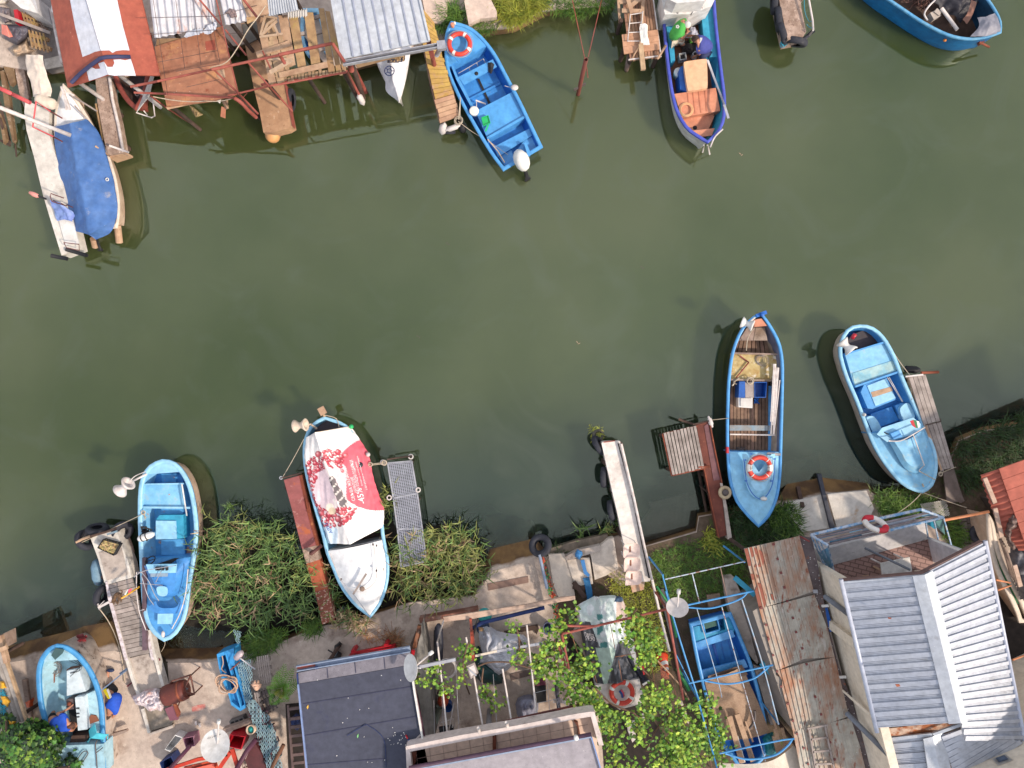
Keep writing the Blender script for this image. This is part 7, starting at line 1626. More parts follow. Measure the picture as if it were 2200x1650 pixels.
t=TH('bucket','dark blue bucket beside the orange-red gas bottle','bucket',p(492,1000,.46));LA(Q(.09,0,.12,.28,.125,.29,.11,.28,.09,.05,0,.04),XF(p(490,990,.46)),18,cap=False).b('body',mat('mid_blue_pail',(30,80,150)),t)
TUB([p(400,1030,.9),p(350,1180,.8)],.09,12).b('roll',mat('green_grey_roll',(130,140,128)),None,'grey-green rolled mat leaning in the patio corner','roll')
t=TH('garden_chair','black chair with white tube frame in the lower left of the patio','chair',p(460,1260,.46));SL(Y(p,.9,390,1240,530,1215,545,1290,400,1320),.05).b('seat',BK,t)
mb=MB();frame_rect(mb,[p(375,1250,1.2),p(410,1190,1.3),p(540,1150,1.3),p(525,1240,1.1)],.012);mb.b('frame',WT,t);legs(t,Y(p,.88,400,1310,535,1285),.012,WT,'leg',.45)
mb=blob(p,Q(1165,1000,1190,940,1250,910,1320,905,1370,930,1400,1000,1395,1080,1360,1140,1300,1185,1220,1190,1180,1100),.5,.55,.06,6,6,60);mb.b('grey_sack',mat('grey_sack',(150,152,172),(120,122,146),7,.35,.7,dirt=(84,86,110),ds=7,dlo=.55,dhi=.7),None,'round grey plastic-covered bundle near the balcony','bundle')
t=TH('cool_box','black box with a maroon lid in the shade beside the grey bundle','box',p(1420,860,.46));SL(Y(p,.85,1360,830,1475,815,1480,980,1385,990),.4).b('body',BK,t);SL(Y(p,.95,1350,765,1450,750,1475,810,1365,820),.1).b('lid',mat('maroon_lid',(100,36,60)),t)
mb=MB()
for k in range(3):mb.tube(rsm([p(1550,955+k*14,1.2),p(1640,960+k*14,1.25),p(1690,1000+k*10,1.25),p(1700,1080,1.2),p(1660,1090-k*4,1.2)],14),.014)
mb.t('chair_frame_tubes',SE,'bent grey tubes of a chair in the shade left of the vines','tubes')
TUB([p(1580,800,1.6),p(1610,1090,1.0)],.05,8).b('dark_tube',mat('dark_grey_tube',(70,72,90)),None,'dark grey tube in the shade right of the patio','tube')
t=TH('column','grey pipe column below the pergola front pipe','column',p(900,1200,.46));LA(Q(.07,0,.07,1.0,.06,1.1,.04,1.12),XF(p(905,1070,.46)),14).b('pipe',SE,t)
t=TH('oval_tub','navy oval tub at the edge of the vines','tub',p(1490,190,.46));LA(Q(.08,0,.12,.3,.13,.31,.11,.3,.08,.05,0,.04),XF(p(1488,200,.46))@Matrix.Scale(1.3,4,(0,1,0)),18,cap=False).b('body',mat('navy_grey',(90,96,130)),t)
for i,(x,y,l)in enumerate(((1480,240,'blue and white shoe nearest the navy tub'),(1500,400,'blue flip-flop under the vines'))):blob(p,[(x-20,y-30),(x+15,y-30),(x+20,y+20),(x-5,y+40),(x-25,y+15)],.5,.1,.03,12,5,12).b('shoe',mat('blue_shoe',(70,100,160)),None,l,'shoe')
p=ZN
t=TH('net_strip','long blue-grey pipe and green net strip along the left edge of the launching slab','net strip',p(1100,500,.46))
TUB(Y(p,.9,1025,265,1110,640),.04,8).b('pipe',mat('blue_grey_pipe',(140,155,180)),t)
TUB(Y(p,.8,1075,280,1150,600,1225,920),.03,8).b('dark_pipe',mat('dark_tools',(90,80,78)),t)
mb=MB()
for k in range(160):
 f=random.random();q=p(1060+170*f,280+720*f,.8);q+=Ve((rnd()*.05,rnd()*.08,rnd(0,.08)));mb.tube([q,q+Ve((rnd()*.05,rnd()*.14,.02))],.012,4)
mb.b('net_bundle',mat('green_net',(60,150,90),(200,90,60),6,.45,.5,isl=.3,bump=0),t)
tyre(p(1035,165,.75),(-.35,.35,.85),.22,.085,'big grey tyre on the corner of the launching slab',group=None)
CS=mat('slab_pale',(226,212,198),(200,186,172),1.6,.35,.7,dirt=[((165,148,132),3,.6,.78),((120,104,90),24,.66,.73)],rough=.9)
sl_=TH('launching_slab','pale concrete launching slabs between the big grey tyre and the white jetty','slab',p(1350,500,.4))
PR(p,Q(1125,265,1300,255,1360,380,1400,600,1420,715,1240,745,1180,600),.62,.4).b('slab',CS,sl_)
PR(p,Q(1330,330,1500,300,1580,300,1600,430,1620,590,1480,610,1400,560,1340,360),.66,.4).b('slab',CS,sl_)
PR(p,Q(1580,230,1700,170,1790,90,1850,80,1900,420,1760,500,1640,545,1600,300),.68,.4).b('slab',CS,sl_)
PR(p,Q(1310,290,1440,220,1700,160,1705,225,1580,260,1330,335),.72,.4).b('kerb',CONC,sl_)
PR(p,Q(1130,200,1440,110,1780,40,1785,100,1480,215,1150,260),.5,.3).b('lower_kerb',mat('mossy_kerb',(128,112,96),(90,80,66),4,.4,.65),sl_)
blob(p,Q(1420,250,1445,205,1500,230,1505,270,1465,325,1420,290),.73,.12,.06,9,6,20).b('blue_cloth',mat('mid_blue_cloth',(70,140,200),(52,118,180),5),None,'crumpled blue cloth on the corner of the launching slab','cloth')
PR(p,Q(1480,330,1525,325,1550,450,1585,490,1570,515,1520,480),.78,.74).b('blue_strip',mat('mid_blue_board',(50,120,185)),None,'narrow bright blue strip of wood at the head of the ramp','strip')
PR(p,Q(1508,530,1580,520,1610,660,1620,790,1560,790,1535,640),.72,.5).b('blue_plank',mat('teal_blue_board',(20,105,160)),None,'broad blue plank leading to the advert-covered boat','plank')
BA(p(1405,570,.72),p(1530,740,.72),.12,.06).t('offcut',DW,'slanting dark timber offcut left of the broad blue plank','timber');BA(p(1395,620,.66),p(1530,640,.66),.12,.05).t('offcut',DW,'level dark timber offcut under the slanting one by the blue plank','timber')
# balcony building
p=ZO
t=TH('house','building with a pale tiled balcony, white parapet and flat grey felt roof at the bottom','building',p(900,1650,.45))
zb=2.9
TIL=mat('peach_tiles',(238,210,190),(225,195,178),2,.35,.7)
SL(Y(p,zb,60,1430,600,1320,1180,1220,1791,1100,1925,1080,1930,1130,1800,1150,1180,1275,600,1385,100,1485),.35).b('parapet',mat('parapet_white',(226,212,208),(208,194,190),2,.35,.7,dirt=[((165,150,145),5,.6,.75)],rough=.8),t)
SL(Y(p,zb,55,1432,100,1483,130,1800,70,1800),.35).b('parapet',MC['parapet_white'],t)
SL(Y(p,zb,1925,1080,1930,1130,2010,1420,2060,1420,1965,1080),.35).b('parapet',MC['parapet_white'],t)
SL(Y(p,2.6,85,1480,1790,1145,1950,1110,2040,1700,110,1800),.1).b('balcony_floor',TIL,t)
mb=MB()
for k in range(13):
 x=160+k*135;mb.bar(p(x,1460-x*.19+40,2.605),p(x+25,1460-x*.19+260,2.605),.008,.006)
for dy in(90,190):mb.bar(p(100,1480+dy,2.605),p(1900,1120+dy,2.605),.008,.006)
mb.b('tile_joints',mat('tile_joint',(170,145,135),bump=0),t)
for q in(Q(108,1490,165,1480,150,1600,130,1640,90,1640),Q(935,1330,970,1325,970,1475,935,1480),Q(1760,1180,1800,1190,1840,1400,1815,1410,1795,1230)):SL([p(x,y,zb-.2)for x,y in q],.1).b('beam',mat('rust_beam_dark',(120,60,38),(80,40,28),6),t)
zr=3.2
SL(Y(p,zr,60,1680,1791,1368,1935,1340,2130,2000,60,2000),.1).b('roof',mat('felt_pale_grey',(172,166,172),(158,152,160),1.2,.35,.7,dirt=[((130,124,134),50,.6,.68)],rough=.95,bump=.4,bs=80,sp=((225,225,225),.05,8)),t)
TUB(Y(p,zr,90,1655,900,1500,1791,1340,1935,1312),.055,10).b('gutter',mat('plum_gutter',(90,62,84),(74,50,70),5),t)
BA(p(90,1672,zr+.03),p(1935,1332,zr+.03),.03,.06).b('roof_edge',mat('blue_grey_gutter',(150,165,190)),t)
BA(p(1935,1335,zr+.03),p(2130,2000,zr+.03),.03,.07).b('roof_edge',mat('verge_blue',(130,150,195)),t)
LA(Q(.05,0,.055,.1,.0,.1),XF(p(1778,1330,zr+.05)),14).b('vent_cap',WH,t)
SL(Y(p,zr-.11,250,2150,1780,1850,1830,1840,2000,2400,250,2400),drop=.44).b('wall',CREAM,t)
for x,y in((795,1275),(1080,1220)):TUB([p(x-5,y-28,zb+.1),p(x+8,y+32,zb-.1)],.04,10).b('drain_stub',WT,t)
# advert covered boat
p=ZQ
t=TH('boat','laid-up boat under a pale green and charcoal clothing advert tarpaulin among the vines','boat',p(680,600,.45),'boats laid up ashore')
Lf=Q(560,175,470,225,400,270,390,310,430,430,450,560,480,700,525,830,560,945)
Rf=Q(600,178,740,172,800,205,835,290,845,345,810,440,850,580,900,720,955,885)
Rd=Q(575,170,600,240,620,360,650,480,680,600,705,720,730,820,750,920)
n=110;A=rsm([p(x,y,1.0)for x,y in Lf],n);Bq=rsm([p(x,y,1.5)for x,y in Rd],n);Cq=rsm([p(x,y,1.0)for x,y in Rf],n)
mb=MB();rows=[]
for pa,pb in((A,Bq),(Bq,Cq)):
 for k in range(46+(1 if pb is Cq else 0)):
  f=k/46;r_=[];e=f if pb is Bq else 1-f
  for i in range(n):
   q=pa[i].lerp(pb[i],f);q.z+=.04*noise.noise(Ve((q.x*3,q.y*2,3)))+.02*noise.noise(Ve((q.x*9,q.y*6,3)))-.08*math.sin(math.pi*e)
   if e<.1:q.z-=(.1-e)*1.6
   r_.append(q)
  rows.append(r_)
mb.grid(rows);cols=[]
def adpx(q):x,y=invpx(q);return(x-1140)*4.024,(y-1240)*4.024
g0=c8(206,222,222,.9)[:3];g1=c8(228,234,238,.9)[:3];g2=c8(84,150,150,.8)[:3];dk=c8(70,72,80,.8)[:3];dk2=c8(110,112,120,.8)[:3];pale=c8(190,215,205,.85)[:3]
for q in mb.v:
 x,y=adpx(q);c=g0;nn=noise.noise(Ve((x/60,y/60,2)))
 if nn>.15:c=g1
 if abs(x-600)<26 and 320<y<500 and nn<.1:c=g2
 if 600<x<665 and 560<y<690 and nn<.25:c=g2
 ld=445+(y-390)*.22
 if y>385 and x<ld+70+(y-385)*.16 and x>ld-80:c=dk if noise.noise(Ve((x/25,y/60,7)))<.2 else dk2
 if y>610 and 560+(y-600)*.22<x<730+(y-610)*.1:c=pale
 if y>560 and x>740+(620-y)*.25:c=dk if noise.noise(Ve((x/20,y/70,9)))<.1 else dk2
 if 790>x>735 and y<400 and x>735:
  if y<215 and x>725:c=c8(60,80,100,.8)[:3]
  elif x>740:c=c8(215,190,180,.85)[:3]
 if x>790 and y<350:c=c8(222,196,186,.85)[:3]
 if x>790 and 325<y<345 and 815<x:c=c8(70,60,60,.8)[:3]
 if x<425 and y<350:c=c8(214,200,200,.85)[:3]if(y-320)**2+(x-410)**2>100 else c8(70,60,66,.8)[:3]
 cols.append(c)
mb.col=cols;bv=bvh_of(mb);cv=mb.b('advert_tarpaulin',mat('printed_tarp2',(1,1,1,1),attr=True,bump=.15,bs=22),t)
text('Палто',p(470,528,1.2),p(548,522,1.2),'lettering',PW,cv,bv,.01,.10);text('59,90 лв.',p(478,562,1.2),p(618,552,1.2),'lettering',PW,cv,bv,.01,.12)
PR(p,Q(560,240,800,210,930,700,960,880,560,940,470,600,430,300),.95,.6).b('hull',WH,t)
PR(p,Q(560,935,940,880,985,1075,900,1110,770,1145,720,1110,620,1010),1.15,.5).b('stern_board',mat('white_board2',(236,230,226),(210,204,200),4,dirt=(150,140,130),ds=7,dlo=.62,dhi=.75),t)
lb=lifebuoy(p(790,1000,1.28),.265,.06,'orange-red lifebuoy hanging on the white stern board among the vines',rot=.35)
TUB(rsm(Y(p,1.17,770,985,790,1010,795,1040),5),.03).b('blue_emblem',BLUB,t);TUB(rsm(Y(p,1.175,782,975,800,1000,805,1030),5),.025).b('pink_emblem',mat('flag_pink',(230,90,110)),t)
blob(p,Q(720,215,740,175,790,170,805,200,760,215),1.35,.05,.02,9,6,14).b('hair_print',mat('blue_black_hair',(64,90,120)),cv)
t=TH('wet_jacket','black and red jacket hanging by the right side of the advert-covered boat','jacket',p(960,850,1.0));blob(p,Q(820,690,850,680,900,770,950,800,985,850,1025,890,1010,915,965,930,930,860),1.0,.2,.05,7,6,30).b('jacket',mat('navy_black',(36,44,66),(24,28,42),5),t);SL(Y(p,1.3,962,770,980,775,990,840,975,845),.02).b('red_panel',REDPL,t);SL(Y(p,1.25,965,925,1025,890,1028,905,975,938),.02).b('white_hem',WH,t)
t=TH('traffic_cone','orange and white traffic cone beside the advert-covered boat','traffic cone',p(1140,710,.5))
CO_=mat('cone_orange',(235,80,40),rough=.45);M=XF(p(1135,690,.55),(.12,-.45,.8));LA(Q(.17,0,.15,.03,.14,.05,.1,.2),M,24).b('lower_cone',CO_,t);LA([(.101,.2),(.08,.3)],M,24,cap=False).b('band',RINGW,t);LA([(.08,.3),(.062,.38)],M,24,cap=False).b('middle_cone',CO_,t);LA([(.062,.38),(.048,.45)],M,24,cap=False).b('band',RINGW,t);LA(Q(.048,.45,.02,.55,0,.555),M,20).b('tip',CO_,t)
PR(p,Q(1085,665,1170,650,1185,740,1130,775,1095,730),.52,.48).b('base',CO_,t)
SL(Y(p,.9,1120,780,1190,760,1200,880,1130,885),.02).b('grille',mat('orange_grille',(170,90,60),(110,55,40),40,.45,.55),None,'rusty orange wire grille below the traffic cone','grille')
t=TH('pergola','rusty red pipe frame over the advert-covered boat','framework',p(700,400,.45))
z=2.4
for a,c in(((275,490),(720,385)),((720,385),(1180,275)),((270,495),(330,790)),((300,420),(560,425)),((1180,275),(1320,1060))):TUB([p(*a,z),p(*c,z)],.03,8).b('pipe',REDT,t)
for a,c in(((240,560),(300,790)),):BA(p(*a,z-.1),p(*c,z-.1),.08,.06).b('red_plank',REDT,t)
mb=MB()
for a,c in(((690,410),(730,620)),((540,800),(575,920)),((730,690),(900,660)),((350,480),(420,700)),((1040,720),(1070,900)),((1210,850),(1260,1040)),((820,670),(780,690)),((760,720),(790,900))):mb.tube([p(*a,2.2),p(*c,2.2)],.008,4)
mb.b('wires',mat('rust_wire',(150,100,70)),t)
legs(t,Y(p,z,275,490,1180,275),.03,REDT,'post',.45)
t=TH('low_fence','dark netting strip with green pipe along the grassy gap beside the blue frame','fence',p(1200,500,.45))
TUB(Y(p,1.0,1050,20,1120,330,1200,640),.035,8).b('rail',WT,t);TUB(Y(p,.9,1090,80,1200,240,1260,520),.03,8).b('rail',mat('green_pipe',(40,130,70)),t)
SL(Y(p,.6,1110,110,1150,100,1330,800,1290,850),.1).b('netting',mat('dark_netting',(84,78,84),(60,56,62),20),t);TUB(Y(p,.9,1270,790,1368,980),.05,8).b('green_pipe',MC['green_pipe'],t)
TUB(rsm([p(1085,710,1.9),p(1200,830,1.9),p(1310,960,1.8),p(1368,1060,1.7)],14),.02).t('bare_branch',WDT,'bare branch running down right of the traffic cone','branch')
dish(p(1268,268,2.9),(-.1,.62,.62),.25,p(1280,125,3.0),p(1230,330,2.3),'white satellite dish with rust spots above the blue frame',m=mat('rust_spotted_white',(232,224,220),(226,216,212),3,dirt=(205,110,75),ds=4,dlo=.63,dhi=.67))
for i,(q,l)in enumerate(((Q(1270,1080,1310,1070,1368,1230,1368,1270,1330,1240),'beige plastic chair part among the vines at the right'),(Q(960,1180,1000,1180,1000,1220,960,1225),'small pale panel glimpsed through the vines'),(Q(830,1250,900,1240,910,1400,880,1430,840,1330),'pale cloth glimpsed under the vines at the bottom'))):SL([p(x,y,1.2)for x,y in q],.03).b('panel',CREAM if i==0 else WT,None,l,'panel')
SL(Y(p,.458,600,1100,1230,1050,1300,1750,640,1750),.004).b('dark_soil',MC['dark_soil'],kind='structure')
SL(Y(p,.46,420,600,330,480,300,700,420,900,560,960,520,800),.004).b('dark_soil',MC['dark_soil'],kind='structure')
# blue boat under blue hoops
p=ZR
t=TH('boat','blue square-sterned boat laid up under blue hoops and a brown patterned sheet','boat',p(600,1000,.5),'boats laid up ashore')
b=Boat(t,p,Q(720,1680,640,1560,560,1450,490,1250,440,1060,390,850,345,610),Q(720,1680,860,1600,900,1460,880,1250,800,930,720,720,640,530),zm=1.05,zb=1.15,zs=1.05,transom=True,rimw=.07,fl=.6)
b.hull(BLUED);b.rim(BLUE,h=.08);b.liner(BLUED,.6,BLUEM)
PR(p,Q(368,630,440,615,455,680,600,650,585,560,640,550,665,650,660,700,385,780,375,700),.95,.6).b('stern_locker',mat('turquoise_deck',(50,165,205),(35,145,190),4),t)
PR(p,Q(385,745,650,650,672,700,400,785),.98,.6).b('thwart',BLUE,t)
PR(p,Q(445,600,535,575,540,620,455,645),.99,.9).b('motor_well',mat('well_green',(20,80,70)),t)
mb=MB();frame_rect(mb,Y(p,1.02,435,590,540,560,560,650,455,680),.025,4,True);mb.b('well_frame',BLUE,t)
PR(p,Q(425,945,740,865,765,920,440,1000),1.0,.95).b('thwart',BLUE,t)
BA(p(515,755,.63),p(555,900,.63),.06,.03).bar(p(570,740,.625),p(600,880,.625),.01,.01).bar(p(620,725,.625),p(655,860,.625),.01,.01).split('floor_seam',BLUED,t)
lq=[p(470,1000,1.12),p(455,1040,1.1),p(520,1250,1.1),p(590,1450,1.1)];rq=[p(725,915,1.12),p(760,1000,1.1),p(840,1180,1.1),p(925,1395,1.1)]
LINO=mat('lino_brown',(176,146,122),(160,128,104),2,rough=.7)
def add_brick(m,c1,c2,mo,sc,bw=.5,rh=.25,rot=.3):
 c1=c8(*c1);c2=c8(*c2);mo=c8(*mo)
 t_=m.node_tree;N=t_.nodes;K=t_.links;b_=N['Principled BSDF'];src=b_.inputs['Base Color'].links[0].from_socket
 co=N.new('ShaderNodeTexCoord');mp=N.new('ShaderNodeMapping');mp.inputs['Rotation'].default_value=(0,0,rot);K.new(co.outputs['Object'],mp.inputs[0]);br=N.new('ShaderNodeTexBrick');br.inputs['Scale'].default_value=sc;br.inputs['Color1'].default_value=c1;br.inputs['Color2'].default_value=c2;br.inputs['Mortar'].default_value=mo;br.inputs['Mortar Size'].default_value=.03;br.inputs['Brick Width'].default_value=bw;br.inputs['Row Height'].default_value=rh;K.new(mp.outputs[0],br.inputs[0])
 mx=N.new('ShaderNodeMix');mx.data_type='RGBA';mx.inputs[0].default_value=.75;K.new(src,mx.inputs[6]);K.new(br.outputs[0],mx.inputs[7]);K.new(mx.outputs[2],b_.inputs['Base Color'])
add_brick(LINO,(190,160,132),(165,132,106),(120,90,70),11)
LO([lq,[a.lerp(c,.5)+Ve((0,0,.12))for a,c in zip(lq,rq)],rq],40,10,.02,4).b('patterned_sheet',LINO,t)
SL([p(475,985,1.14),p(720,905,1.14),p(765,975,1.13),p(480,1040,1.13)],.02).b('folded_edge',mat('lino_back',(120,92,76),(100,74,60),4),t)
for i,(a,c,w_,m_,l)in enumerate((((630,1275),(720,1610),.13,WDT,'left long board piled on the brown patterned sheet'),((685,1260),(800,1600),.13,WDT,'second long board with blue paint end on the patterned sheet'),((700,1300),(790,1590),.1,WOOD,'dark middle board in the pile on the patterned sheet'),((675,1420),(730,1610),.11,WH,'white board at the bottom of the pile on the patterned sheet'),((925,1225),(975,1390),.05,WDT,'thin upright lath in the lumber by the teal cloth'),((960,1360),(1000,1540),.1,WDT,'broad lath in the lumber by the teal cloth'),((1010,1360),(1045,1500),.08,WDT,'right-hand lath in the lumber by the teal cloth'),((950,1420),(980,1540),.08,WDT,'left short lath in the lumber by the teal cloth'),((745,1310),(800,1460),.04,WDT,'brown hammer-like handle on the patterned sheet'))):
 BA(p(*a,1.32),p(*c,1.35),w_,.04).t('board',m_,l,'board')
TUB(rsm([p(812,1235,1.3),p(815,1280,1.32),p(800,1330,1.32),p(770,1370,1.3)],10),.035,8).b('curved_iron',mat('dark_tools',(90,80,78)),None,'curved grey iron bar on the patterned sheet','iron bar')
blob(p,Q(870,1430,900,1400,945,1390,950,1450,975,1530,940,1570,890,1550),1.05,.2,.1,8,7,35).b('teal_cloth',mat('teal_cloth',(20,140,150),(14,110,120),5),None,'teal cloth crumpled beside the lumber on the laid-up boat','cloth')
PR(p,Q(595,275,660,265,720,400,800,750,840,880,830,900,700,740,640,530,610,400),.8,.45).t('side_kerb',CONC,'pale concrete kerb along the right of the laid-up blue boat','kerb')
PR(p,Q(800,900,880,930,990,1320,930,1340,890,1200),.75,.45).t('side_kerb',CONC,'lower pale concrete kerb below the prop plank','kerb')
PR(p,Q(465,400,560,385,570,470,480,490),.6,.46).b('stone_block',mat('tan_block',(150,125,105),(110,90,74),5),None,'brown concrete block on the soil ahead of the laid-up blue boat','block')
BA(p(665,270,1.3),p(815,400,1.5),.13,.06).t('blue_prop',TEAL,'teal-blue prop plank at the upper right of the blue hoops','prop')
BA(p(860,890,1.3),p(1010,1045,1.5),.13,.06).t('blue_prop',TEAL,'teal-blue prop plank at the middle right of the blue hoops','prop')
t=TH('hoop_frame','light blue pipe frame with hoops over the laid-up boat','framework',p(600,800,.45))
HB=mat('hoop_blue',(80,160,220),(60,140,205),6,dirt=(150,110,90),ds=12,dlo=.62,dhi=.72,rough=.45)
z=2.3
def pb(pts,r=.026,m=HB,zz=z,nm='tube'):
 r*=.68;return TUB(rsm([p(q[0],q[1],q[2]if len(q)>2 else zz)for q in pts],max(2,6*(len(pts)-1))if len(pts)>2 else 2),r,8).b(nm,m,t)
pb([(145,250),(190,420)]);pb(Q(190,420,240,620,410,1165),.032);pb([(165,285),(745,155)],.02,mat('hoop_white_blue',(190,205,222),(150,110,95),8,.5,.6));pb(Q(310,475,540,425,805,370),.032)
pb(Q(325,488,480,496,620,462,720,420,760,380),.03,nm='hoop');pb(Q(335,1038,600,980,945,905),.03);pb(Q(450,1020,620,1042,800,1005,915,920),.03,nm='hoop')
pb(Q(560,1545,760,1500,1000,1450,1100,1438),.03);pb(Q(600,1545,760,1587,950,1560,1050,1490,1085,1440),.036,nm='hoop')
pb(Q(720,430,870,900,985,1335),.024,mat('hoop_pale',(150,195,230),(190,170,160),8));pb([(360,240),(412,450)],.02,MC['hoop_white_blue']);pb(Q(395,500,545,1010,575,1140),.016,MC['hoop_pale']);pb([(565,200),(620,450)],.016,mat('hoop_brown',(150,120,110)));pb([(575,485),(712,985)],.018,MC['hoop_white_blue']);pb([(712,985),(890,1600)],.016,MC['hoop_white_blue'])
pb([(230,800),(410,1165)],.02,HB,2.0);pb([(405,1165),(540,1650)],.03);pb([(170,370),(190,440)],.03)
legs(t,Y(p,z,150,255,410,1165,740,160,985,1330),.025,HB,'post',.45)
LO([[p(560,1615,1.7),p(800,1620,1.85),p(950,1590,1.85),p(1080,1500,1.7),p(1110,1460,1.65)],[p(540,1760,1.7),p(800,1760,1.95),p(950,1760,1.95),p(1100,1760,1.8),p(1200,1740,1.7)]],24,6).b('curved_sheet',mat('beige_sheet',(226,214,198),(214,200,184),3),None,'curved beige metal sheet at the bottom below the blue hoops','sheet')
SOIL=mat('soil_brown',(110,94,78),(76,62,50),3,.35,.65,dirt=[((86,96,52),3,.52,.66),((150,132,112),14,.64,.72)],rough=1,bump=1.0,bs=25)
SL([G(x,y,.462)for x,y in((1383,1176),(1440,1160),(1497,1144),(1502,1111),(1560,1101),(1660,1093),(1620,1180),(1640,1260),(1700,1500),(1740,1650),(1760,1900),(1480,1900),(1440,1500),(1400,1340))],.004).b('soil_ground',SOIL,kind='structure')
SL([G(x,y,.466)for x,y in((1215,1262),(1300,1230),(1335,1260),(1400,1235),(1420,1340),(1460,1500),(1440,1600),(1370,1500),(1330,1300),(1260,1290),(1210,1400),(1190,1290))],.004).b('soil_ground',SOIL,kind='structure')
SL([G(x,y,.47)for x,y in((1884,1067),(1960,1066),(2031,1013),(2061,948),(2111,928),(2300,895),(2300,1000),(2120,1040),(2130,1120),(2060,1180),(1990,1120),(1900,1120))],.004).b('soil_ground',SOIL,kind='structure')
# rusted sheet roof
p=ZV
t=TH('rusty_roof','long flat roof of rusted and patched galvanised sheets left of the white house','roof',p(400,800,.45))
z=2.0
sh=[Q(60,125,240,85,340,490,165,542),Q(240,85,445,38,495,230,545,422,340,490),Q(165,542,360,495,480,890,285,975),Q(360,495,550,445,640,680,690,880,480,890),Q(285,975,480,920,560,1370,400,1395,325,1100,325,1040),Q(480,920,690,880,740,1080,790,1290,560,1370),Q(400,1395,600,1350,690,1800,480,1800),Q(600,1350,800,1300,860,1480,940,1800,690,1800)]
for i,q in enumerate(sh):
 SL([p(x,y,z+.006*(i%2)+.003*(i//2))for x,y in q],.02).b('sheet',GALVR,t)
 v=[p(q[k][0],q[k][1],z+.02)for k in((0,1,2,3)if i==4 else(0,1,-2,-1))];mb=MB()
 for k in range(1,6):mb.bar(v[0].lerp(v[1],k/6),v[3].lerp(v[2],k/6),.03,.02)
 mb.b('sheet_ribs',GALVR,t)
mb=MB()
for x,y in((265,95),(293,197),(317,293),(341,395),(360,490),(180,538),(213,655),(230,752),(262,865),(290,978),(400,607),(422,705),(465,818),(495,928),(318,1083),(365,1203),(400,1322),(555,1155),(595,1277),(428,1412),(475,1512),(505,1622),(658,1470),(690,1590)):mb.box(p(x,y,z+.035),.05,.05,.02,.3)
mb.split('cap_bolt',mat('cap_red',(120,50,50)),t)
RD=mat('paint_remnant',(150,82,62),(138,72,54),3,rough=.7)
for q in(Q(62,128,120,112,185,145,205,195,190,250,135,255,140,235,165,240,170,215,150,160,110,190,108,245,90,245),Q(105,300,130,305,130,340,115,345),Q(145,305,160,310,158,335),Q(165,365,190,370,185,400,215,445,220,480,205,530,180,545,165,540,135,420,150,385),Q(245,440,270,445,285,470,275,490,255,480)):SL([p(x,y,z+.018)for x,y in q],.004).b('paint_patch',RD,t)
SL(Y(p,z-.05,120,560,400,1390,860,1450,560,300),drop=.44).b('wall',mat('shed_wall',(150,140,132)),t)
legs(t,Y(p,z-.03,70,135,300,1000,430,1500),.05,DW,'post',.45)
t=TH('roof_gutter','littered dark strip of old felt between the rusted roof and the white house','roof strip',p(650,800,1.9))
SL(Y(p,z-.02,450,35,530,50,575,240,600,400,640,640,720,950,800,1150,900,1480,980,1800,940,1800,790,1290,690,880,545,420,490,230),.05).b('felt',mat('felt_brown_grey',(112,100,100),(84,72,74),4,.35,.65,dirt=[((140,90,70),6,.6,.7)],rough=.95,sp=((235,232,230),.12,13)),t)
TUB(Y(p,z+.1,448,40,515,75),.02).b('rust_rod',mat('dark_red_pole',(130,50,50)),t)
t=TH('ladder','grey wooden ladder on the rusted roof at the bottom','ladder',p(590,1500,2.05))
for a,c in(((510,1375),(570,1720)),((620,1355),(700,1720))):BA(p(*a,z+.09),p(*c,z+.09),.04,.05).b('rail',WDG,t)
for f in(0,.22,.47,.72,.95):BA(p(510,1375,z+.1).lerp(p(570,1720,z+.1),f),p(620,1355,z+.1).lerp(p(700,1720,z+.1),f),.045,.03).b('rung',WDG,t)
BA(p(500,1375,z+.14),p(640,1350,z+.14),.04,.03).b('top_bar',WDG,t)
# white house
p=ZW
t=TH('house','white house with a ribbed metal gable roof, downpipes and a bricked terrace','house',p(500,900,.45))
ze=3.3;zg=4.0
RS=mat('ribbed_metal',(196,200,210),(180,186,200),1.4,.35,.7,dirt=[((160,160,166),3,.6,.78),((186,160,140),6,.7,.76)],stretch=(.5,2.2,1,-.12),rough=.4,metal=.35)
A=p(85,490,ze);Bl=p(310,1400,ze);G0=p(590,445,zg);G1=p(815,1365,zg);E0=p(965,250,ze);E1=p(1210,1480,ze)
C0=p(515,455,zg-.12);C1=p(740,1360,zg-.12)
def ribs(A,B_,Cq,D,n,m=RS,w=.1,h=.03,nm='roof_slope'):
 SL([A,B_,Cq,D],.05).b(nm,m,t)
 mb=MB()
 for k in range(n):
  f=(k+.5)/n;a=A.lerp(D,f);b_=B_.lerp(Cq,f);mb.bar(a+Ve((0,0,.015)),b_+Ve((0,0,.015)),w,h)
  for j in(-.28,-.1,.1,.28):
   f2=f+.5/n+j/n*.8
   if f2<1:mb.bar(A.lerp(D,f2)+Ve((0,0,.003)),B_.lerp(Cq,f2)+Ve((0,0,.003)),.02,.012)
 mb.b('roof_ribs',m,t)
ribs(G0,A,Bl,G1,16)
R1=p(855,1330,zg-.05)
ribs(G0,E0,E1,p(850,1480,zg-.05),24,h=.05,w=.08)
for(a,c,side)in((G0,G1,-1),(G0,G1,1)):
 e0=(A if side<0 else E0);e1=(Bl if side<0 else E1)
 SL([a+Ve((0,0,.05)),c+Ve((0,0,.05)),c.lerp(e1,.145 if side<0 else .11)+Ve((0,0,.055)),a.lerp(e0,.145 if side<0 else .13)+Ve((0,0,.055))],.01).b('ridge_cap',GALV,t)
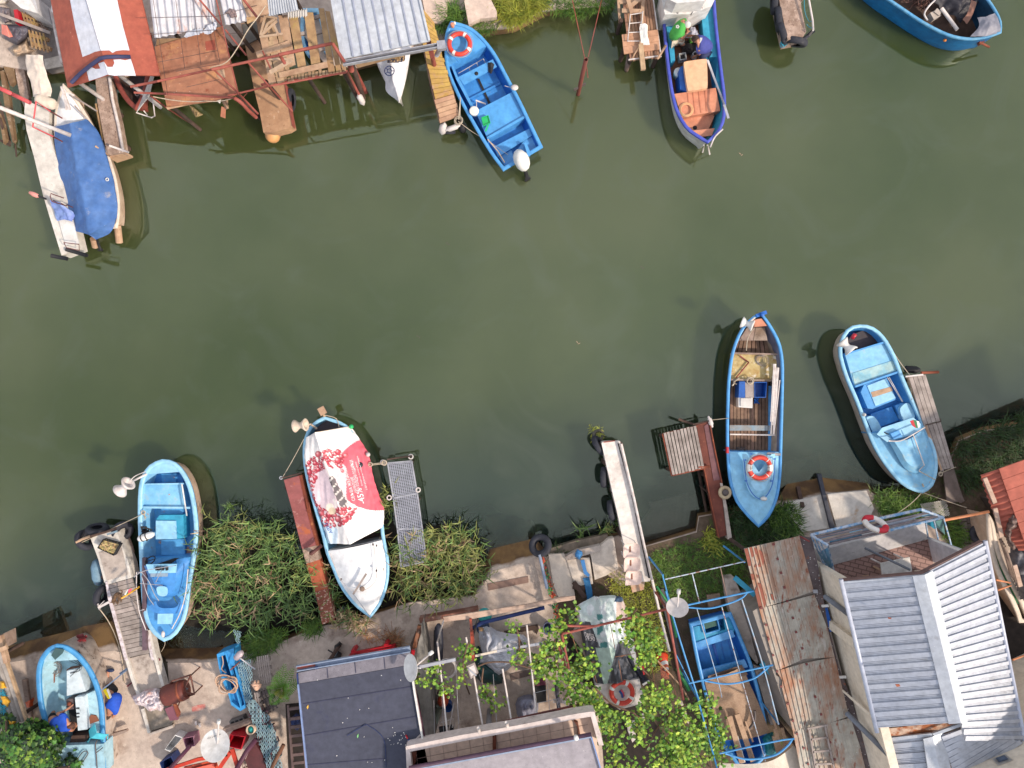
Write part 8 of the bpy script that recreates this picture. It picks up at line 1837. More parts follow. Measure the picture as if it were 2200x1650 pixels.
SL([A.lerp(A,1)+Ve((0,0,.03)),C0+Ve((0,0,.05)),p(510,470,zg-.1)+Ve((0,0,.05)),p(95,520,ze+.02)],.02).b('front_flashing',GALV,t)
TUB([A+Ve((-.03,.05,0)),Bl+Ve((-.03,-.1,0))],.05,10).b('gutter',mat('gutter_white_blue',(190,196,214),rough=.4),t)
TUB([E0+Ve((.03,.05,0)),E1+Ve((.03,0,0))],.05,10).b('gutter',MC['gutter_white_blue'],t)
SL([A+Ve((0,.03,-.02)),G0+Ve((0,.03,-.02)),G0+Ve((0,0,-.02)),A+Ve((0,0,-.02))],.14).b('fascia',mat('brown_fascia',(120,90,84)),t)
SL([G0+Ve((0,.03,-.02)),E0+Ve((0,.03,-.02)),E0+Ve((0,0,-.02)),G0+Ve((0,0,-.02))],.14).b('fascia',MC['brown_fascia'],t)
wt=mat('house_wall',(238,226,208),(230,216,196),2,.4,.7,dirt=(200,186,168),ds=4,dlo=.64,dhi=.8,rough=.85)
B2=p(440,1950,ze);in_=Ve((.06,0,0))
a0=A+in_;b0=Bl+in_;b2=b0+(b0-a0)*.6
MB().add([Ve((a0.x,a0.y,ze-.05)),Ve((b2.x,b2.y,ze-.05)),Ve((b2.x,b2.y,.44)),Ve((a0.x,a0.y,.44))]+[Ve((a0.x+.2,a0.y,ze-.05)),Ve((b2.x+.2,b2.y,ze-.05)),Ve((b2.x+.2,b2.y,.44)),Ve((a0.x+.2,a0.y,.44))],[[0,1,2,3],[7,6,5,4],[0,4,5,1],[0,3,7,4]]).b('wall',wt,t)
SL([Ve((a0.x+.21,a0.y-1.3,ze-.06)),Ve((E0.x-.32,a0.y-1.3,ze-.06)),Ve((E0.x-.32,a0.y-1.5,ze-.06)),Ve((a0.x+.21,a0.y-1.5,ze-.06))],drop=.44).b('wall',wt,t)
SL([Ve((E0.x-.1,E0.y-1.2,ze-.06)),Ve((E1.x-.1,E1.y,ze-.06)),Ve((E1.x-.3,E1.y,ze-.06)),Ve((E0.x-.3,E0.y-1.2,ze-.06))],drop=.44).b('wall',wt,t)
SL([p(325,1410,ze-.1),p(745,1362,ze+.2),p(815,1370,ze+.3),p(700,1430,ze),p(650,1440,ze-.05),p(380,1450,ze-.15)],.05).b('rusty_valley',mat('valley_rust',(160,92,50),(196,170,150),4,.45,.6,dirt=(100,44,28),ds=5,dlo=.55,dhi=.7,rough=.9),t)
zl=3.0
ribs(p(650,1450,zl+.35),p(370,1480,zl),p(440,1800,zl),p(720,1800,zl+.35),5)
SL([p(590,1470,zl+.4),p(650,1455,zl+.45),p(720,1800,zl+.45),p(640,1800,zl+.4)],.02).b('ridge_cap',GALV,t)
SL([p(650,1455,zl+.45),p(715,1430,zl+.4),p(790,1800,zl+.4),p(720,1800,zl+.45)],.02).b('ridge_cap',GALV,t)
BA(p(365,1470,zl+.06),p(645,1440,zl+.4),.07,.05).bar(p(650,1440,zl+.42),p(830,1375,zl+.7),.07,.05).b('lower_flashing',GALV,t)
ribs(p(700,1450,zl+.42),p(860,1395,zl+.5),p(1210,1490,zl+.4),p(800,1750,zl+.3),9,h=.02)
TUB(Y(p,zl,355,1460,430,1800),.05,10).b('gutter',MC['gutter_white_blue'],t)
wa=p(856,1655,3.35);wb=p(1216,1487,3.35);wd=(wb-wa).normalized();wn=Ve((wd.y,-wd.x,0))
we=wb+wd*3;SL([Ve((q.x,q.y,4.35))for q in(wa,we,we+wn*4,wa+wn*4)],drop=.44).b('upper_wall',wt,t)
wo=SL([onpl(x,y,wa,wb,wa+Ve((0,0,1)),0)-wn*.02 for x,y in((1020,1600),(1105,1570),(1150,1605),(1060,1640))],.01);wo=wo.b('window',WH,t)
SL([onpl(x,y,wa,wb,wa+Ve((0,0,1)),0)-wn*.04 for x,y in((1045,1600),(1100,1582),(1125,1605),(1065,1625))],.01).b('pane',mat('dark_glass',(110,125,150),rough=.1),wo)
for a,c,m_ in(((135,700),(-20,585),SE),((375,1570),(115,1310),SE)):TUB([p(*a,ze-.1),p(*c,2.1)],.06,10).b('downpipe',mat('grey_pipe',(118,124,136)),t)
pv=ZV
SL(Y(pv,2.05,540,412,572,412,575,435,545,435),.05).b('pipe_shoe',SE,t)
SL([pv(745,1120,2.05),pv(770,1125,2.2),pv(935,1270,3.0),pv(915,1278,2.9)],.3).b('buttress',wt,t)
for x,y in((625,523),(748,1018)):SL([pv(x-24,y-5,2.3),pv(x+22,y-8,2.3),pv(x+24,y+8,2.3),pv(x-22,y+10,2.3)],.04).b('bracket',WH,t)
SL(Y(pv,1.98,622,540,640,535,682,695,655,705),.03).t('blue_sheet',BLUB,'strip of blue plastic wedged behind the white house wall','plastic')
for q in(Q(370,712,392,716,390,724,372,722),Q(415,1130,440,1128,448,1142,425,1146)):SL([p(x,y,ze+.55)for x,y in q],.01).b('rust_spot',RUST,t)
p=ZU
TB=mat('terrace_brick',(172,140,134),(154,122,116),3,rough=.85);add_brick(TB,(176,142,134),(158,126,120),(100,76,72),2.3,.5,.25,.25)
SL(Y(p,.95,500,940,1390,700,1430,890,1560,1300,640,1500),drop=.44).b('terrace_floor',TB,t)
TC=mat('terrace_concrete',(206,204,206),(186,184,190),2,.35,.7,dirt=[((232,216,200),3,.6,.75),((140,138,142),9,.64,.74)],rough=.85)
SL([p(470,800,1.15),p(1375,560,1.15),p(1392,700,.98),p(518,938,.98),p(490,940,1.0)],drop=.44).b('terrace_ledge',TC,t)
MB().add([p(1385,690,.95),p(1430,890,.95),Ve((p(1430,890,.95).x,p(1430,890,.95).y,2.4)),Ve((p(1385,690,.95).x,p(1385,690,.95).y,2.4)),Ve((p(1385,690,.95).x+.12,p(1385,690,.95).y,2.4)),Ve((p(1430,890,.95).x+.12,p(1430,890,.95).y,2.4)),Ve((p(1385,690,.95).x+.12,p(1385,690,.95).y,.95)),Ve((p(1430,890,.95).x+.12,p(1430,890,.95).y,.95))],[[0,1,2,3],[3,2,5,4],[4,5,7,6],[0,3,4,6]]).b('terrace_wall',mat('lavender_wall',(222,220,230),(206,204,216),3,rough=.8),t)
BA(p(1385,685,2.42),p(1655,795,2.42),.05,.04).b('wall_coping',mat('grey_pipe',(118,124,136)),t)
tb_=TH('table','white table top on the bricked terrace','table',p(1130,925,.95));SL(Y(p,1.65,990,905,1235,853,1255,955,1250,1010,1010,1050),.04).b('table_top',WH,tb_)
for q in((1020,920),(1220,880)):TUB([p(*q,1.62),Ve((p(*q,1.62).x,p(*q,1.62).y,.95))],.025).b('leg',WT,tb_)
TUB([p(855,775,1.9),p(1240,960,2.3)],.03,8).b('awning_pole',mat('grey_pipe',(118,124,136)),None,'grey pole slanting across the terrace over the white table','pole')
for a,c,l in(((930,930),(1005,968),'yellow-tan stick left of the white table'),((715,1035),(765,1030),'short yellow stick at the left end of the terrace'),((835,1018),(890,1012),'short tan stick at the terrace edge by the gutter')):BA(p(*a,1.0),p(*c,1.02),.05,.03).t('stick',WDT,l,'stick')
t=TH('terrace_awning','white and blue painted pipe frame with torn blue sheets around the terrace','awning frame',p(900,700,1.0))
FR=mat('frame_white_blue',(196,206,222),(110,160,205),9,.42,.58)
BS=mat('blue_sheet_translucent',(90,150,190),(130,170,195),4,.4,.7,rough=.4)
z=2.25
for a,c,r in(((400,665),(860,555),.035),((860,555),(1330,450),.035),((440,690),(900,590),.03),((900,590),(1420,470),.03),((500,720),(1000,610),.03),((1000,610),(1490,500),.03),((545,745),(1050,630),.03),((1050,630),(1515,518),.035),((400,665),(545,750),.035),((1330,450),(1520,520),.035)):TUB([p(*a,z),p(*c,z)],r,8).b('rail',FR if r>.03 else mat('rail_grey_brown',(150,140,146),(110,96,98),6),t)
for q in(Q(560,715,820,652,835,668,560,738),Q(725,625,830,598,835,622,730,650),Q(440,680,720,612,725,640,470,700),Q(1330,490,1400,480,1440,500,1340,515)):SL([p(x,y,z-.04)for x,y in q],.01).b('blue_sheet',BP if q[0][0]==725 else BS,t)
SL(Y(p,z-.05,840,600,1330,480,1360,500,1060,600,840,650),.01).b('pale_sheet',mat('lavender_sheet',(196,204,220),(160,180,205),4,rough=.4),t)
for a,c in(((400,665,z),(520,930,1.1)),((545,750,z),(605,1005,1.3)),((440,690,z),(545,960,1.2)),((1520,520,z),(1600,800,1.5)),((1440,545,z),(1475,700,1.5)),((480,720,z),(580,970,1.25)),((1370,560,z),(1392,690,1.3))):TUB([p(*a),p(*c)],.02,8).b('upright',FR,t)
MB().add([p(460,820,1.7),p(545,770,2.1),p(580,900,1.6),p(575,990,1.3),p(540,920,1.5)],[[0,1,2,3,4]]).b('blue_sheet',BS,t)
MB().add([p(1375,570,1.9),p(1440,540,2.1),p(1460,625,1.7)],[[0,1,2]]).b('blue_sheet',TEAL,t);MB().add([p(1450,550,2.1),p(1515,535,2.2),p(1535,665,1.6),p(1460,600,1.8)],[[0,1,2,3]]).b('blue_sheet',mat('teal_sheet',(110,160,160),rough=.4),t)
SL(Y(p,1.4,400,660,860,545,1040,500,1330,440,1335,455,870,565,410,680),.03).b('outer_kerb',mat('lacy_kerb',(190,184,186),(140,120,118),14,.42,.55),t)
lifebuoy(p(945,575,2.42),.235,.07,'red and white quartered lifebuoy tied to the terrace frame',rot=.7,ax=(.16,.86,.48),base=mat('buoy_white',(236,230,226)),band=mat('buoy_crimson',(214,36,58)),n=2,arcs=.75)
t=TH('orange_pole','long orange-brown pole bridging from the terrace frame to the tiled roof','pole',p(1700,500,2.1));TUB([p(1530,540,2.1),p(1905,468,2.2)],.035,8).b('tube',mat('orange_pole',(205,130,86)),t)
p=ZU
RMP=mat('ramp_white',(226,220,212),(205,196,188),1.5,.35,.7,dirt=[((190,160,130),3,.6,.75),((140,120,105),20,.66,.73)],rough=.9)
t=TH('slipway','pale concrete slipway in two lanes divided by a black beam','slipway',p(600,450,.45))
SL([p(195,395,.50),p(520,320,.50),p(600,600,.56),p(330,640,.56),p(200,470,.52)],.1).b('lane',RMP,t);SL([p(540,320,.50),p(870,290,.50),p(935,440,.55),p(880,560,.58),p(620,600,.56)],.1).b('lane',RMP,t)
SL([p(455,150,.1),p(490,150,.1),p(530,330,.62),p(605,600,.68),p(570,612,.68),p(500,330,.62)],.1).b('black_beam',mat('black_beam',(66,70,84),(44,46,58),5),t)
BA(p(290,260,.2),p(330,430,.55),.1,.08).b('stub_beam',DW,t)
t=TH('lattice_panel','pale diamond lattice panel in the grass behind the terrace','lattice',p(1450,430,.5))
mb=MB();z=.62;O=p(1325,405,z);U_=p(1545,370,z)-O;V_=p(1360,460,z)-O;V_=(p(1580,500,z)-p(1545,370,z))
for k in range(-10,14):
 for s_ in(1,-1):
  pts=[]
  for j in range(0,21):
   v=j/20;u=k/13+v*.62*s_
   if 0<=u<=1:pts.append(O+U_*u+V_*v)
  if len(pts)>1:mb.bar(pts[0],pts[-1],.022,.012)
mb.b('lattice',mat('lattice_cream',(205,200,190)),t)
st=TH('stone_path','path of grey stone blocks beside the tiled roof','path',p(1720,600,.45))
GS=mat('grey_stones',(132,122,116),(100,90,86),4,.35,.65,isl=.2,rough=.95)
for i in range(5):
 for j in range(2):x=1650+j*70+i*8;y=500+i*62+j*10;SL([p(x+rnd()*4,y+rnd()*4,.5+rnd()*.02),p(x+62,y-8,.5),p(x+68,y+46,.5),p(x+6,y+54,.5)],.08).b('stone',GS,st)
SL(Y(p,.5,1530,100,1600,110,1700,380,1660,400,1560,260),.04).b('board_walk',mat('dim_boards',(130,115,108)),None,'dim worn board walk leading from the plank pier past the lattice','walkway')
tyre(p(1845,660,.7),(-.5,.3,.8),.2,.085,'dark tyre between the stone path and the green boat',group=None)
t=TH('boat','slim green and white boat squeezed beside the debris at the right edge','boat',p(1980,800,.5),'boats laid up ashore')
b=Boat(t,p,Q(1893,478,1885,560,1895,700,1930,860,1990,1040,2060,1200,2160,1400),Q(1893,478,1930,560,1960,700,2010,860,2090,1050,2160,1200,2260,1400),zm=1.2,zb=1.4,transom=True,rimw=.05,fl=.5)
GB=mat('boat_green',(28,110,62),(20,90,50),4);b.hull(mat('cream_hull',(225,200,180)));b.rim(mat('cream_rim',(230,215,200)),w=.1);b.deck(GB,p,(2140,1300),camber=.03,z=-.02)
t=TH('tiled_roof','low outbuilding roof of orange-red interlocking tiles at the right edge','roof',p(2050,250,.45))
TR_=mat('orange_tiles',(188,106,86),(170,92,74),2,.35,.7,dirt=[((150,80,66),6,.6,.72)],rough=.8,isl=.08)
mb=MB();zt=2.0
L0=[p(1830,160,zt),p(1910,400,zt),p(2020,640,zt),p(2160,800,zt-.1)];R0=[p(2010,100,zt+.25),p(2060,300,zt+.25),p(2160,560,zt+.25),p(2330,800,zt+.2)]
lr=rsm(L0,90);rr_=rsm(R0,90);rows=[]
for i in range(90):
 h=.03*math.sin(i*2*math.pi/6.0);rows.append([lr[i]+Ve((0,0,h)),lr[i].lerp(rr_[i],.5)+Ve((0,0,h)),rr_[i]+Ve((0,0,h))])
mb.grid(rows);mb.b('tile_edge',TR_,t)
for i in range(7):
 a=p(1990+i*32,108+i*92,zt+.28);c=a+Ve((4,1.6,.5));d=p(1990+(i+1)*32,108+(i+1)*92,zt+.28)-a;SL([a,a+d*.97,c+d*.97,c],.04).b('tile_row',TR_,t)
SL([p(2150,420,zt-.05),p(2600,420,zt-.05),p(2600,900,zt-.05),p(2350,780,zt-.15)],drop=.44).b('wall',mat('dark_wall',(90,80,74)),t)
for a,c,l in(((1868,185),(1955,395),'pale batten along the left eave of the tiled roof'),((1955,440),(2010,680),'broken pale plank among the debris beside the tiled roof'),((2120,920),(2170,1100),'thin pale lath on the grey sheeting at the right edge')):BA(p(*a,zt+.15),p(*c,zt+.1),.1,.04).b('batten',mat('pink_plank',(206,178,160)),None,l,'batten')
blob(p,Q(2050,500,2100,460,2150,470,2190,560,2160,620,2110,640,2100,700,2140,760,2110,800,2060,740,2030,640),1.9,.45,.25,6,9,70).b('driftwood_heap',mat('drift_heap',(130,110,104),(80,64,60),5,.4,.6,dirt=(190,165,150),ds=9,dlo=.62,dhi=.7),None,'heap of broken driftwood beside the tiled roof','debris')
blob(p,Q(2080,780,2160,760,2330,780,2330,1260,2250,1260,2170,1200,2110,1040,2070,900),1.3,.4,.2,4,14,90).b('grey_sheeting',mat('grey_sheeting',(126,124,130),(92,90,98),4,.35,.65,dirt=(180,175,178),ds=8,dlo=.64,dhi=.72),None,'mass of crumpled grey sheeting on the right edge','sheeting')
mb=MB()
for k in range(4):mb.tube(rsm([p(2000+k*12,700+k*20,1.8),p(2050+k*12,850+k*20,1.7),p(2090+k*14,1000+k*20,1.6)],8),.04,6)
mb.t('driftwood',WOOD,'bundle of brown branches over the green boat','branches')
p=ZW
mb=MB()
for a,c in(((1050,545),(1135,515)),((1145,978),(1220,950)),((1040,480),(1130,498))):mb.tube([p(*a,ze-.3),p(*c,ze-.5)],.022)
mb.b('prop_rods',mat('orange_pole',(205,130,86)),None,'thin rods propped between the house gutter and the debris at right','rods')
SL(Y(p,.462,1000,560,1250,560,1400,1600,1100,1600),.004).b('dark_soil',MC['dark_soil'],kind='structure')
# vegetation
def leafmat(name,a,b_,isl=.35,dead=None):
 m=mat(name,a,b_,5,.4,.6,isl=isl,bump=0);return m
GR1=leafmat('grass_green',(104,138,48),(70,104,36));GR2=leafmat('grass_dark',(52,84,30),(36,62,24));GRY=leafmat('grass_yellow',(176,178,66),(140,150,50))
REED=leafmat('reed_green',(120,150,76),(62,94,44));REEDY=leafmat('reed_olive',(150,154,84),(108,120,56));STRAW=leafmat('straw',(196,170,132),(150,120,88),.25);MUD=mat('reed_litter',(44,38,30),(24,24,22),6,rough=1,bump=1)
def tri(mb,q,d,up,L_,w,droop):
 side=d.cross(Ve((0,0,1)))
 if side.length<1e-4:side=Ve((1,0,0))
 side.normalize();pts=[q];v=(d*(1-up)+Ve((0,0,up))).normalized();vs=[]
 for i in range(4):
  f=i/3;ww=w*(1-f**1.5)*.5+.001;vs+=[q-side*ww,q+side*ww];v=(v+Ve((0,0,-droop))*1.0).normalized()if i else v;q=q+v*(L_/3)
 n=len(mb.v);mb.v.extend(vs)
 for i in range(3):mb.f.append([n+2*i,n+2*i+1,n+2*i+3,n+2*i+2]);mb.s.append(False)
def tuft(mb,p,pl,n,z,L_,w,up=.6,droop=.35,clump=1,bias=None,spread=.1):
 k=0
 while k<n:
  x,y=spo(pl);b0=p(x,y,z)
  for _ in range(clump):
   a=rnd(0,6.283)
   if bias is not None and random.random()<.6:a=bias+rnd()*.9
   tri(mb,b0+Ve((rnd()*spread,rnd()*spread,rnd(0,.05))),Ve((math.cos(a),math.sin(a),0)),up*rnd(.6,1.2),L_*rnd(.5,1.2),w*rnd(.7,1.2),droop*rnd(.5,1.3));k+=1
 return mb
def stuff(mb,name,m,label,cat='grass'):return mb.b(name,m,None,label,cat,None,'stuff')
# reed beds
def reeds(p,pl,n,z,label,mats,L_=(.7,1.5),leaf=.34):
 mb=MB();me_mats=[];idx=[]
 for k in range(n):
  x,y=spo(pl);b0=p(x,y,z);a=rnd(0,6.283)
  if random.random()<.5:a=rnd(.2,1.4)
  ln=rnd(*L_);lean=rnd(.2,.75);d=Ve((math.cos(a)*lean,math.sin(a)*lean,1)).normalized();mi=random.choices(range(len(mats)),[6,3,1.5][:len(mats)])[0]
  f0=len(mb.f);tip=b0+d*ln
  s=d.cross(Ve((0,0,1))).normalized()*.006;n0=len(mb.v);mb.v.extend([b0-s,b0+s,tip+s*.5,tip-s*.5]);mb.f.append([n0,n0+1,n0+2,n0+3]);mb.s.append(False)
  nl=random.randint(4,7)
  for j in range(nl):
   f=.3+.7*(j+1)/nl;q=b0.lerp(tip,f);aa=a+rnd()*1.5+(3.14 if j%2 else 0);tri(mb,q,Ve((math.cos(aa),math.sin(aa),0)),rnd(.25,.65),leaf*rnd(.6,1.2),rnd(.018,.034),rnd(.12,.4))
  idx+=[mi]*(len(mb.f)-f0)
 o=stuff(mb,'reeds',mats[0],label,'reeds')
 for m in mats[1:]:o.data.materials.append(m)
 o.data.polygons.foreach_set('material_index',idx);return o
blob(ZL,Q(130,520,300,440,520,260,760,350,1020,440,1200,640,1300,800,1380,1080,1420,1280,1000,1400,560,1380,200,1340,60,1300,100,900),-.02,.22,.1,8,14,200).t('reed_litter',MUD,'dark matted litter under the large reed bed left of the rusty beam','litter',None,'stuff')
reeds(ZL,Q(260,560,380,500,480,400,520,320,680,340,860,430,1000,560,1100,700,1200,850,1240,1080,1230,1220,860,1290,500,1260,250,1200,190,1000,220,750),360,.08,'large tangled reed bed between the light blue boat and the rusty beam',[REED,REED,STRAW],(.4,1.15),.32)
reeds(ZL,Q(400,300,600,240,800,270,1080,380,1180,450,1330,760,1360,1000,1240,1250,1180,800,1000,520,700,360,380,470),130,.1,'sparse reed tips over the water at the outer edge of the large reed bed',[REED,REEDY],(.5,1.1),.3)
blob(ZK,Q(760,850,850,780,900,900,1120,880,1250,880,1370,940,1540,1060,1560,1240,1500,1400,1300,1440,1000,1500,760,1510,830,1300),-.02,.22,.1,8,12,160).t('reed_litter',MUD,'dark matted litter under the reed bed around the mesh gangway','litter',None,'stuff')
reeds(ZK,Q(880,980,920,920,1000,1000,1100,880,1180,940,1330,880,1420,1000,1540,1020,1500,1150,1560,1250,1420,1360,1180,1400,900,1420,880,1250,890,1100),380,.08,'olive-yellow reed bed around the foot of the mesh gangway',[REEDY,REED,STRAW],(.35,.85),.28)
reeds(ZK,Q(790,640,830,640,860,850,810,880,760,760),26,.0,'few reeds between the covered boat and the mesh gangway',[REEDY,REED],(.4,.8),.25)
reeds(ZK,Q(345,1150,385,1170,440,1340,480,1430,430,1480,405,1330),60,.1,'narrow strip of reeds between the rusty beam and the white foredeck',[REED,REEDY,STRAW],(.3,.8),.28)
reeds(ZK,Q(470,1480,560,1500,700,1560,640,1600,480,1560),60,.4,'dry reeds below the bow of the covered boat',[STRAW,REED],(.2,.5),.25)
for q,l in((Q(520,120,560,110,560,170,520,180),'small green reed tip alone in the water above the reed bed'),):reeds(ZL,q,4,0,l,[REED],(.3,.5),.22)
for q,l in((Q(90,1010,120,1000,150,1040),'left sprig of reed in the shallows by the white jetty'),(Q(260,1000,300,1000,310,1040),'middle sprig of reed in the shallows by the white jetty'),(Q(340,890,400,900,430,970),'sprig of reed beside the lower tyre of the white jetty')):reeds(ZP,q,5,0,l,[REED,REEDY],(.25,.5),.28)
# grass tufts
stuff(tuft(MB(),ZL,Q(700,1400,900,1350,1100,1340,960,1500,800,1600,700,1560),900,.42,.28,.02,clump=5),'grass',GR1,'bright green grass clump at the foot of the large reed bed')
stuff(tuft(MB(),ZL,Q(1250,1270,1400,1240,1420,1340,1340,1400,1260,1380),350,.42,.24,.02,clump=5),'grass',GR1,'green weeds around the base of the rusty beam')
stuff(tuft(MB(),ZE,Q(240,80,330,30,380,60,400,200,330,210,190,290,180,240),700,.4,.42,.02,clump=6,bias=-2.2),'grass',GR1,'green grass clump at the bow of the lifebuoy boat')
stuff(tuft(MB(),ZE,Q(170,260,230,260,240,330,190,370),200,.2,.3,.02,clump=5),'grass',GR2,'dark grass between the yellow pier and the lifebuoy boat')
stuff(tuft(MB(),ZE,Q(430,190,560,150,700,180,690,240,560,290,470,260),800,.3,.34,.02,clump=6,bias=-1.7),'grass',GR1,'mid green grass fringe below the broken slab at the top')
stuff(tuft(MB(),ZE,Q(660,-40,800,-40,1080,-40,1090,60,990,130,850,220,720,180,700,60),2400,.42,.38,.024,clump=7,bias=-1.2),'grass',GRY,'bright yellow-green grass bank at the top centre')
stuff(tuft(MB(),ZE,Q(1080,-40,1640,-40,1700,30,1600,50,1480,110,1400,140,1220,90,1100,40),1500,.3,.36,.022,clump=6,bias=-1.4),'grass',GR1,'shaggy green grass along the shore above the rusty mooring post')
stuff(tuft(MB(),ZF,Q(-60,-60,30,-60,60,40,30,110,-60,60),220,.3,.4,.02,clump=5,bias=-1.3),'grass',GR1,'grass at the shore left of the rickety wooden dock')
stuff(tuft(MB(),G,Q(1565,1090,1600,1100,1690,1080,1712,1130,1700,1165,1620,1180,1575,1160),1500,.42,.34,.02,clump=6),'grass',GR2,'deep green grass around the bow of the long plank-floored boat')
stuff(tuft(MB(),G,Q(1660,1085,1700,1085,1720,1130,1700,1150,1660,1140),500,.45,.36,.02,clump=6),'grass',GR1,'brighter green grass beside the pale slipway')
stuff(tuft(MB(),G,Q(1875,1055,1940,1060,2000,1075,2010,1100,1950,1115,1895,1105),1100,.42,.32,.02,clump=6),'grass',GR1,'green grass under the bow of the round-sterned boat')
stuff(tuft(MB(),G,Q(2045,960,2110,920,2200,890,2300,880,2300,1000,2190,1010,2110,1030,2070,1060,2050,1010),2600,.42,.36,.022,clump=6),'grass',GR2,'dark green grass bank at the right edge beyond the grey plank pier')
stuff(tuft(MB(),G,Q(2035,1115,2065,1130,2080,1165,2040,1180,2028,1150),500,.45,.2,.02,clump=6),'grass',GR1,'round bright green bush of weeds beside the stone path')
stuff(tuft(MB(),G,Q(1400,1190,1500,1160,1600,1170,1600,1260,1500,1290,1440,1300,1410,1250),4200,.46,.14,.016,clump=4),'grass',GR1,'patchy low grass in front of the blue hoops')
stuff(tuft(MB(),G,Q(1320,1235,1400,1230,1420,1330,1440,1430,1400,1440,1370,1380,1345,1300,1300,1260),2000,.46,.14,.016,clump=4),'grass',GRY,'yellow-green grass around the foot of the white jetty')
stuff(tuft(MB(),G,Q(1600,1270,1640,1290,1700,1500,1690,1560,1640,1450,1610,1360),900,.46,.22,.03,clump=5),'grass',GR2,'dark weeds in the gap beside the rusted roof')
stuff(tuft(MB(),ZP,Q(1180,1000,1240,1060,1290,1200,1250,1220,1150,1130),260,.45,.2,.03,clump=4),'grass',GRY,'yellow-green leafy weeds at the foot of the rust-brown pier')
stuff(tuft(MB(),ZN,Q(1130,230,1230,190,1300,190,1300,260,1200,280),260,.35,.24,.018,clump=5),'grass',GR2,'dark grass tuft beside the big grey tyre')
stuff(tuft(MB(),ZP,Q(200,160,280,160,290,230,210,240),160,-.02,.1,.02,clump=4,up=.2),'weed',GRY,'ball of brown-yellow waterweed off the tip of the white jetty','waterweed')
# leafy plants
def lfs(mb,q,nrm,s,lobes=5,rot=None):
 nrm=nrm.normalized();u=nrm.cross(Ve((math.cos(rnd(0,6)),math.sin(rnd(0,6)),.1))).normalized();v=nrm.cross(u)
 n0=len(mb.v);k=lobes*2;ring=[]
 for i in range(k):
  a=2*math.pi*i/k;r=s*(1.0 if i%2==0 else .62)*(.75 if i==0 else 1);ring.append(q+u*(math.cos(a)*r)+v*(math.sin(a)*r)-nrm*(.12*s))
 mb.v.append(q);mb.v.extend(ring)
 for i in range(0,k,2):mb.f.append([n0,n0+1+i,n0+1+(i+1)%k]);mb.f.append([n0,n0+1+(i+1)%k,n0+1+(i+2)%k]);mb.s+=[False,False]
VINE=leafmat('vine_leaf',(142,180,54),(104,148,42),.4);VINEY=leafmat('vine_leaf_yellow',(176,196,72),(150,176,58),.3);VINED=leafmat('vine_leaf_deep',(100,146,42),(56,92,28),.35)
def vine(name,label,p,pls,dens,z0,z1,s,stems,mats=(VINE,VINEY,VINED),w=(6,2,4),cat='grapevine',loc=None,rootz=.45,thk=.02,clusters=True):
 c=pls[0][0];t=TH(name,label,cat,p(c[0],c[1],rootz))
 mb=MB();idx=[]
 for pl in pls:
  xs=[q[0]for q in pl];ys=[q[1]for q in pl];ar=abs(sum(pl[i][0]*pl[(i+1)%len(pl)][1]-pl[(i+1)%len(pl)][0]*pl[i][1]for i in range(len(pl))))/2;A_=(p(1,0)-p(0,0)).length**2*ar
  n=int(A_*dens*1.9);cl=[(*spo(pl),rnd(z0,z1))for _ in range(max(4,int(n/9)))]
  for k in range(n):
   cx,cy,cz=random.choice(cl);q=p(cx,cy,cz)+Ve((random.gauss(0,.11),random.gauss(0,.11),random.gauss(0,.07)))
   gx,gy=invpx(q)
   if math.hypot(gx-1336,gy-1488)<42:continue
   f0=len(mb.f);lfs(mb,q,Ve((rnd()*.8,rnd()*.8,1)),s*rnd(.6,1.15));idx+=[random.choices(range(len(mats)),w[:len(mats)])[0]]*(len(mb.f)-f0)
 o=mb.b('foliage',mats[0],t);o['kind']='stuff'
 for m in mats[1:]:o.data.materials.append(m)
 o.data.polygons.foreach_set('material_index',idx)
 sm=MB()
 for st in stems:sm.tube(rsm([p(*q)for q in st],14),thk,6)
 sm.b('stem',mat('vine_bark',(120,92,74),(90,68,54),9,rough=.9),t);return t
p=ZQ
vine('grapevine','long grapevine sprawling diagonally from the patio corner to the lower building',p,[Q(260,300,390,290,400,350,330,390,260,420),Q(190,400,280,400,270,560,250,700,230,840,130,760,110,560,150,450),Q(30,660,120,640,180,700,150,800,20,850,20,780),Q(170,790,380,780,400,900,520,960,560,1120,460,1160,340,1040,250,960,180,900)],210,2.1,2.5,.055,[[(420,1180,.5),(400,1000,1.8),(300,850,2.3),(200,700,2.3),(220,500,2.3),(300,360,2.3)],[(300,850,2.3),(150,760,2.3),(30,800,2.3)],[(30,720,2.3),(190,680,2.35)]])
vine('grapevine','grapevine hanging over the right side of the advert-covered boat',p,[Q(780,370,900,270,960,280,990,400,1100,560,1130,600,1060,640,1030,740,930,760,890,640,800,600,780,500),Q(930,600,1080,560,1090,720,960,740)],230,2.2,2.6,.055,[[(930,760,2.3),(900,560,2.4),(860,380,2.4),(920,270,2.4)],[(930,760,2.3),(1060,900,1.8),(1150,1100,.5)]])
vine('grapevine','small grapevine spray over the left flank of the advert-covered boat',p,[Q(390,640,450,620,500,690,620,690,600,790,500,820,470,900,400,900,400,760),Q(670,760,715,760,715,795,675,795)],220,2.1,2.4,.055,[[(420,900,2.2),(440,760,2.3),(560,730,2.3)],[(420,900,2.2),(440,1000,.5)]])
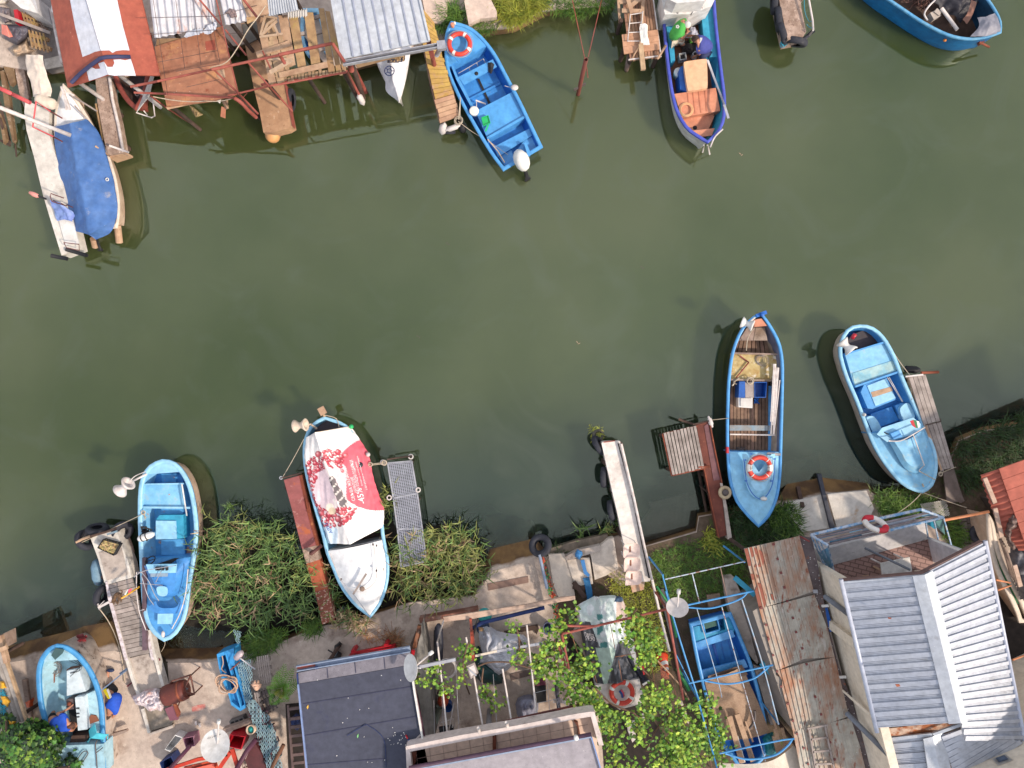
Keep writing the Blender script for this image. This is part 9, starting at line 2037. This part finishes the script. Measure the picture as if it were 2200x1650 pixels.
vine('grapevine','broad mass of grapevine filling the yard at the bottom centre-right',p,[Q(400,860,520,900,640,1010,740,1090,760,1150,860,1160,960,1000,1000,1050,1010,1180,980,1300,1040,1400,1060,1500,900,1420,860,1300,760,1200,700,1260,760,1420,840,1500,960,1700,700,1700,620,1480,600,1330,530,1180,460,1130,400,1000),Q(1000,990,1180,950,1200,1060,1368,1080,1420,1120,1420,1250,1300,1330,1420,1420,1440,1720,980,1720,1040,1560,1160,1430,1200,1320,1140,1230,1060,1160),Q(980,1050,1160,960,1180,1040,1100,1180,1000,1180),Q(1180,1320,1440,1280,1480,1500,1440,1700,1240,1640)],200,2.0,2.6,.056,[[(1000,1500,.5),(980,1300,1.8),(900,1180,2.3),(700,1100,2.3),(560,960,2.3)],[(1000,1500,.5),(1100,1300,2.0),(1250,1150,2.3),(1368,1100,2.3)],[(1000,1500,.6),(1200,1500,2.0),(1368,1400,2.3)]])
vine('grapevine','dark green grapevine leaves at the lower left of the blue hoops',ZR,[Q(420,1130,490,1100,540,1180,550,1300,600,1380,640,1420,560,1480,480,1420,400,1300,410,1200),Q(400,1380,520,1400,580,1560,540,1640,440,1560)],200,1.9,2.4,.06,[[(500,1650,.5),(480,1500,1.8),(470,1300,2.2),(460,1140,2.2)]],w=(5,1,6))
p=ZO
vine('grapevine','hanging grapevine tendril beside the square white floodlight',p,[Q(640,400,720,350,750,370,700,440,690,560,690,700,650,750,590,740,570,640,600,520)],260,2.2,2.5,.05,[[(640,740,2.3),(640,560,2.4),(690,380,2.4)],[(640,740,2.3),(700,900,.5)]])
vine('grapevine','small grapevine sprays around the satellite dish on the patio side',p,[Q(0,590,50,600,40,700,0,710),Q(200,680,300,670,330,720,270,800,210,780),Q(330,600,400,600,430,760,350,780),Q(350,810,530,800,550,860,430,900,350,880),Q(100,780,180,770,150,840,100,840)],230,2.3,2.6,.05,[[(0,640,2.4),(200,740,2.4),(400,800,2.4),(540,850,2.4)],[(400,800,2.4),(380,900,.5)]])
vine('grapevine','leafy sprays over the grey-white tarpaulin heap',p,[Q(1100,195,1200,200,1220,280,1160,310),Q(1130,450,1210,400,1270,470,1230,580,1170,580)],230,2.2,2.5,.05,[[(1200,330,2.3),(1180,240,2.4)],[(1200,330,2.3),(1210,500,2.3)],[(1200,330,2.3),(1240,420,1.2),(1260,440,.5)]])
vine('grapevine','drooping grapevine spray in front of the dark green machine',p,[Q(790,780,880,770,900,860,960,930,970,1010,920,1020,850,960,810,870)],240,1.9,2.4,.05,[[(840,640,2.4),(830,800,2.2),(900,950,1.8)],[(900,950,1.8),(940,1050,.5)]])
vine('grapevine','round clump of vine leaves in the shade left of the main vine',p,[Q(1300,560,1380,480,1500,500,1500,600,1400,650,1310,620),Q(1350,680,1400,650,1500,640,1490,740,1380,740)],240,2.0,2.4,.055,[[(1340,640,2.3),(1500,610,2.3)],[(1420,640,2.3),(1450,700,.5)]])
TUB(rsm([p(790,620,2.35),p(900,580,2.4),p(1100,580,2.4),p(1250,620,2.35),p(1350,640,2.35),p(1510,600,2.3)],20),.02,6).t('bare_vine',MC['vine_bark'],'bare brown vine branch crossing the tarpaulin heap','branch')
t=TH('fig_tree','dense dark green fig tree in the bottom left corner beside the boat ashore','tree',ZI(200,1500,.45))
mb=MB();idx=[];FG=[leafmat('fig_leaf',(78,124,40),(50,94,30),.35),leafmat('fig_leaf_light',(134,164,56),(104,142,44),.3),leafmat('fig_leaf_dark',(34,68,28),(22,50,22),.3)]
pls=[Q(0,1340,100,1250,250,1200,290,1200,420,1250,520,1290,600,1400,560,1500,560,1700,0,1700),Q(620,1620,690,1530,710,1560,760,1620,740,1700,620,1700),Q(0,1140,100,1140,160,1180,90,1240,0,1230)]
for pl,n in zip(pls,(1900,150,130)):
 cl=[]
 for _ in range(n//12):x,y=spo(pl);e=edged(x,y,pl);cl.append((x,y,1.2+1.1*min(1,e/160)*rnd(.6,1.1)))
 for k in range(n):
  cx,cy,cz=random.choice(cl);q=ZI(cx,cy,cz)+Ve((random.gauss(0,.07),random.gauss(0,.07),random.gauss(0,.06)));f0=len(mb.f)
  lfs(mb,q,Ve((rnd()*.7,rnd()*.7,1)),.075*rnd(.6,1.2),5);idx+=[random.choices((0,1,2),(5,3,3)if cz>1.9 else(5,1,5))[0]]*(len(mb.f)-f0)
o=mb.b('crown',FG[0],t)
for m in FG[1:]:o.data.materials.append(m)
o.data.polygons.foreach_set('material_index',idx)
mb=MB();r0=ZI(200,1600,.45)
for q in((80,1400),(250,1350),(420,1400),(450,1550),(150,1550),(660,1640),(60,1200)):mb.tube(rsm([r0,r0.lerp(ZI(*q,1.7),.5)+Ve((0,0,.2)),ZI(*q,1.7)],8),.03,6,rr=[.06-.005*i for i in range(8)])
mb.b('trunk',MC['vine_bark'],t)
t=TH('sumac_plant','bright green fern-like plant beside the left wall of the dark roof building','plant',ZJ(1540,760,.5))
FM=leafmat('frond_green',(110,160,40),(84,134,32),.25)
c=ZJ(1535,745,1.0)
for k,(x,y)in enumerate(((1545,480),(1640,530),(1710,640),(1700,700),(1640,780),(1580,890),(1390,920),(1350,740),(1420,620),(1470,560),(1480,830))):
 mb=MB();e=ZJ(x,y,1.15);n=16;pts=rsm([c,c.lerp(e,.5)+Ve((0,0,.18)),e],n);mb.tube(pts,.006,4)
 for i in range(2,n):
  d=(pts[i]-pts[i-1]).normalized();s=d.cross(Ve((0,0,1))).normalized();w=.16*math.sin(math.pi*(i/n)**.8)+.02
  for sg in(1,-1):
   a=pts[i];b_=a+s*sg*w+d*.04-Ve((0,0,.03));n0=len(mb.v);mb.v.extend([a,a.lerp(b_,.5)+d*.014,b_,a.lerp(b_,.5)-d*.014]);mb.f.append([n0,n0+1,n0+2,n0+3]);mb.s.append(False)
 mb.b('frond',FM if k!=10 else leafmat('frond_yellow',(180,180,80),(150,150,60)),t)
TUB([ZJ(1540,760,.45),c],.025,6).b('stem',MC['vine_bark'],t)
# people and cat
def skinmesh(name,nodes,edges,m,parent,sub=2,root=0):
 me=bpy.data.meshes.new('t');o0=wloc(parent);me.from_pydata([tuple(Ve(q)-o0)for q,r in nodes],edges,[]);ob=bpy.data.objects.new('tmp',me);C.objects.link(ob)
 md=ob.modifiers.new('skin','SKIN');md.use_smooth_shade=True
 for i,(q,r)in enumerate(nodes):
  sv=me.skin_vertices[0].data[i];sv.radius=(r,r)if not isinstance(r,tuple)else r;sv.use_root=(i==root)
 s=ob.modifiers.new('sub','SUBSURF');s.levels=sub;s.render_levels=sub
 dg=bpy.context.evaluated_depsgraph_get();nm=bpy.data.meshes.new_from_object(ob.evaluated_get(dg));bpy.data.objects.remove(ob)
 for f in nm.polygons:f.use_smooth=True
 nm.materials.clear();nm.materials.append(m);no=bpy.data.objects.new(name,nm);C.objects.link(no);no.parent=parent;return no
def chain(nodes,edges,pts,start=None):
 prev=start
 for q,r in pts:
  nodes.append((q,r));i=len(nodes)-1
  if prev is not None:edges.append((prev,i))
  prev=i
 return prev
def hand(N,E,w,direction,side,s=1.0,curl=.3):
 wp=N[w][0];d=Ve(direction).normalized();sd=Ve(side).normalized();dn=d.cross(sd).normalized()
 if dn.z>0:dn=-dn
 palm=wp+d*.045*s;N.append((palm,(.03*s,.016*s)));E.append((w,len(N)-1));pi=len(N)-1
 for k,(o,l)in enumerate(((-.027,.062),(-.009,.074),(.009,.070),(.026,.055))):
  b0=palm+d*.035*s+sd*o*s;N.append((b0,.010*s));E.append((pi,len(N)-1));a=b0+d*l*.5*s+dn*l*.15*curl*s;N.append((a,.0085*s));E.append((len(N)-2,len(N)-1));c_=a+d*l*.45*s+dn*l*.5*curl*s;N.append((c_,.0075*s));E.append((len(N)-2,len(N)-1))
 t0=palm-d*.01*s-sd*.034*s;N.append((t0,.011*s));E.append((pi,len(N)-1));t1=t0+(d*.6-sd*.5)*.045*s;N.append((t1,.009*s));E.append((len(N)-2,len(N)-1))
def head(parent,c,up,face,r=.1,hair=HAIR,cap=None,skin=SKIN,brim=None,bald=False):
 M=Matrix.Translation(c)@Matrix(((Ve(face).normalized().cross(Ve(up).normalized()).x,Ve(face).normalized().x,Ve(up).normalized().x,0),(Ve(face).normalized().cross(Ve(up).normalized()).y,Ve(face).normalized().y,Ve(up).normalized().y,0),(Ve(face).normalized().cross(Ve(up).normalized()).z,Ve(face).normalized().z,Ve(up).normalized().z,0),(0,0,0,1)))
 mb=MB();rows=[]
 for i in range(13):
  th=math.pi*i/12;row=[]
  for j in range(21):
   ph=2*math.pi*j/20;x=math.sin(th)*math.cos(ph);y=math.sin(th)*math.sin(ph);z=math.cos(th)
   sx=.078*(1-.22*max(0,-z));sy=.098*(1-.12*max(0,-z));fr=1.0
   yy=y*sy
   if y>.8 and-.35<z<.15 and abs(x)<.3:yy+=.018*(1-abs(x)/.3)
   if y>.7 and abs(z-.12)<.12 and .25<abs(x)<.6:yy-=.006
   row.append(M@Ve((x*sx,yy,z*.118)))
  rows.append(row)
 mb.grid(rows)
 for sx in(-1,1):mb.lathe(Q(.0,-.008,.02,-.006,.022,.004,.012,.008,0,.006),M@Matrix.Translation((sx*.079,-.005,0))@Matrix.Rotation(math.pi/2,4,'Y'),10)
 mb.b('head',skin,parent)
 e=MB()
 for sx in(-1,1):e.box(M@Ve((sx*.03,.088,.012)),.018,.01,.008)
 e.split('eye',mat('eye_dark',(40,30,28)),parent)
 MB().box(M@Ve((0,.086,-.055)),.04,.008,.008).b('mouth',mat('lips',(150,90,80)),parent)
 hm=cap or hair;mb=MB();rows=[]
 for i in range(8):
  th=math.pi*(.60 if not cap else .5)*i/7;row=[]
  for j in range(21):
   ph=2*math.pi*j/20;x=math.sin(th)*math.cos(ph);y=math.sin(th)*math.sin(ph);z=math.cos(th)
   if y>.3 and z<.3:y*=.8;z=max(z,.25)
   k=1.08+.03*noise.noise(Ve((x*6,y*6,z*6)))*(0 if cap else 1);row.append(M@Ve((x*.078*k,y*.098*k,z*.118*k)))
  rows.append(row)
 if not bald:mb.grid(rows);mb.b('cap'if cap else'hair',hm,parent)
 if brim:MB().add([M@Ve(q)for q in((-.06,.08,.04),(.06,.08,.04),(.05,.15,.03),(0,.17,.028),(-.05,.15,.03))],[[0,1,2,3,4]]).b('cap_brim',brim,parent)
 return M
GT=mat('green_shirt',(84,184,84),(68,166,70),5,rough=.8,bump=.3,bs=18);NB=mat('navy_shirt',(70,78,158),(58,66,140),5,rough=.8,bump=.3,bs=18);RB=mat('royal_blue_shirt',(24,84,200),(18,70,180),5,rough=.8,bump=.3,bs=18)
CK=mat('cream_trousers',(226,212,190),(205,190,168),6,rough=.85);BSH=mat('black_shorts',(24,24,30),rough=.8);BJ=mat('dark_trousers',(50,60,100),rough=.85)
# person in green
p=ZF
t=TH('person','person in a green t-shirt bending over the catch in the violet-edged boat','person',p(690,400,.3))
hip=p(668,372,.72);mid=p(690,330,1.0);ch=p(722,268,1.22);nk=p(760,228,1.25);hd=p(805,250,1.2)
shL=p(778,205,1.2);elL=p(800,255,1.0);wrL=p(812,285,.82);shR=p(735,330,1.15);elR=p(765,380,.95);wrR=p(810,320,.75)
knL=p(760,395,.78);anL=p(745,440,.36);knR=p(700,410,.75);anR=p(690,440,.36)
N=[(hip,.13)];E=[];chain(N,E,[(mid,.13),(ch,.14),(nk,.06),(hd,.05)],0)
a=chain(N,E,[(shL,.06),(elL,.042),(wrL,.026)],2);hand(N,E,a,(p(812,285,.0)-p(800,255,.0))+Ve((0,0,-.3)),(1,0,0));a=chain(N,E,[(shR,.06),(elR,.042),(wrR,.026)],2);hand(N,E,a,Ve((.5,.6,-.5)),(1,-.5,0))
k=chain(N,E,[(knL,.07),(anL,.045)],0);chain(N,E,[(anL+Ve((.12,.02,-.03)),.035)],k);k=chain(N,E,[(knR,.07),(anR,.045)],0);chain(N,E,[(anR+Ve((.12,.03,-.03)),.035)],k)
skinmesh('body',N,E,SKIN,t)
N=[(hip+Ve((0,0,.02)),.15)];E=[];chain(N,E,[(mid,.165),(ch,.175),(nk-(nk-ch)*.3,.08)],0);chain(N,E,[(shL,.085),(shL.lerp(elL,.5),.07)],2);chain(N,E,[(shR,.085),(shR.lerp(elR,.6),.07)],2);skinmesh('shirt',N,E,GT,t)
N=[(hip,.15)];E=[];chain(N,E,[(knL,.09),(knL.lerp(anL,.6),.07)],0);chain(N,E,[(knR,.09),(knR.lerp(anR,.6),.07)],0);skinmesh('trousers',N,E,CK,t)
for q in(anL,anR):
 LA(Q(.0,0,.045,.0,.05,.04,.035,.07,0,.08),XF(q+Ve((.05,.02,-.08)))@Matrix.Scale(2.2,4,(1,0,0)),12).b('shoe',BK,t)
head(t,hd,Ve((.35,.1,.9)),Ve((.8,-.35,-.5)),cap=mat('white_cap',(226,222,216)),hair=HAIR)
mb=MB()
for k in range(5):aa=k*1.256;mb.lathe(Q(0,0,.022,.003,0,.006),XF(p(712,262,1.42)+Ve((.03*math.cos(aa),.03*math.sin(aa),0))),8)
mb.b('shirt_emblem',WH,t)
# person in navy
t=TH('person','person in a navy blue t-shirt crouching over the tubs in the violet-edged boat','person',p(990,540,.3))
hip=p(1020,470,.7);mid=p(985,455,.95);ch=p(950,430,1.15);nk=p(915,405,1.2);hd=p(885,385,1.15)
shL=p(935,375,1.15);elL=p(895,360,.9);wrL=p(860,350,.7);shR=p(925,490,1.1);elR=p(930,530,.85);wrR=p(905,545,.6)
knL=p(960,560,.75);anL=p(930,560,.34);knR=p(1000,530,.72);anR=p(980,575,.34)
N=[(hip,.13)];E=[];chain(N,E,[(mid,.13),(ch,.14),(nk,.06),(hd,.05)],0)
a=chain(N,E,[(shL,.06),(elL,.042),(wrL,.026)],2);hand(N,E,a,(-1,.1,-.4),(0,1,0));a=chain(N,E,[(shR,.06),(elR,.042),(wrR,.026)],2);hand(N,E,a,Ve((-.6,-.1,-.5)),(0,1,0))
k=chain(N,E,[(knL,.07),(anL,.045)],0);chain(N,E,[(anL+Ve((-.12,.02,-.03)),.035)],k);k=chain(N,E,[(knR,.07),(anR,.045)],0);chain(N,E,[(anR+Ve((-.12,.02,-.03)),.035)],k)
skinmesh('body',N,E,SKIN,t)
N=[(hip+Ve((0,0,.02)),.17)];E=[];chain(N,E,[(mid,.19),(ch,.19),(nk-(nk-ch)*.3,.08)],0);chain(N,E,[(shL,.085),(shL.lerp(elL,.6),.07)],2);chain(N,E,[(shR,.085),(shR.lerp(elR,.7),.075)],2);skinmesh('shirt',N,E,NB,t)
N=[(hip,.15)];E=[];chain(N,E,[(knL,.09),(knL.lerp(anL,.4),.075)],0);chain(N,E,[(knR,.09),(knR.lerp(anR,.4),.075)],0);skinmesh('shorts',N,E,BJ,t)
head(t,hd,Ve((-.3,.1,.9)),Ve((-.85,.1,-.5)))
SL(Y(p,1.4,935,370,958,372,955,392,938,420,930,430,935,400),.01).b('shirt_print',WH,t)
# mechanic in boat B6
p=ZI
t=TH('person','person in a royal blue t-shirt leaning over the engine well inside the boat ashore','person',p(560,1200,.75))
hip=p(510,1225,1.05);mid=p(560,1215,1.25);ch=p(610,1215,1.4);nk=p(650,1225,1.38);hd=p(690,1240,1.3)
shR=p(600,1150,1.4);elR=p(590,1130,1.2);wrR=p(655,1090,1.12);shL=p(640,1270,1.3);elL=p(690,1290,1.1);wrL=p(720,1260,.95)
k1=p(500,1150,1.0);a1=p(515,1090,.8);k2=p(480,1240,.95);a2=p(450,1200,.8)
N=[(hip,.13)];E=[];chain(N,E,[(mid,.13),(ch,.14),(nk,.06),(hd,.05)],0)
elR=p(545,1130,1.25);a=chain(N,E,[(shR,.06),(elR,.042),(p(600,1115,1.2),.034),(p(660,1075,1.18),.027)],2);hand(N,E,a,p(700,1045,1.2)-p(660,1075,1.18),(.5,.8,0))
a=chain(N,E,[(shL,.06),(elL,.042),(wrL,.026)],2);hand(N,E,a,(.3,.5,-.5),(1,0,0));k=chain(N,E,[(k1,.075),(a1,.045)],0);chain(N,E,[(a1+Ve((0,.12,0)),.035)],k);k=chain(N,E,[(k2,.075),(a2,.045)],0);chain(N,E,[(a2+Ve((-.1,.05,0)),.035)],k)
skinmesh('body',N,E,SKIN,t)
N=[(hip,.16)];E=[];chain(N,E,[(mid,.185),(ch,.185),(nk-(nk-ch)*.3,.08)],0);chain(N,E,[(shR,.085),(shR.lerp(elR,.45),.07)],2);chain(N,E,[(shL,.085),(shL.lerp(elL,.5),.07)],2);skinmesh('shirt',N,E,RB,t)
N=[(hip,.15)];E=[];chain(N,E,[(k1,.095),(k1.lerp(a1,.4),.07)],0);chain(N,E,[(k2,.095),(k2.lerp(a2,.4),.07)],0);skinmesh('shorts',N,E,BSH,t)
head(t,hd,Ve((.2,.1,.9)),Ve((.75,.1,-.6)),hair=mat('brown_hair',(96,60,44),rough=.8,bump=.6,bs=120))
LA(Q(.0,0,.045,.0,.05,.04,.035,.07,0,.08),XF(a1+Ve((0,.06,-.04)))@Matrix.Scale(2.2,4,(0,1,0)),12).b('shoe',BK,t)
# person kneeling beside the hull
t=TH('person','person in blue shirt and black shorts kneeling outside against the boat ashore','person',p(1080,950,.46))
hip=p(1090,900,.85);mid=p(1110,990,.95);ch=p(1085,1070,1.0);nk=p(1055,1120,.95);hd=p(1030,1150,.85)
kR=p(985,855,.56);aR=p(950,760,.55);kL=p(1015,845,.56);aL=p(1035,740,.55)
N=[(hip,.14)];E=[];chain(N,E,[(mid,.13),(ch,.14),(nk,.06),(hd,.05)],0);k=chain(N,E,[(kR,.062),(kR.lerp(aR,.4),.055),(aR,.036)],0);chain(N,E,[(aR+Ve((0,.1,-.02)),.03)],k);k=chain(N,E,[(kL,.062),(kL.lerp(aL,.4),.055),(aL,.036)],0);chain(N,E,[(aL+Ve((0,.1,-.02)),.03)],k)
sA=p(1040,1050,1.0);eA=p(1010,1020,.8);wA=p(1000,980,.6);a=chain(N,E,[(sA,.06),(eA,.042),(wA,.027)],2);hand(N,E,a,(0,.5,-.6),(1,0,0));sB=p(1110,1100,.95);eB=p(1090,1150,.7);wB=p(1060,1180,.55);a=chain(N,E,[(sB,.06),(eB,.042),(wB,.027)],2);hand(N,E,a,(-.4,-.3,-.5),(1,0,0))
skinmesh('body',N,E,SKIN,t)
N=[(hip+Ve((0,-.1,0)),.16)];E=[];chain(N,E,[(mid,.185),(ch,.18),(nk-(nk-ch)*.3,.08)],0);chain(N,E,[(sA,.085),(sA.lerp(eA,.5),.07)],2);chain(N,E,[(sB,.085),(sB.lerp(eB,.5),.07)],2);skinmesh('shirt',N,E,RB,t)
N=[(hip,.17)];E=[];chain(N,E,[(hip+Ve((.02,-.12,0)),.165)],0);chain(N,E,[(hip.lerp(kR,.6),.10)],0);chain(N,E,[(hip.lerp(kL,.6),.10)],0);skinmesh('shorts',N,E,BSH,t)
SL([p(985,905,1.0),p(1010,890,1.02),p(1055,985,1.08),p(1035,990,1.06)],.05).b('yellow_stripe',mat('yellow_cloth',(225,205,30)),t)
SL([p(1020,900,1.035),p(1030,896,1.04),p(1062,978,1.1),p(1054,984,1.1)],.05).b('white_stripe',WH,t)
head(t,hd,Ve((-.4,-.5,.6)),Ve((-.6,-.1,-.7)))
for q,d in((aL,Ve((.08,.10,0))),(aR,Ve((0,.1,0)))):
 LA(Q(.0,0,.04,.0,.048,.05,.035,.08,0,.09),XF(q+d*.6+Ve((0,0,-.06)),(0,0,1))@Matrix.Rotation(.9 if q is aR else .0,4,'Z')@Matrix.Scale(2.3,4,(1,0,0)),12).b('shoe',mat('navy_shoe',(30,50,90)),t)
 # cat
p=ZH
t=TH('cat','brown tabby cat walking across the grey boards of the jetty','cat',p(340,1215,.72))
CT=mat('tabby_fur',(128,98,72),(70,52,40),22,.42,.58,rough=.9,bump=.5,bs=90,stretch=(1,3,1,.4))
zb_=.94
N=[(p(365,1220,zb_),(.055,.06))];E=[]
chain(N,E,[(p(350,1180,zb_+.02),(.06,.065)),(p(325,1195,zb_),(.06,.065)),(p(320,1225,zb_),.045),(p(308,1250,zb_+.01),.04),(p(302,1258,zb_),.022)],0)
N[1]=(p(365,1192,zb_+.02),(.062,.065));N[2]=(p(338,1180,zb_+.02),(.062,.068))
for i,(q,ft)in enumerate((((372,1230),(378,1242)),((355,1232),(350,1262)),((330,1215),(318,1262)),((325,1230),(340,1255)))):
 s=0 if i<2 else 3;u=p(*q,zb_-.08);f=p(*ft,.755);chain(N,E,[(u,.026),(f,.015),(f+Ve((-.02,-.03,-.01)),.014)],s)
chain(N,E,[(p(378,1190,zb_),.018),(p(385,1165,zb_+.02),.016),(p(370,1150,zb_+.05),.013)],0)
skinmesh('body',N,E,CT,t)
mb=MB();h=p(304,1252,zb_+.03)
for s_ in(-1,1):mb.add([h+Ve((s_*.028-.012,.01,0)),h+Ve((s_*.028+.012,.01,0)),h+Ve((s_*.034,.0,.04)),h+Ve((s_*.028,-.008,0))],[[0,1,2],[1,3,2],[3,0,2]])
mb.split('ear',CT,t,n=4)
